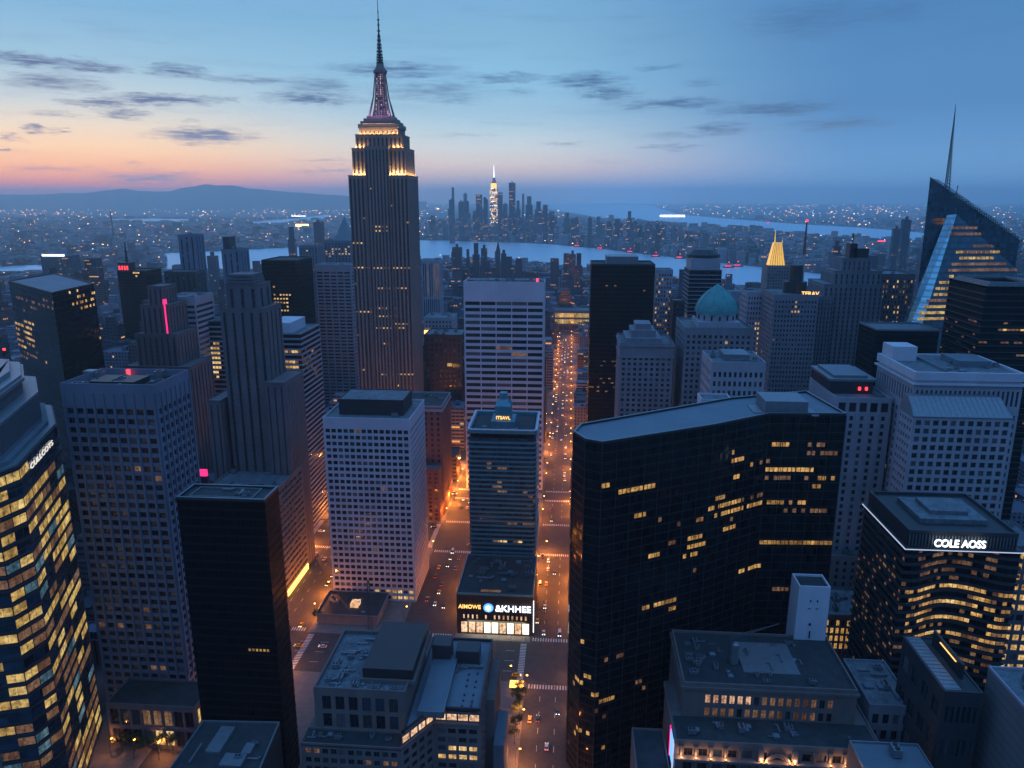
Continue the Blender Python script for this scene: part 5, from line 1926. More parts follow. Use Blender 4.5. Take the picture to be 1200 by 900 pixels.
mb.box(m1_.x0 + 9, m1_.x1 - 8, m1_.Y + 8, m1_.Y1 - 8, m1_.z, m1_.z + 4)
m1_.part(mb, 'roof_box', M['metal'])
m2_ = box_building('wedge_roofed_block', 'small pale block showing a bright sloping edge just behind the dark faceted building', 822, 858, 468, 418, 14, 'white', 6, 20, 4, litp=.01, nclut=0, minpx=10, sides='L')

c2_ = box_building('lit_strip_block', 'pale block right of the green dome with one column of glowing warm windows', 876, 898, 342, 640, 26, 'pale', 6, 40, 4, .5, .5, litp=0, nclut=2, minpx=6, lit=[(885, 375, 893, 425, .95, 'lit')], sides='L')
g1_ = Bld('gilded_spire_tower', 'distant stone tower topped by a glowing golden lattice spire', (420, 900, 0))
gx0, gx1 = ay(899, 322, 880)[0], ay(925, 322, 880)[0]
zg = ay(912, 312, 880)[2]
keep(rect(gx0, gx1, 880, 910))
g1_.facade((gx0, 880), (gx1, 880), 0, zg, 8, 50, .45, .55, .4, litp=.02, style=0)
g1_.wall.wallq((gx1, 880), (gx1, 906), 0, zg)
g1_.wall.wallq((gx1, 906), (gx0, 906), 0, zg)
g1_.wall.wallq((gx0, 906), (gx0, 880), 0, zg)
g1_.part(g1_.wall, 'wall', M['grey'])
g1_.windows(minpx=20)
g1_.pm = M['grey']
g1_.roof(rect(gx0, gx1, 880, 906), zg, 'roofdark', 1)
gcx, gcy = (gx0 + gx1) / 2 - .5, 893
zga = ay(912, 274, 893)[2]
mb = MB()
mb.prism(rect(gcx - 8.5, gcx + 8.5, gcy - 8, gcy + 8), zg, zg + (zga - zg) * .72, 0, poly2=rect(gcx - 4.2, gcx + 4.2, gcy - 4, gcy + 4))
g1_.part(mb, 'gilded_roof', M['gold'])
mb = MB()
mb.bar((gcx - 3, gcy, zg + (zga - zg) * .7), (gcx - 3, gcy, zga + 4), .7, r2=.2)
for sx in (-4.2, 4.2):
    mb.bar((gcx + sx, gcy - 4, zg + (zga - zg) * .7), (gcx + sx, gcy - 4, zg + (zga - zg) * .84), .5, r2=.1)
g1_.part(mb, 'finial', M['gold'])
mb = MB()
for j in range(7):
    u = j / 6
    hw = 8.6 + (4.3 - 8.6) * u
    hd = 8.1 + (4.1 - 8.1) * u
    mb.bar((gcx - 8.6 + 17.2 * j / 6, gcy - 8.2, zg), (gcx - 4.3 + 8.6 * j / 6, gcy - 4.2, zg + (zga - zg) * .72), .28, 4)
g1_.part(mb, 'roof_ribs', M['esb'])

f1_ = box_building('curved_corner_tower', 'grey stone tower with a dark round rooftop drum and small lit letters along its edge', 908, 960, 345, 600, 44, 'grey', 13, 46, 9, .5, .5, .45, litp=.006, nclut=3, minpx=9, sides='L', mt=3, lit=[(925, 356, 936, 366, .4, 'lit')])
mb = MB()
fx_, fy_ = ay(932, 340, 620)[0], 622
mb.cyl(fx_, fy_, f1_.z, f1_.z + 9, 9, n=18)
mb.cyl(fx_, fy_, f1_.z + 9, f1_.z + 22, 5.5, 5, n=14)
f1_.part(mb, 'rooftop_drum', M['dmetal'])
text(f1_, 'TFRAV', (ay(950, 341, 600)[0], 600.4, f1_.z + .3), 4.5, 'amber', ax=1.)
mb = MB()
sx_ = ay(942, 300, 860)[0]
Sp = Bld('striped_mast', 'red and white striped mast standing behind the curved corner tower', (sx_, 860, 0), 'mast')
za_, zb_ = 120, ay(943, 260, 860)[2]
for k in range(9):
    mbk = MB()
    z0, z1 = za_ + (zb_ - za_) * k / 9, za_ + (zb_ - za_) * (k + 1) / 9
    mbk.cyl(sx_, 860, z0, z1, 3.2 - 2.4 * k / 9, 3.2 - 2.4 * (k + 1) / 9, n=8)
    Sp.part(mbk, 'mast_section', M['pale'] if k < 6 else M['brick'])
mbk = MB()
mbk.box(sx_ - 12, sx_ + 12, 850, 870, 0, za_)
Sp.part(mbk, 'base_building', M['grey'])
mbk = MB()
mbk.cyl(sx_, 860, zb_, zb_ + 2.5, 1.2, n=8)
Sp.part(mbk, 'beacon', M['red'])

g2_ = Bld('setback_stone_tower', 'broad grey stone setback tower with vertical ribs in front of the slanted glass tower', (225, 660, 0))
keep(rect(190, 262, 630, 690))
stepped(g2_, 'grey', [(988, 1022, 303, 652, 26, 180, 6, {'sw': .3}), (978, 1034, 318, 646, 34, 150, 9, {'sw': .34}), (966, 1036, 334, 640, 44, 0, 12, {'sw': .36}), (955, 978, 348, 634, 30, 0, 6, {'sw': .42})], strip='esbw', sp='grey')
mb = MB()
qx0, qx1 = ay(998, 296, 660)[0], ay(1016, 296, 660)[0]
zq = ay(1007, 303, 652)[2]
mb.box(qx0, qx1, 656, 672, zq, zq + 8)
mb.box(qx0 - 3, qx0 + 3, 656, 666, zq, zq + 12)
mb.bar((qx0, 660, zq + 8), (qx0, 660, zq + 20), .5)
g2_.part(mb, 'rooftop_plant', M['dmetal'])
h1_ = box_building('brown_lit_tower', 'brown tower with a regular grid of small warm windows right of the setback stone tower', 1034, 1073, 321, 660, 40, 'brown', 9, 42, 6, .42, .5, .4, litp=.42, nclut=4, minpx=14, sides='L', mt=3)
k1_ = curtain('low_black_block', 'low black glass block with pale roof edges in front of the slanted glass tower', rect(ay(1027, 388, 500)[0], ay(1101, 388, 500)[0], 500, 500 * lr(1027, 388, 1007, 378)), 0, ay(1060, 388, 500)[2], 3.8, 2.4, 'glassblack', (0, 3), litp=.0, roofm='roofblue', parm='metal', minpx=1)
j1_ = curtain('banded_black_tower', 'black tower with thin horizontal bands in front of the slanted glass tower at right', rect(ay(1156, 338, 470)[0], ay(1230, 338, 470)[0], 470, 470 * lr(1156, 338, 1113, 325)), 0, ay(1170, 338, 470)[2], 3.9, 2.6, 'glassblack', (0, 3), ledge=(.35, .5, 'bandd'), lit=[(1100, 372, 1200, 420, .12, 'litdim'), (1140, 400, 1200, 408, .6, 'litdim')], litp=.01, roofm='roofdark', minpx=1, hr=.3)
mb = MB()
for k in range(3):
    mb.ring(rect(j1_.poly[0][0] + k * 1.5, j1_.poly[1][0] - k * 1.5, 470 + k * 1.5, j1_.poly[2][1] - k * 1.5), j1_.z + .02 + k, j1_.z + 1.4 + k, 1.4)
j1_.part(mb, 'stepped_roof_edge', M['metal'])

# -- slanted crystalline glass tower with spire
V = Bld('slanted_glass_tower', 'crystal shaped glass tower with slanted top, pale blue sloping facet and thin spire', (300, 600, 0), 'skyscraper')


def at(px, py, Y):
    return ay(px, py, Y)


YV = 560
keep(rect(232, 350, 552, 640))
zb_ = 0
tl = at(1090, 209, YV + 12)         # peak at left rear edge
tr = at(1195, 281, YV + 12)
yb_ = YV + 12
bl = at(1072, 380, YV + 12)
V1 = (bl[0] + 2, yb_, 0)
V2 = (tr[0] + 1, yb_, 0)
mb = MB()
back = 34


def sh(p, d=back):
    return (p[0] + d * .62, p[1] + d, p[2])


mb.face([V1, V2, tr, tl], 0, [(V1[0], 0), (V2[0], 0), (tr[0], tr[2]), (tl[0], tl[2])])
mb.face([V2, sh(V2), sh(tr), tr], 0, [(0, 0), (back, 0), (back, tr[2]), (0, tr[2])])
mb.face([sh(V1), V1, tl, sh(tl)], 0, [(0, 0), (back, 0), (back, tl[2]), (0, tl[2])])
mb.face([tl, tr, sh(tr), sh(tl)], 0)
mb.face([sh(V2), sh(V1), sh(tl), sh(tr)], 0)
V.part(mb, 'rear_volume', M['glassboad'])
# front wedge: apex, bright left facet and darker right facet
ap = at(1121, 251, YV + 11.9)
apl = at(1110, 252, YV + 11.9)
fl_ = at(1062, 378, YV - 2)
fr_ = at(1080, 382, YV - 8)
rr_ = at(1205, 328, YV + 11.9)


def ext(a, b, z):
    u = (z - a[2]) / (b[2] - a[2])
    return (a[0] + (b[0] - a[0]) * u, a[1] + (b[1] - a[1]) * u, z)


f0, f1 = ext(apl, fl_, 60), ext(ap, fr_, 60)
rr2 = (V2[0], YV + 11.9, ap[2] + (rr_[2] - ap[2]) * (V2[0] - ap[0]) / (rr_[0] - ap[0]))
_n = (Vector(f1) - Vector(ap)).cross(Vector(rr2) - Vector(ap))
yq = ap[1] - (_n.x * (V2[0] - ap[0]) + _n.z * (60 - ap[2])) / _n.y
f3 = (V2[0], yq, 60)


def uvp(ps):
    return [(p[0] * .7 + p[1] * .7, p[2]) for p in ps]


mb = MB()
q = [f0, f1, ap]
mb.face(q, 0, uvp(q))
q = [f0, ap, apl]
mb.face(q, 0, uvp(q))
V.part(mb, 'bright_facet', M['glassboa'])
mb = MB()
q = [f1, f3, rr2, ap]
mb.face(q, 0, [(p[0], p[2]) for p in q])
q = [f3, (V2[0], YV + 11.9, 60), rr2]
mb.face(q, 0, uvp(q))
q = [(f0[0] + 10, YV + 11.9, 60), f0, apl]
mb.face(q, 0, uvp(q))
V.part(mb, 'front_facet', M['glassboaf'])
# lit floors on the front facet
nf = Vector(((f1[0]), f1[1], f1[2]))
e1v, e2v = Vector(ap) - Vector(f1), Vector(f3) - Vector(f1)
nrm = e2v.cross(e1v).normalized()
for (x0_, x1_, y_, mk) in [(1114, 1145, 274, 'litdim'), (1112, 1150, 278, 'litdim'), (1120, 1172, 299, 'litw'), (1124, 1165, 305, 'litw'), (1115, 1180, 311, 'litdim'), (1122, 1182, 318, 'litw'), (1118, 1192, 321, 'litdim'), (1112, 1118, 327, 'litw'), (1100, 1114, 336, 'litw'), (1096, 1114, 342, 'litw'), (1094, 1112, 348, 'litw'),
                           (1092, 1113, 353, 'litw'), (1085, 1112, 359, 'litdim'), (1084, 1112, 365, 'litw'), (1078, 1112, 369, 'litw'), (1076, 1114, 373, 'litw'), (1075, 1114, 377, 'litw'), (1082, 1112, 362, 'litw'), (1079, 1112, 371, 'litw'), (1077, 1113, 375, 'litw'), (1090, 1113, 356, 'litdim'), (1128, 1160, 302, 'litdim'), (1118, 1176, 315, 'litdim'), (1110, 1180, 324, 'litdim'), (1140, 1170, 290, 'litdim')]:
    def hit(px_, py_):
        r_ = Vector(ray(px_, py_))
        c0v = Vector((0, 0, CAMH))
        u = (Vector(f1) - c0v).dot(nrm) / r_.dot(nrm)
        return c0v + r_ * u
    a, c = hit(x0_, y_), hit(x1_, y_)
    a.z = c.z = round((a.z + c.z) / 2 / 4.2) * 4.2 + 1.5
    up = (e1v - e1v.dot((c - a).normalized()) * (c - a).normalized()).normalized()
    o_ = nrm * (.12 if nrm.y < 0 else -.12)
    mb = MB()
    N_ = max(1, int((c - a).length / 3))
    for i in range(N_):
        p = a + (c - a) * (i / N_) + o_
        p2 = a + (c - a) * ((i + .86) / N_) + o_
        mb.face([p, p2, p2 + up * 1.9, p + up * 1.9])
    V.part(mb, 'lit_floor', M[mk])
for (x0_, x1_, y_) in ((1092, 1107, 259), (1095, 1106, 263)):
    a, c = at(x0_, y_, yb_ - .15), at(x1_, y_, yb_ - .15)
    mb = MB()
    mb.face([a, (c[0], c[1], a[2]), (c[0], c[1], a[2] + 2), (a[0], a[1], a[2] + 2)])
    V.part(mb, 'lit_floor', M['litdim'])
mb = MB()
s0 = at(1110, 224, YV + 28)
s1 = at(1120, 122, YV + 28)
sb = (s0[0], s0[1], s0[2])
st_ = (s1[0], s1[1], s1[2])
for a in range(3):
    dx_, dy2 = 2.2 * math.cos(a * 2.1), 2.2 * math.sin(a * 2.1)
    mb.bar((sb[0] + dx_, sb[1] + dy2, sb[2] - 10), (st_[0], st_[1], st_[2] - 14), .4, 4, r2=.15)
for k in range(22):
    u, u2 = k / 22 * .86, (k + 1) / 22 * .86
    for a in range(3):
        r0, r1 = 2.2 * (1 - u), 2.2 * (1 - u2)
        p = Vector(sb).lerp(Vector(st_), u) + Vector((r0 * math.cos(a * 2.1), r0 * math.sin(a * 2.1), 0))
        q = Vector(sb).lerp(Vector(st_), u2) + Vector((r1 * math.cos(a * 2.1 + 2.1), r1 * math.sin(a * 2.1 + 2.1), 0))
        mb.bar(p, q, .22, 4)
mb.bar(Vector(sb).lerp(Vector(st_), .8), st_, .5, 5, r2=.15)
mb.bar((sb[0] + 6, sb[1], sb[2] - 12), (sb[0] + 7, sb[1], sb[2] + 4), .3)
V.part(mb, 'spire', M['dmetal'])
mb = MB()
for k in range(40):       # open truss along the slanted edge
    u0, u1 = k / 40, (k + 1) / 40
    a, c = Vector(tl).lerp(Vector(tr), u0), Vector(tl).lerp(Vector(tr), u1)
    hgt = 1.0 + 1.6 * random.random() * (u0 > .25)
    mb.bar(a + Vector((0, -.3, 0)), c + Vector((0, -.3, hgt)), .35, 4)
    mb.bar(a, a + Vector((0, 0, hgt)), .3, 4)
V.part(mb, 'edge_truss', M['dmetal'])

# -- ribbed pale tower and big white block at right
P_b = box_building('red_topped_pale_tower', 'pale ribbed tower with a dark attic showing red lights beside the broad white block', 980, 1046, 466, 440, 440 * lr(980, 466, 950, 432) - 440, 'pale', 5, 27, 6, .34, .6, .5, litp=.0, nclut=10, minpx=10, sides='LR', mt=9, par=1.4, roofm='roofblue')
mb = MB()
xa, xb = P_b.x0, P_b.x1
for i in range(6):
    x = xa + .8 + i * (xb - xa - 1.6) / 5
    mb.box(x - .9, x + .9, P_b.Y - .5, P_b.Y - .004, 0, P_b.z - 8)
P_b.part(mb, 'piers', M['pale'])
mb = MB()
for i in range(5):
    x = xa + .8 + (i + .5) * (xb - xa - 1.6) / 5
    mb.box(x - 2, x + 2, P_b.Y - .06, P_b.Y - .004, P_b.z - 7.2, P_b.z - 1.8)
P_b.part(mb, 'attic_openings', M['pane'])
mb = MB()
mb.box(xa + 1, xb - 6, P_b.Y + 14, P_b.Y1 - 2, P_b.z, P_b.z + 8)
P_b.part(mb, 'dark_attic', M['dmetal'])
mb = MB()
mb.box(xa - .5, xb - 4.5, P_b.Y + 12.5, P_b.Y1 - .5, P_b.z + 8, P_b.z + 9.4)
mb.box(xa + 3, xb - 9, P_b.Y + 16, P_b.Y1 - 4, P_b.z + 9.4, P_b.z + 11)
P_b.part(mb, 'attic_roof', M['metal'])
for i, x in enumerate((xb - 14, xb - 10)):
    mb = MB()
    mb.cyl(x, P_b.Y + 13.6, P_b.z + 2.5, P_b.z + 4.4, .8, n=8)
    P_b.part(mb, 'red_light', M['red'])

qx0, qx1 = ay(1073, 440, 420)[0], ay(1201, 440, 420)[0]
zQ = ay(1130, 438, 420)[2]
Qb = Bld('broad_white_block', 'broad white stone block with projecting cornice and a row of tall top windows', ((qx0 + qx1) / 2, 446, 0))
keep(rect(qx0, qx1, 400, 474))
Qb.facade((qx0, 420), (qx1, 420), zQ - 21, zQ - 6, 22, 1, .5, .66, .6, mt=1.5, litp=0)
Qb.facade((qx0, 420), (qx1, 420), 0, zQ - 21, 22, 28, .5, .55, .6, mt=1.5, litp=0)
Qb.facade((qx0, 472), (qx0, 420), zQ - 21, zQ - 6, 14, 1, .5, .66, .6, mt=1.5, litp=0)
Qb.facade((qx0, 472), (qx0, 420), 0, zQ - 21, 10, 28, .5, .6, .6, mt=1.5, litp=.01)
Qb.wall.wallq((qx1, 420), (qx1, 472), 0, zQ - 6)
Qb.wall.wallq((qx1, 472), (qx0, 472), 0, zQ - 6)
Qb.part(Qb.wall, 'wall', M['pale'])
Qb.windows(minpx=8)
mb = MB()
mb.ring(rect(qx0, qx1, 420, 472), zQ - 6.6, zQ - 5.6, -1.4)
mb.box(qx0 + .6, qx1 - .6, 420.6, 471.4, zQ - 6, zQ - 4)
mb.ring(rect(qx0 - .6, qx1 + .6, 419.4, 472.6), zQ - 4, zQ + .6, 1.4)
Qb.part(mb, 'cornice', M['white'])
mb = MB()
mb.prism(rect(qx0 + .9, qx1 - .9, 420.9, 471.1), zQ - 4.2, zQ - .6)
Qb.part(mb, 'roof', M['roofblue'])
mb = MB()
mb.box(qx0 + 1, qx0 + 15, 455, 470, zQ - .6, zQ + 8)
Qb.part(mb, 'stair_housing', M['white'])
mb = MB()
mb.box(qx0 + 32, qx0 + 50, 440, 462, zQ - .6, zQ + 3)
mb.box(qx0 + 18, qx0 + 19, 424, 468, zQ - .6, zQ + 1)
Qb.part(mb, 'roof_tier', M['roofsmooth'])
clutter(Qb, qx0 + 18, qx1 - 4, 424, 468, zQ - .6, 9)
# front projecting wing with glazed sloping roof
wx0, wx1 = ay(1070, 492, 402)[0], ay(1187, 492, 402)[0]
zW = ay(1130, 490, 402)[2]
mb_save = Qb.wall
Qb.wall = MB()
Qb.facade((wx0, 402), (wx1, 402), 0, zW, 11, 29, .62, .62, .6, mt=.8, litp=0)
Qb.wall.wallq((wx1, 402), (wx1, 419.9), 0, zW)
Qb.facade((wx0, 419.9), (wx0, 402), 0, zW, 5, 29, .5, .5, .6, mt=.8, litp=0)
Qb.part(Qb.wall, 'front_wing', M['pale'])
Qb.windows(minpx=12)
mb = MB()
zz = ay(1130, 466, 412)[2]
mb.prism(rect(wx0 - .3, wx1 + .3, 401.6, 419.9), zW, zW + .5)
mb.face([(wx0, 402, zW + .5), (wx1, 402, zW + .5), (wx1 - 1.5, 414, zz), (wx0 + 1.5, 414, zz)])
mb.face([(wx0, 419.9, zW + .5), (wx0, 402, zW + .5), (wx0 + 1.5, 414, zz), (wx0 + 1.5, 419.9, zz)])
mb.face([(wx1, 402, zW + .5), (wx1, 419.9, zW + .5), (wx1 - 1.5, 419.9, zz), (wx1 - 1.5, 414, zz)])
mb.face([(wx0 + 1.5, 414, zz), (wx1 - 1.5, 414, zz), (wx1 - 1.5, 419.9, zz), (wx0 + 1.5, 419.9, zz)])
for i in range(19):
    x = wx0 + 1 + i * (wx1 - wx0 - 2) / 18
    mb.bar((x, 402.1, zW + .6), (x, 413.9, zz + .08), .12, 4)
Qb.part(mb, 'sloping_roof', M['metal'])

# -- other middle-distance blocks
v1 = box_building('brick_block', 'red brick block with white framed windows between the lilac block and the white slab', 498, 541, 486, 560, 44, 'brick', 8, 20, 8, .42, .6, litp=.05, nclut=8, mt=3, roofm='roofdark', pm='pale', X=(-140, -99), z=92)
mb = MB()
mb.ring(rect(v1.x0, v1.x1, v1.Y, v1.Y1), v1.z - 3.5, v1.z - 1.5, -.5)
v1.part(mb, 'cornice', M['pale'])
v2 = box_building('tapered_brick_block', 'low red annexe in front of the red brick block over the orange street', 505, 535, 560, 548, 11, 'brick', 7, 12, 3, .5, .6, litp=.1, nclut=2, X=(-134, -100), z=44, par=.8)
s1_ = box_building('striped_left_tower', 'grey tower with wavy horizontal stripes right of the pink neon strip', 192, 228, 348, 620, 34, 'pale', 1, 34, 1, .98, .5, .6, litp=0, nclut=4, minpx=9, mt=5)
s2_ = Bld('pink_neon_tower', 'stepped grey stone tower edged by a vertical pink neon strip', (-360, 590, 0))
keep(rect(-405, -315, 575, 625))
st2 = stepped(s2_, 'brown', [(172, 190, 336, 592, 22, 120, 3, {}), (164, 197, 358, 588, 30, 100, 5, {}), (158, 206, 392, 584, 36, 0, 7, {}), (146, 222, 430, 580, 40, 0, 10, {})])
mb = MB()
nx = ay(195, 370, 584)[0]
za_, zb_ = ay(193, 357, 583)[2], ay(196, 391, 583)[2]
mb.box(nx - 1.0, nx + .1, 583.4, 583.98, zb_, za_)
mb.box(nx - 1.6, nx - .6, 583.4, 587.9, za_, za_ + 4)
s2_.part(mb, 'neon_strip', M['pink'])
s3_ = curtain('lit_banded_block', 'office block with a column of amber lit floors left of the stepped stone tower', rect(ay(229, 378, 640)[0], ay(262, 378, 640)[0], 640, 680), 0, ay(245, 378, 640)[2], 4.4, 3, 'glassdark', (0,), ledge=(.5, 1.4, 'bandl'), lit=[(234, 400, 258, 445, .95, 'lit')], litp=0, minpx=2)
s4_ = curtain('black_stepped_tower', 'black tower with a slim mast and small red sign behind the pink neon tower', rect(ay(137, 318, 900)[0], ay(171, 318, 900)[0], 900, 935), 0, ay(150, 318, 900)[2], 4, 3, 'glassblack', (0,), lit=[(150, 316, 170, 326, .2, 'lit')], litp=0, minpx=2)
mb = MB()
xc = ay(147, 300, 915)[0]
mb.box(xc - 7, xc + 7, 908, 922, s4_.z, s4_.z + 10)
mb.cyl(xc + 1, 915, s4_.z + 10, ay(148, 284, 915)[2], 2, .6, n=6)
s4_.part(mb, 'rooftop_mast', M['dmetal'])
mb = MB()
for i in range(4):
    mb.box(xc - 6 + i * 3.4, xc - 4.5 + i * 3.4, 907.5, 907.98, s4_.z + 1, s4_.z + 6)
s4_.part(mb, 'red_sign', M['red'])
s5_ = box_building('slender_glass_pair', 'slender pale and dark slab tower standing on a dark base left of the domed skyline', 208, 228, 275, 1000, 26, 'bluegrey', 3, 60, 3, .3, .9, litp=0, nclut=2, minpx=30)
s6_ = box_building('dark_base_block', 'dark teal block below the slender slab tower', 192, 230, 318, 960, 26, 'bandd', 6, 40, 3, .3, .9, litp=0.002, nclut=2, minpx=30)
s7_ = box_building('thin_slab_tower', 'thin pale edged slab tower above the stepped stone tower', 259, 281, 292, 900, 26, 'bluegrey', 3, 60, 3, .3, .9, litp=0, nclut=2, minpx=30)
mb = MB()
mb.box(s7_.x0 + 1, s7_.x0 + 10, 904, 920, s7_.z, s7_.z + 16)
s7_.part(mb, 'upper_slab', M['bandd'])
s8_ = box_building('warm_ribbed_block', 'block with glowing warm vertical ribs just right of the tallest tower', 494, 515, 305, 1100, 30, 'pale', 8, 3, 4, .45, .94, litp=0, nclut=2, minpx=30, lit=[(490, 305, 517, 345, .8, 'litdim')])
s9_ = box_building('tall_ribbed_block', 'tall slender grey block left of the white banded tower', 350, 372, 288, 1150, 30, 'grey', 6, 60, 4, .45, .6, litp=0.03, nclut=2, minpx=30)
# the lit building closing the avenue
w1 = box_building('lit_terminal_building', 'long low building with bright lit bands closing off the end of the central avenue', 637, 692, 364, 1440, 50, 'brown', 18, 3, 3, .88, .7, lit=[(630, 364, 700, 380, .95, 'litw')], litp=0, nclut=3, minpx=1, z=ay(665, 364, 1440)[2])
w2 = box_building('shadowed_block', 'dark block with an orange lit entrance left of the avenue behind the tallest tower', 497, 541, 392, 760, 40, 'bandd', 8, 20, 4, .5, .5, litp=.004, nclut=10, minpx=10, lit=[(505, 424, 512, 430, .0, 'lit')])
mb = MB()
q = ay(531, 428, 759.5)
mb.box(q[0] - 6, q[0] - 1, 758.8, 759.9, q[2] - 1, q[2] + 2)
mb.box(q[0] + 0, q[0] + 6, 758.8, 759.9, q[2] - 2, q[2] + 1.4)
w2.part(mb, 'lit_sign_panel', M['litamb'])
w3 = box_building('pale_terraced_block', 'pale terraced block with one glowing orange room right of the tallest tower', 497, 530, 372, 900, 40, 'pale', 8, 20, 4, .5, .5, litp=.01, nclut=10, minpx=10)
mb = MB()
q = ay(502, 391, 899.5)
mb.box(q[0] - 5, q[0] + 5, 898.8, 899.9, q[2] - 4, q[2] + 4)
w3.part(mb, 'lit_sign_panel', M['orange'])

# ================================================================== CITY FILLER
TONES = [((.14, .145, .19), 'grey'), ((.24, .24, .29), 'pale'), ((.10, .082, .088), 'brown'), ((.05, .06, .08), 'dark'), ((.12, .07, .07), 'red brick'), ((.18, .19, .24), 'light grey')]
rf = random.Random(21)


def blockmesh(mb, x0, x1, y0, y1, h, col, mi, detail=True):
    mb.c = (col[0], col[1], col[2], 1)
    u0 = rf.randint(0, 400) * 3.4
    kind = rf.random()
    mb.box(x0, x1, y0, y1, 0, h, mi, bottom=False, u0=u0)
    if detail:
        w_, d_ = x1 - x0, y1 - y0
        if kind < .35 and h > 30 and y0 < 1500:
            a = rf.uniform(.12, .22)
            mb.box(x0 + w_ * a, x1 - w_ * a, y0 + d_ * a, y1 - d_ * a, h, h * rf.uniform(1.12, 1.3), mi, bottom=False, u0=u0 + 34)
            if rf.random() < .4:
                a += .14
                mb.box(x0 + w_ * a, x1 - w_ * a, y0 + d_ * a, y1 - d_ * a, h * 1.1, h * 1.42, mi, bottom=False, u0=u0 + 34)
        else:
            # parapet kerb, stair heads, tanks
            mb.ring(rect(x0, x1, y0, y1), h + .01, h + 1.0, .5, mi)
            for _ in range(rf.randint(1, 3)):
                bx_, by_ = rf.uniform(x0 + 1, x1 - 7), rf.uniform(y0 + 1, y1 - 7)
                mb.box(bx_, bx_ + rf.uniform(3, 6), by_, by_ + rf.uniform(3, 6), h, h + rf.uniform(2, 4.5), mi, bottom=False, u0=u0)
            if rf.random() < .3:
                bx_, by_ = rf.uniform(x0 + 3, x1 - 4), rf.uniform(y0 + 3, y1 - 4)
                mb.cyl(bx_, by_, h + 2, h + 5, 1.6, n=8)
                mb.cyl(bx_, by_, h + 5, h + 6.2, 1.7, .1, n=8)
                for a in range(4):
                    mb.bar((bx_ + math.cos(a * 1.57) * 1.2, by_ + math.sin(a * 1.57) * 1.2, h), (bx_ + math.cos(a * 1.57) * 1.2, by_ + math.sin(a * 1.57) * 1.2, h + 2), .12, 4)


def blocked(x0, x1, y0, y1):
    for (a, b2_, c, d_) in HERO:
        if x0 < b2_ and x1 > a and y0 < d_ and y1 > c:
            return True
    for k, P in enumerate(WATER):
        for (x, y) in ((x0, y0), (x1, y0), (x1, y1), (x0, y1), ((x0 + x1) / 2, (y0 + y1) / 2)):
            if inpoly(x, y, P):
                return True
    if y0 < 1420 and x0 < 4 and x1 > -20:
        return True
    if y0 < 770 and ((x0 < -64 and x1 > -97) or (x0 < -152 and x1 > -191)):
        return True
    if y0 < 770:
        for a, b2_ in CROSS:
            if y0 < b2_ and y1 > a and -230 < x1 and x0 < 136:
                return True
    return False


def inview(x, y, h, m=60):
    a, b2_, d_ = proj((x, y, h))
    return -m < a < 1200 + m and b2_ < 960


BANK = [(-50, 316), (190, 316), (300, 316), (420, 306), (560, 302), (620, 307), (700, 316), (800, 327), (900, 338), (990, 344), (1100, 350), (1300, 356)]


def bank(px):
    for (a, b1), (c, d1) in zip(BANK, BANK[1:]):
        if a <= px <= c:
            return b1 + (d1 - b1) * (px - a) / (c - a)
    return 330


def cap(x, y0, h):
    """building heights near the shore stay low, so that the river shows from the tower tops"""
    px, py, _ = proj((x, y0, h))
    gx, gy, _ = proj((x, y0, 0))
    bk = bank(px)
    if gy > bk and py < bk + 1:
        want = bk + rf.uniform(.5, 9)
        if rf.random() < .05:
            want = bk - rf.uniform(0, 10)
        h = max(7, ay(px, want, y0)[2])
    return h


cands = []
y = 345.
while y < 2750:
    dy = rf.uniform(26, 34) if y < 1500 else rf.uniform(30, 40)
    xl_ = -y * .86 - 60
    x = xl_
    row_cross = int(y / 90)
    while x < y * .66 + 60:
        w_ = rf.uniform(18, 34)
        gap = 1.5 if rf.random() < .7 else rf.choice((6, 12))
        gy = 1.5 if (int(y / 33) % 2) else 9
        x0, x1, y0, y1 = x, x + w_, y, y + dy - gy
        x += w_ + gap
        if blocked(x0, x1, y0, y1):
            continue
        r_ = rf.random()
        if y < 1500 and 4 < x0 < 62:
            h = rf.uniform(14, 30)
        elif y < 700:
            h = rf.uniform(14, 34)
        elif y < 1300:
            h = rf.uniform(18, 62) if r_ < .85 else rf.uniform(60, 105)
        else:
            h = rf.uniform(16, 50) if r_ < .88 else rf.uniform(50, 100)
        if y > 1500 and r_ > .975:
            h = rf.uniform(100, 150)
        if -60 < x0 < 80 and y > 1300:
            h = min(h, 60)
        # nothing may stand up in front of the slab of sky-lit river
        px, py, _ = proj(((x0 + x1) / 2, y0, h))
        lim = 330 if y < 1400 else 300
        if 560 < px < 960:
            lim = 335 if y < 2000 else 322
        if y > 1100:
            h = cap((x0 + x1) / 2, y0, h) * (.8 if y > 1500 else 1)
        cands.append((x0, x1, y0, y1, h))
    y += dy
vis = []
rest = []
for c in cands:
    px, py, d_ = proj(((c[0] + c[1]) / 2, c[2], c[4]))
    if -30 < px < 1230 and py < 905:
        vis.append((-(c[1] - c[0]) * (c[4] + 15) / d_ ** 2 * (1 if py > 0 else 0), c))
    else:
        rest.append(c)
vis.sort()
GR = 'low and mid-rise blocks filling the city between the towers'
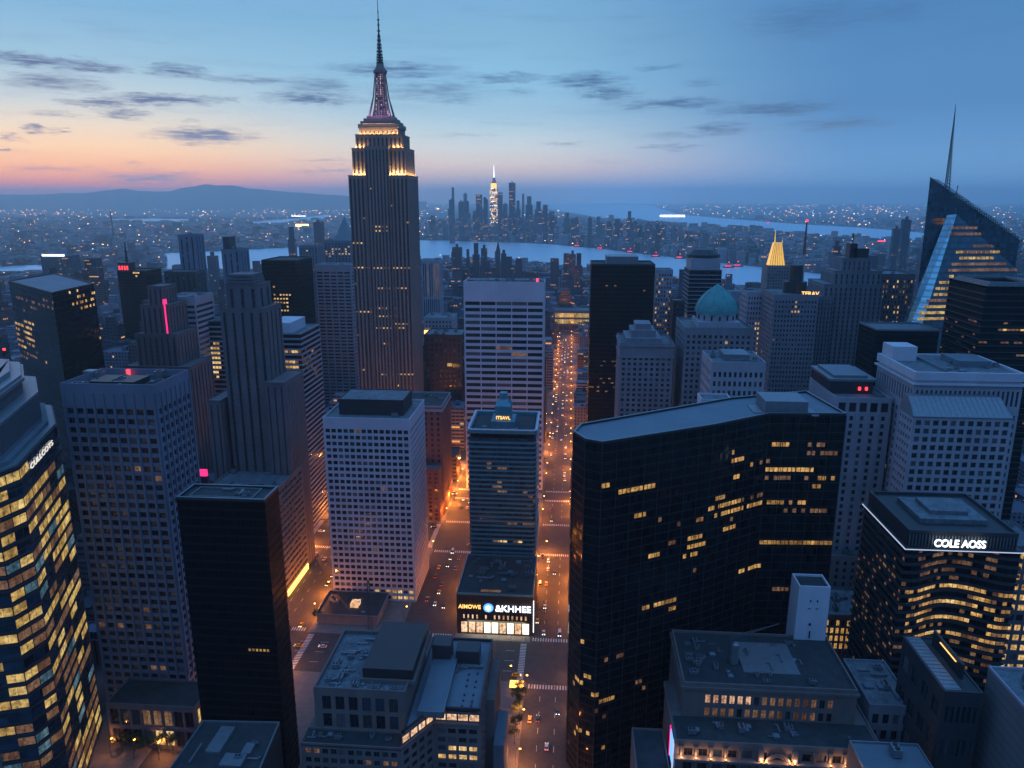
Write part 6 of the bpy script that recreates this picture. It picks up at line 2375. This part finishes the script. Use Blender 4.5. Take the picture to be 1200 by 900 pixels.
for k, (_, c) in enumerate(vis):
    x0, x1, y0, y1, h = c
    if k < 280:
        tone = rf.choice(TONES)
        j = 1 + rf.uniform(-.15, .15)
        mb = MB()
        cx_, cy2 = (x0 + x1) / 2, (y0 + y1) / 2
        style = rf.random()
        blockmesh(mb, x0, x1, y0, y1, h, tuple(q * j for q in tone[0]), 0)
        o = bpy.data.objects.new('city_block', mb.mesh('city_block', M['fillp'] if style < .6 else M['fillr'] if style < .85 else M['fills'], (cx_, cy2, 0)))
        o.location = (cx_, cy2, 0)
        link(o)
        px, py, _ = proj((cx_, y0, h))
        sidew = 'left of the central avenue' if cx_ < -8 else 'right of the central avenue'
        distw = 'near' if y0 < 900 else 'farther'
        cx_t = {'grey': 'mid grey', 'dark': 'dark slate'}.get(tone[1], tone[1])
        tag(o, '%s flat roofed block %s in the %s city' % (cx_t, sidew, distw), 'building', GR)
    else:
        rest.append(c)
mb = MB()
mbr = MB()
for c in rest:
    x0, x1, y0, y1, h = c
    tone = rf.choice(TONES)
    j = 1 + rf.uniform(-.2, .2)
    blockmesh(mb if rf.random() < .6 else mbr, x0, x1, y0, y1, h, tuple(q * j for q in tone[0]), 0, detail=y0 < 1600)
tag(mb.build('city_blocks', M['fillp']), 'dense mass of small city blocks reaching to the river', 'buildings', kind='stuff')
tag(mbr.build('city_blocks', M['fillr']), 'ribbon windowed small blocks mixed into the dense city', 'buildings', kind='stuff')

# far city carpet
mb = MB()
y = 2650.
while y < 9500:
    st = 34 + (y - 2650) * .012
    x = -y * .86 - 50
    while x < y * .68 + 50:
        w_ = st * rf.uniform(.5, .8)
        x += st * rf.uniform(.9, 1.3)
        yy = y + rf.uniform(-.2, .2) * st
        px, py, _ = proj((x, yy, 0))
        if any(inpoly(x, yy, P) or inpoly(x, yy + w_, P) for P in WATER):
            continue
        down = 500 < px < 960
        h = rf.uniform(8, 26)
        if rf.random() < .12:
            h *= rf.uniform(1.4, 2.6)
        if down and y < 7800:
            h = rf.uniform(18, 60) if px < 900 else rf.uniform(12, 40)
        h = cap(x, yy, h)
        q = rf.uniform(.05, .42)
        mb.c = (q, q * rf.uniform(.92, 1.02), q * rf.uniform(.98, 1.15), 1)
        mb.box(x, x + w_, yy, yy + w_ * rf.uniform(.7, 1.2), 0, h, 0, bottom=False, u0=rf.randint(0, 999) * 5)
    y += st * 1.1
tag(mb.build('far_city', M['far']), 'carpet of tiny far-off buildings fading towards the horizon', 'buildings', kind='stuff')

# lights of the far city
LK = [('faramber', .5), ('farorange', .28), ('farwhite', .17), ('red', .05)]
for mk, pr in LK:
    mb = MB()
    n_ = int(3300 * pr)
    for _ in range(n_):
        u = rf.random()
        px = rf.uniform(-20, 1220)
        py = 238 + 60 * u ** 1.7 if rf.random() < .75 else rf.uniform(250, 330)
        if rf.random() < .45:
            px = rf.choice((rf.gauss(40, 45), rf.gauss(330, 50), rf.gauss(1010, 90), rf.gauss(730, 60), rf.gauss(450, 40)))
            py = 236 + rf.expovariate(1 / 9.)
        x, y, _ = az(px, py, 0)
        if y > 26000 or any(inpoly(x, y, P) for P in WATER):
            continue
        sz = y / 906 * rf.uniform(.22, .62)
        hh = rf.uniform(8, 22) + y * .0006
        mb.box(x, x + sz * rf.choice((1, 1, 2.2)), y, y + 3, hh, hh + sz, 0)
    tag(mb.build('city_lights', M[mk]), {'faramber': 'amber pinprick lights scattered over the far city', 'farorange': 'orange pinprick lights scattered over the far city', 'farwhite': 'white pinprick lights scattered over the far city', 'red': 'red pinprick lights scattered over the far city'}[mk], 'lights', kind='stuff')

# ------------------------------------------------------------------ downtown skyline
GD = 'downtown towers on the far river bank'


def far_tower(px, pw, py, Y, label=None, col=(.10, .12, .16), m='far', top=None, name='downtown_tower', group=GD):
    x0, x1 = ay(px - pw / 2, py, Y)[0], ay(px + pw / 2, py, Y)[0]
    z = ay(px, py, Y)[2]
    mb = MB()
    mb.c = col + (1,)
    cx_ = (x0 + x1) / 2
    d_ = (x1 - x0) * .8
    if top == 'step':
        mb.box(x0, x1, Y, Y + d_, 0, z * .8, 0, False, u0=rf.randint(0, 99) * 5)
        q = (x1 - x0) * .18
        mb.box(x0 + q, x1 - q, Y + q, Y + d_ - q, z * .8, z, 0, False)
    elif top == 'slope':
        mb.prism(rect(x0, x1, Y, Y + d_), 0, z * .93, 0)
        mb.prism(rect(x0, x1, Y, Y + d_), z * .93, z, 0, poly2=rect(x0, x0 + (x1 - x0) * .4, Y, Y + d_))
    elif top == 'point':
        mb.prism(rect(x0, x1, Y, Y + d_), 0, z * .85, 0)
        mb.prism(rect(x0, x1, Y, Y + d_), z * .85, z, 0, poly2=rect(cx_ - 1, cx_ + 1, Y + d_ / 2 - 1, Y + d_ / 2 + 1))
    else:
        mb.box(x0, x1, Y, Y + d_, 0, z, 0, False, u0=rf.randint(0, 99) * 5)
        if rf.random() < .5:
            mb.box(cx_ - 3, cx_ + 3, Y + 4, Y + 10, z, z + 8, 0, False)
    o = bpy.data.objects.new(name, mb.mesh(name, M[m], (cx_, Y, 0)))
    o.location = (cx_, Y, 0)
    link(o)
    tag(o, label or 'hazy blue grey tower in the cluster on the far river bank', 'building', group)
    return o


YD = 4600
far_tower(600, 7.5, 214, YD, 'tallest plain dark slab on the far skyline, just right of the lit spired tower', (.05, .07, .1))
far_tower(530.5, 2.6, 219.5, YD + 300, 'thinnest pencil shaped tower at the left end of the far skyline')
far_tower(545, 4, 227, YD + 600, 'pale slim tower left of the lit spired tower on the far skyline', (.2, .22, .26))
far_tower(529, 6, 234, YD - 300, 'dark square topped tower below the pencil tower on the far skyline')
far_tower(540, 6, 236, YD - 100)
far_tower(546, 6, 235.5, YD)
far_tower(561, 7, 228, YD + 50)
far_tower(569, 5, 231, YD - 100, top='slope')
far_tower(586, 5.5, 225.5, YD + 200, 'grey slab tower between the lit spired tower and the tallest dark slab')
far_tower(592, 5, 239, YD - 200)
far_tower(607, 5, 235, YD - 200, top='step')
far_tower(613, 2.4, 227, YD + 500)
far_tower(620, 8, 230, YD + 250, 'broad notched tower right of the tallest dark slab on the far skyline', top='step')
far_tower(631, 8, 236, YD - 200, top='step')
far_tower(639, 5.5, 240, YD - 100)
far_tower(738, 6, 247.5, 4000, 'single brown grey tower standing clear of the lower downtown mass', (.16, .13, .14), top='step')
far_tower(728, 5, 262, 3900)
for _ in range(120):
    px = rf.uniform(502, 900)
    base = 244 if px < 640 else 246 + (px - 640) * .1
    py = base + abs(rf.gauss(0, 10)) + (8 if px < 522 else 0)
    Y = rf.uniform(3900, 5600)
    if px > 690:
        Y = rf.uniform(3500, 4300)
    if px > 800:
        Y = rf.uniform(3000, 3600)
        py += 8
    x, yy, z = ay(px, py, Y)
    if any(inpoly(x, Y, P) for P in WATER) or z < 20:
        continue
    q = rf.uniform(.07, .2)
    far_tower(px, rf.uniform(4, 8), py, Y, None, (q, q * rf.uniform(.95, 1.05), q * rf.uniform(1, 1.2)), top=rf.choice((None, None, 'step', 'slope')))
# the lit spired tower of the far skyline
x0, x1 = ay(573.8, 220, YD)[0], ay(583.2, 220, YD)[0]
zc1, zc2, zc3, zc4 = ay(578, 221, YD)[2], ay(578, 214, YD)[2], ay(578, 208, YD)[2], ay(578, 193, YD)[2]
xm = (x0 + x1) / 2
W_ = Bld('lit_spired_tower', 'golden lit spired tower standing out in the far downtown skyline', (xm, YD, 0), 'skyscraper')
mb = MB()
mb.c = (.3, .28, .27, 1)
mb.box(x0, x1, YD, YD + 40, 0, zc1, 0, False)
mb.box(x0 + 7, x1 - 7, YD + 6, YD + 34, zc1, zc2, 0, False)
mb.cyl(xm, YD + 20, zc2, zc3, 13, 6, n=8)
W_.part(mb, 'wall', M['far'])
mb = MB()
mb.cyl(xm, YD + 20, zc3, zc4, 3.2, .8, n=6)
W_.part(mb, 'spire', M['whitelamp'])
for k in range(26):
    z = zc1 - 3 - k * 8.2
    if z < 60:
        break
    mb = MB()
    for i in range(8):
        if rf.random() < .7 - k * .012:
            xa = x0 + 1 + i * (x1 - x0 - 2) / 8
            mb.box(xa, xa + 4.2, YD - 1.2, YD - .1, z, z + 4.6)
    if mb.f:
        W_.part(mb, 'lit_floor', M['amber' if k % 3 else 'whitelamp'])
mb = MB()
mb.box(x0 + 7, x1 - 7, YD + 4.5, YD + 5.9, zc1 + 2, zc2 - 3)
W_.part(mb, 'lit_crown', M['amber'])
# near bank towers in front of the river
GN = 'slim towers on the near river bank'
for (px, pw, py, Y, lb) in [(557.5, 8, 285, 1900, 'tallest square brown tower of the near bank group, left of the slim spire'), (567, 7, 291, 1850, None), (583.5, 5, 284, 1950, 'slim pointed grey spire tower on the near river bank'), (535, 11, 290, 1850, 'broad brown block at the left end of the near bank group'), (548, 5, 292, 2000, None),
                            (596, 11, 301, 1700, None), (608, 8, 303, 1800, None), (590, 6, 297, 1750, None), (671, 8, 298, 1750, None), (678.5, 9, 297, 1650, 'dark teal slab on the near bank above the black monolith'), (664, 7, 297, 1850, None), (650, 10, 303, 1800, None), (571, 9, 306, 1600, None)]:
    far_tower(px, pw, py, Y, lb or 'brownish grey slim tower on the near river bank', (.12, .10, .12) if px != 678.5 else (.03, .06, .08), m='fillp', top='point' if px == 583.5 else rf.choice((None, 'step')), name='river_bank_tower', group=GN)
# left hand middle distance towers
for (px, pw, py, Y, lb, col) in [(105, 14, 303, 1500, 'dark tower with a red light left of the black stepped tower', (.03, .04, .06)), (62, 30, 300, 1500, 'grey tower with a bright white crown line at far left', (.10, .12, .15)), (340, 8, 266, 2100, 'slim teal tower above the black box tower', (.06, .09, .12)), (247, 10, 300, 1500, None, (.12, .14, .18)), (372, 10, 260, 2600, 'squat dark tower left of the pyramid roof', (.05, .07, .1)), (299, 7, 306, 1600, None, (.1, .1, .14)),
                                 (126, 14, 372, 760, None, (.05, .06, .08)), (286, 14, 352, 1000, None, (.2, .2, .26)), (420, 12, 300, 2400, None, (.1, .1, .13)), (1146, 8, 262, 2300, None, (.05, .07, .1)), (1064, 9, 257, 2300, 'dark blue slab tower just left of the slanted glass tower', (.03, .05, .08)), (1052, 8, 268, 2400, 'shorter dark blue tower beside the dark blue slab', (.03, .05, .08)),
                                 (982, 9, 288, 1300, None, (.12, .12, .15)), (1022, 30, 300, 1500, None, (.09, .1, .14)), (878, 12, 340, 900, None, (.15, .15, .2)), (800, 10, 316, 1000, None, (.1, .11, .15)), (215, 12, 305, 1700, None, (.1, .12, .16)), (1090, 18, 295, 1500, None, (.1, .11, .15)), (1180, 20, 330, 900, None, (.06, .07, .09))]:
    far_tower(px, pw, py, Y, lb or 'blue grey mid distance tower rising above the low blocks', col, m='fillp', top=rf.choice((None, 'step')), name='city_tower', group='scattered towers of the middle distance')
x, y, z = ay(62, 297.5, 1499)
mb = MB()
mb.box(x - 24, x + 24, y - 1, y + 1, z - 5, z - 1)
tag(mb.build('rooftop_light_bar', M['whitelamp']), 'bright white light bar along a rooftop at far left', 'light')
x, y, z = ay(131, 262, 4200)
mb = MB()
for k in range(6):
    mb.cyl(x, y, k * 30, k * 30 + 30, 9 - k * 1.2, 9 - (k + 1) * 1.2, n=6)
tag(mb.build('lattice_mast', M['dmetal']), 'thin distant mast with orange lights on the left plain', 'mast')
for (px, py, w_, h_, mk, lb) in [(131, 251, 9, 14, 'farorange', 'upper orange glow on the distant mast'), (131, 268, 20, 20, 'farorange', 'lower orange glow on the distant mast'), (283, 270, 40, 24, 'red', 'red glowing sign on the far bank left of the tallest tower'), (354, 266, 110, 30, 'faramber', 'bright amber lit low building on the left far bank'),
                                 (788, 253.5, 330, 24, 'farwhite', 'white lit pier running along the far bay shore'), (513, 245, 60, 26, 'faramber', 'amber lit sloping roof at the left of the downtown skyline'), (900, 261, 20, 14, 'pink', 'pink light on the far bay shore'), (350, 253, 200, 8, 'farwhite', 'row of white lights along the bright water'),
                                 (42, 266, 160, 9, 'faramber', 'row of amber lights on the left plain'), (1033, 285, 40, 20, 'red', 'red lit roof beyond the brown tower'), (797, 284, 36, 16, 'farorange', 'orange glow in the city beyond the river'), (881, 278, 20, 16, 'farorange', 'small orange glow left of the gilded spire'), (605, 248, 14, 20, 'faramber', 'amber light among the downtown towers'), (634, 270, 12, 20, 'farorange', 'orange lit column below the downtown towers')]:
    x, y, z = az(px, py, 12)
    mb = MB()
    mb.box(x - w_ / 2, x + w_ / 2, y, y + 4, 6, 6 + h_)
    tag(mb.build('light_cluster', M[mk]), lb, 'lights')
for (px, py, Y, r_, mk, lb) in [(236, 553, 500, 3.0, 'pink', 'pink glowing rooftop lamp low between the gridded tower and the stepped stone tower'), (5, 436, 420, 1.8, 'whitelamp', 'white lamp at the left edge above the lit glass tower'), (13, 433, 420, 2.2, 'orange', 'orange lamp at the left edge above the lit glass tower')]:
    x, y, z = ay(px, py, Y)
    mb = MB()
    mb.box(x - r_ * 1.4, x + r_ * 1.4, y - 1, y + 1, z - r_, z + r_ * .6)
    mb.box(x - r_ * 1.6, x + r_ * 1.6, y - 1.2, y + 1.2, 0, z - r_, 1, bottom=False)
    tag(mb.build('roof_lamp', [M[mk], M['bandd']]), lb, 'lamp')
# ferries on the river
fmb = MB()
fmb.prism([(-14, -3), (12, -3.5), (17, 0), (12, 3.5), (-14, 3)], .6, 3.5)
fmb.box(-11, 9, -2.6, 2.6, 3.5, 6.5, 1)
fmb.box(-4, 7, -2, 2, 6.5, 9, 1)
fmb.bar((2, 0, 9), (2, 0, 14), .3)
fm_ = fmb.mesh('hull', [M['dmetal'], M['pale']])
lm_ = MB()
lm_.box(-10, 8, -2.75, -2.62, 4.2, 5.6)
lm_.cyl(2, 0, 14, 16.5, 1.6, n=6)
lme = lm_.mesh('cabin_lights', M['red'])
for i, (px, py, lb) in enumerate([(676, 289, 'leftmost ferry with red lights near the far bank'), (703, 292, 'ferry with red lights mid river above the white slab'), (768, 301, 'ferry with red lights above the rooftop box of the black monolith'), (738, 296, 'ferry with red lights left of the monolith'), (796, 303, 'ferry with red lights left of the round capped tower'), (864, 312.5, 'ferry with red lights right of the round capped tower'), (853, 313.5, 'smaller ferry with red lights beside another right of the capped tower')]):
    x, y, z = az(px, py, .6)
    t_ = thing('ferry', lb, 'boat', (x, y, .2), 'ferries on the river')
    for nm, me in (('hull', fm_), ('cabin_lights', lme)):
        o = bpy.data.objects.new(nm, me)
        o.scale = (1.3, 1.3, 1.3)
        link(o, t_)

# ================================================================== STREET LIFE
lp = MB()
lp.cyl(0, 0, 0, 8.6, .11, .07, n=6)
lp.cyl(0, 0, 0, .8, .2, .14, n=6)
lp.bar((0, 0, 8.5), (1.9, 0, 9.0), .06)
pole_me = lp.mesh('pole', M['dmetal'])
lh = MB()
lh.box(1.5, 2.5, -.2, .2, 8.86, 9.06)
head_me = lh.mesh('lamp_head', M['dmetal'])
lg = MB()
lg.cyl(2.0, 0, 8.35, 8.85, .5, .3, n=8)
M['globe'] = nosample(mat('street_lamp_globe', (.2, .1, .05), emit=(1, .36, .05), estr=16))
glow_me = lg.mesh('lamp_globe', M['globe'])
ldat = bpy.data.lights.new('lamp_light', 'POINT')
ldat.energy = 27000
ldat.color = (1, .27, .035)
ldat.shadow_soft_size = .35
ldat2 = ldat.copy()
ldat2.energy = 15000
ldat4 = ldat.copy()
ldat4.energy = 46000
ldat3 = ldat.copy()
ldat3.energy = 11000
ldat3.color = (1, .34, .10)
GL = 'orange street lamps along the avenues'


rl = random.Random(3)
HALF = {}


def scaled(d, k):
    e = d.copy()
    e.energy = d.energy * k
    return e


def lamp(x, y, rz, dat=ldat, lb='orange street lamp lighting the road between the towers'):
    t_ = thing('street_lamp', lb, 'street lamp', (x, y, .15), GL)
    t_.rotation_euler = (0, 0, rz)
    for nm, me in (('pole', pole_me), ('lamp_head', head_me), ('lamp_globe', glow_me)):
        o = bpy.data.objects.new(nm, me)
        link(o, t_)
    if rl.random() < .16:
        return                  # a lamp that is out
    l_ = bpy.data.objects.new('lamp_light', dat if rl.random() < .6 else HALF.setdefault(dat.name, scaled(dat, .35)))
    l_.location = (2.0, 0, 8.2)
    link(l_, t_)


def clear(y):
    return not any(a < y < b2_ for a, b2_ in CROSS)


for y in range(262, 760, 27):
    if clear(y):
        lamp(-21, y, 0, ldat3 if y < 420 else ldat, 'orange street lamp on the left kerb of the central avenue')
        lamp(4.8, y + 12, math.pi, ldat3 if y < 420 else ldat, 'orange street lamp on the right kerb of the central avenue')
for y in range(760, 1400, 38):
    lamp(-21, y, 0, ldat2, 'far orange street lamp on the left kerb of the central avenue')
    lamp(4.8, y + 19, math.pi, ldat2, 'far orange street lamp on the right kerb of the central avenue')
for y in range(405, 700, 30):
    if clear(y):
        lamp(-98, y, 0, ldat4 if y > 500 else ldat, 'orange street lamp beside the lilac block')
        lamp(-63, y + 13, math.pi, ldat4 if y > 500 else ldat, 'orange street lamp beside the teal tower')
for y in range(310, 700, 27):
    if clear(y):
        lamp(-192, y, 0, ldat4 if y > 390 else ldat3, 'orange street lamp on the left side of the left hand street')
        lamp(-151, y + 13, math.pi, ldat4 if y > 390 else ldat3, 'orange street lamp on the right side of the left hand street')
for x in range(-220, 130, 32):
    if not (-24 < x < 8 or -100 < x < -60 or -195 < x < -150):
        lamp(x, 348.4, math.pi / 2, ldat3, 'orange street lamp along the nearest cross street')
        lamp(x + 14, 499.4, math.pi / 2, ldat, 'orange street lamp along the middle cross street')
        lamp(x, 545.6, -math.pi / 2, ldat, 'orange street lamp along the middle cross street, far kerb')

for x in (-219, -207, -196, -184):
    lamp(x, 279, math.pi / 2, ldat3, 'orange street lamp in front of the arcaded podium')

# vehicles


def car_parts(L, W2, H, cab0, cab1, colm, van=False):
    b = MB()
    prof = [(-L / 2, .35), (-L / 2, .85), (-L / 2 + .9, .95), (L / 2 - 1.1, .95), (L / 2 - .1, .8), (L / 2, .45), (L / 2 - .1, .3), (-L / 2 + .1, .28)]
    n = len(prof)
    for i in range(n):
        a, c = prof[i], prof[(i + 1) % n]
        b.face([(a[0], -W2, a[1]), (a[0], W2, a[1]), (c[0], W2, c[1]), (c[0], -W2, c[1])])
    b.face([(p[0], -W2, p[1]) for p in reversed(prof)])
    b.face([(p[0], W2, p[1]) for p in prof])
    body = b.mesh('body', M[colm])
    c = MB()
    c.prism(rect(cab0, cab1, -W2 + .08, W2 - .08), .94, H - .06, 0, poly2=rect(cab0 + (.2 if van else .5), cab1 - .6, -W2 + .22, W2 - .22))
    cabin = c.mesh('cabin_glass', M['pane'])
    r_ = MB()
    r_.prism(rect(cab0 + (.2 if van else .5), cab1 - .6, -W2 + .22, W2 - .22), H - .06, H)
    roof = r_.mesh('roof', M[colm])
    w_ = MB()
    N_ = 10
    A = [(.33 * math.cos(2 * math.pi * i / N_), .33 * math.sin(2 * math.pi * i / N_)) for i in range(N_)]
    for i in range(N_):
        a, q = A[i], A[(i + 1) % N_]
        w_.face([(a[0], -.1, a[1]), (q[0], -.1, q[1]), (q[0], .1, q[1]), (a[0], .1, a[1])])
    w_.face([(a[0], -.1, a[1]) for a in A])
    w_.face([(a[0], .1, a[1]) for a in reversed(A)])
    wheel = w_.mesh('wheel', M['bandd'])
    h = MB()
    h.box(L / 2 - .12, L / 2 + .03, -.2, .2, .55, .75)
    head = h.mesh('headlight', M['carhead'])
    t_ = MB()
    t_.box(-L / 2 - .03, -L / 2 + .05, -.18, .18, .62, .82)
    tail = t_.mesh('tail_light', M['cartail'])
    ps = [('body', body, (0, 0, 0)), ('cabin_glass', cabin, (0, 0, 0)), ('roof', roof, (0, 0, 0))]
    for sx in (-L * .3, L * .3):
        for sy in (-W2 + .1, W2 - .1):
            ps.append(('wheel', wheel, (sx, sy, .33)))
    for sy in (-W2 + .3, W2 - .3):
        ps.append(('headlight', head, (0, sy, 0)))
        ps.append(('tail_light', tail, (0, sy, 0)))
    return ps


M['carhead'] = nosample(mat('headlamp', (.2, .2, .2), emit=(1, .85, .6), estr=9))
M['cartail'] = nosample(mat('tail_lamp', (.2, 0, 0), emit=(1, .05, .02), estr=5))
M['cardark'] = mat('dark_car_paint', (.02, .022, .028), .3, coat=.5)
M['carwhite'] = mat('white_car_paint', (.55, .55, .55), .35, coat=.5)
M['caryellow'] = mat('yellow_cab_paint', (.6, .36, .03), .35, coat=.5)
KINDS_ = [('car', 'dark saloon car', car_parts(4.7, .92, 1.45, -1.7, 1.3, 'cardark')), ('car', 'white car', car_parts(4.6, .92, 1.5, -1.8, 1.3, 'carwhite')), ('taxi', 'yellow taxi', car_parts(4.8, .93, 1.5, -1.7, 1.3, 'caryellow')), ('van', 'white van', car_parts(5.6, 1.0, 2.3, -2.7, 2.2, 'carwhite', True))]


def vehicle(x, y, rz, where):
    nm, lb, ps = rf.choice(KINDS_[:3] * 3 + KINDS_[3:])
    t_ = thing(nm, '%s %s' % (lb, where), nm, (x, y, .02), 'traffic in the streets')
    t_.rotation_euler = (0, 0, rz)
    for n_, me, lc in ps:
        o = bpy.data.objects.new(n_, me)
        o.location = lc
        link(o, t_)


for lane, rz in ((-16.5, math.pi / 2), (-12.3, math.pi / 2), (-7.5, math.pi / 2), (-2.5, math.pi / 2)):
    y = 300 + rf.uniform(0, 30)
    while y < 1350:
        if clear(y) and not (350 < y < 395):
            vehicle(lane + rf.uniform(-.3, .3), y, rz if rf.random() < .35 or y < 600 and rf.random() < .3 else -math.pi / 2, 'on the central avenue')
        y += rf.expovariate(1 / 26.) + 8 if y > 480 else rf.expovariate(1 / 40.) + 12
for lane in (-88, -82, -76):
    y = 420 + rf.uniform(0, 20)
    while y < 690:
        if clear(y):
            vehicle(lane, y, -math.pi / 2 if rf.random() < .7 else math.pi / 2, 'in the street between the lilac block and the teal tower')
        y += rf.expovariate(1 / 16.) + 8
for lane, rz in ((-180, math.pi / 2), (-171.5, math.pi / 2), (-164, -math.pi / 2), (-158, -math.pi / 2)):
    y = 318 + rf.uniform(0, 20)
    while y < 690:
        if clear(y):
            vehicle(lane, y, rz, 'in the left hand street')
        y += rf.expovariate(1 / 22.) + 9
for (yy, rz, w_) in ((354, 0, 'on the nearest cross street'), (372, math.pi, 'on the nearest cross street'), (508, 0, 'on the middle cross street'), (522, 0, 'on the middle cross street'), (536, math.pi, 'on the middle cross street'), (605, 0, 'on the third cross street')):
    x = -215 + rf.uniform(0, 25)
    while x < 120:
        if not -24 < x < 8:
            vehicle(x, yy + rf.uniform(-.4, .4), rz, w_)
        x += rf.expovariate(1 / 24.) + 9

# people: one skinned figure, walking, shared by the tiny pedestrians


def person_mesh(name, stride, coat):
    V_ = [(0, 0, .95), (0, 0, 1.15), (0, 0, 1.4), (0, 0, 1.5), (0, .02, 1.62), (0, .02, 1.74),
          (.09, 0, .9), (.1, stride, .5), (.1, stride * 1.2, .06), (.1, stride * 1.2 + .16, .03), (-.09, 0, .9), (-.1, -stride * .6, .5), (-.1, -stride * 1.6, .1), (-.1, -stride * 1.6 + .16, .04),
          (.19, 0, 1.4), (.23, -stride * .5, 1.13), (.22, -stride * .3 + .06, .88), (-.19, 0, 1.4), (-.23, stride * .5, 1.13), (-.22, stride * .6 + .1, .9)]
    E_s = [(0, 1), (1, 2), (2, 3), (3, 4), (4, 5), (0, 6), (6, 7), (7, 8), (8, 9), (0, 10), (10, 11), (11, 12), (12, 13), (2, 14), (14, 15), (15, 16), (2, 17), (17, 18), (18, 19)]
    rad = [.15, .14, .15, .06, .1, .09, .1, .07, .05, .04, .1, .07, .05, .04, .07, .05, .04, .07, .05, .04]
    me = bpy.data.meshes.new(name)
    me.from_pydata(V_, E_s, [])
    o = bpy.data.objects.new(name, me)
    C.objects.link(o)
    md = o.modifiers.new('s', 'SKIN')
    for i, r_ in enumerate(rad):
        me.skin_vertices[0].data[i].radius = (r_, r_ * .8)
    me.skin_vertices[0].data[0].use_root = True
    sb_ = o.modifiers.new('d', 'SUBSURF')
    sb_.levels = sb_.render_levels = 1
    dg = bpy.context.evaluated_depsgraph_get()
    out = bpy.data.meshes.new_from_object(o.evaluated_get(dg))
    bpy.data.objects.remove(o)
    out.materials.clear()
    out.materials.append(M[coat])
    return out


PM = [(person_mesh('person', .22, 'cardark'), 'dark coat'), (person_mesh('person', .12, 'brown'), 'brown coat'), (person_mesh('person', .2, 'grey'), 'grey coat')]
for i in range(60):
    k = rf.random()
    if k < .4:
        x, y, w_ = rf.uniform(-17.5, -10), rf.uniform(388, 440), 'walking beside the shop podium on the corner'
    elif k < .6:
        x, y, w_ = rf.uniform(-60, -22), rf.uniform(387, 391), 'walking in front of the bright shop front'
    elif k < .8:
        x, y, w_ = rf.uniform(-19, 4), rf.choice((rf.uniform(343, 349), rf.uniform(386.5, 391))), 'crossing the central avenue on the zebra stripes'
    else:
        x, y, w_ = rf.uniform(-108, -99), rf.uniform(395, 480), 'walking on the pavement beside the lilac block'
    me, co = rf.choice(PM)
    o = bpy.data.objects.new('person', me)
    o.location = (x, y, .16 if w_[0:5] != 'cross' else .02)
    o.rotation_euler = (0, 0, rf.uniform(0, 6.28))
    link(o)
    tag(o, 'person in a %s %s' % (co, w_), 'person', 'pedestrians by the shop corner and crossings')

# trees
tm = bpy.data.materials.new('leaves')
tm.use_nodes = True
t = NT(tm.node_tree)
b_ = tm.node_tree.nodes['Principled BSDF']
oi = t.n('ShaderNodeNewGeometry').outputs['Random Per Island']
t.l(t.ramp(oi, [(0, (.025, .04, .015, 1)), (.6, (.055, .085, .03, 1)), (1, (.10, .12, .04, 1))]), b_.inputs['Base Color'])
b_.inputs['Roughness'].default_value = .7


def tree_meshes(seed, h=9., r=3.4):
    rr = random.Random(seed)
    tr_ = MB()
    tr_.cyl(0, 0, 0, h * .45, .22, .14, n=7)
    limbs = []
    for i in range(6):
        a = rr.uniform(0, 6.28)
        p = Vector((math.cos(a) * r * .6, math.sin(a) * r * .6, h * rr.uniform(.6, .85)))
        tr_.bar((0, 0, h * rr.uniform(.3, .44)), p, .11, 5, r2=.04)
        limbs.append(p)
    cr = MB()
    cl = [(p + Vector((rr.uniform(-1, 1), rr.uniform(-1, 1), rr.uniform(-.3, .8))), rr.uniform(.8, 1.6)) for p in limbs for _ in range(3)] + [(Vector((0, 0, h * .85)), 1.6)]
    for c, cr_ in cl:
        for _ in range(60):
            d = Vector((rr.gauss(0, 1), rr.gauss(0, 1), rr.gauss(0, .8))).normalized() * cr_ * rr.random() ** .4
            p = c + d
            u = Vector((rr.gauss(0, 1), rr.gauss(0, 1), rr.gauss(0, 1))).normalized() * .26
            v_ = u.orthogonal().normalized() * .22
            cr.face([p - u, p + v_, p + u, p - v_])
    return tr_.mesh('trunk', M['brown']), cr.mesh('crown', tm)


TMs = [tree_meshes(k) for k in range(3)]
TP = [(-150, 398, 'young street tree on the corner beside the plaza pavilion')] + [(-194.5, 400 + i * 9, 'street tree in the row against the banded podium block') for i in range(9)] + [(-22.5, 302 + i * 9, 'dark street tree beside the beige office block') for i in range(5)] + \
     [(-104, 430 + i * 9, 'street tree beside the lilac block') for i in range(5)] + [(-180 - 6 * i, 283, 'small tree in front of the arcaded podium') for i in range(5)]
for i, (x, y, lb) in enumerate(TP):
    t_ = thing('street_tree', lb, 'tree', (x, y, .15), 'street trees')
    t_.rotation_euler = (0, 0, rf.uniform(0, 6))
    s_ = rf.uniform(.8, 1.25)
    t_.scale = (s_, s_, s_)
    for nm, me in zip(('trunk', 'crown'), TMs[i % 3]):
        o = bpy.data.objects.new(nm, me)
        link(o, t_)
# orange awning by the trees
AW = Bld('street_kiosk', 'small kiosk with a glowing orange awning beside the beige office block', (-24, 352, 0), 'kiosk')
mb = MB()
mb.box(-27, -21.5, 341, 345.5, .15, 3)
AW.part(mb, 'wall', M['dmetal'])
mb = MB()
mb.prism(rect(-28, -20.8, 339.8, 346), 3.0, 4.2, 0, poly2=rect(-25.5, -23, 342, 344))
AW.part(mb, 'awning', M['orange'])
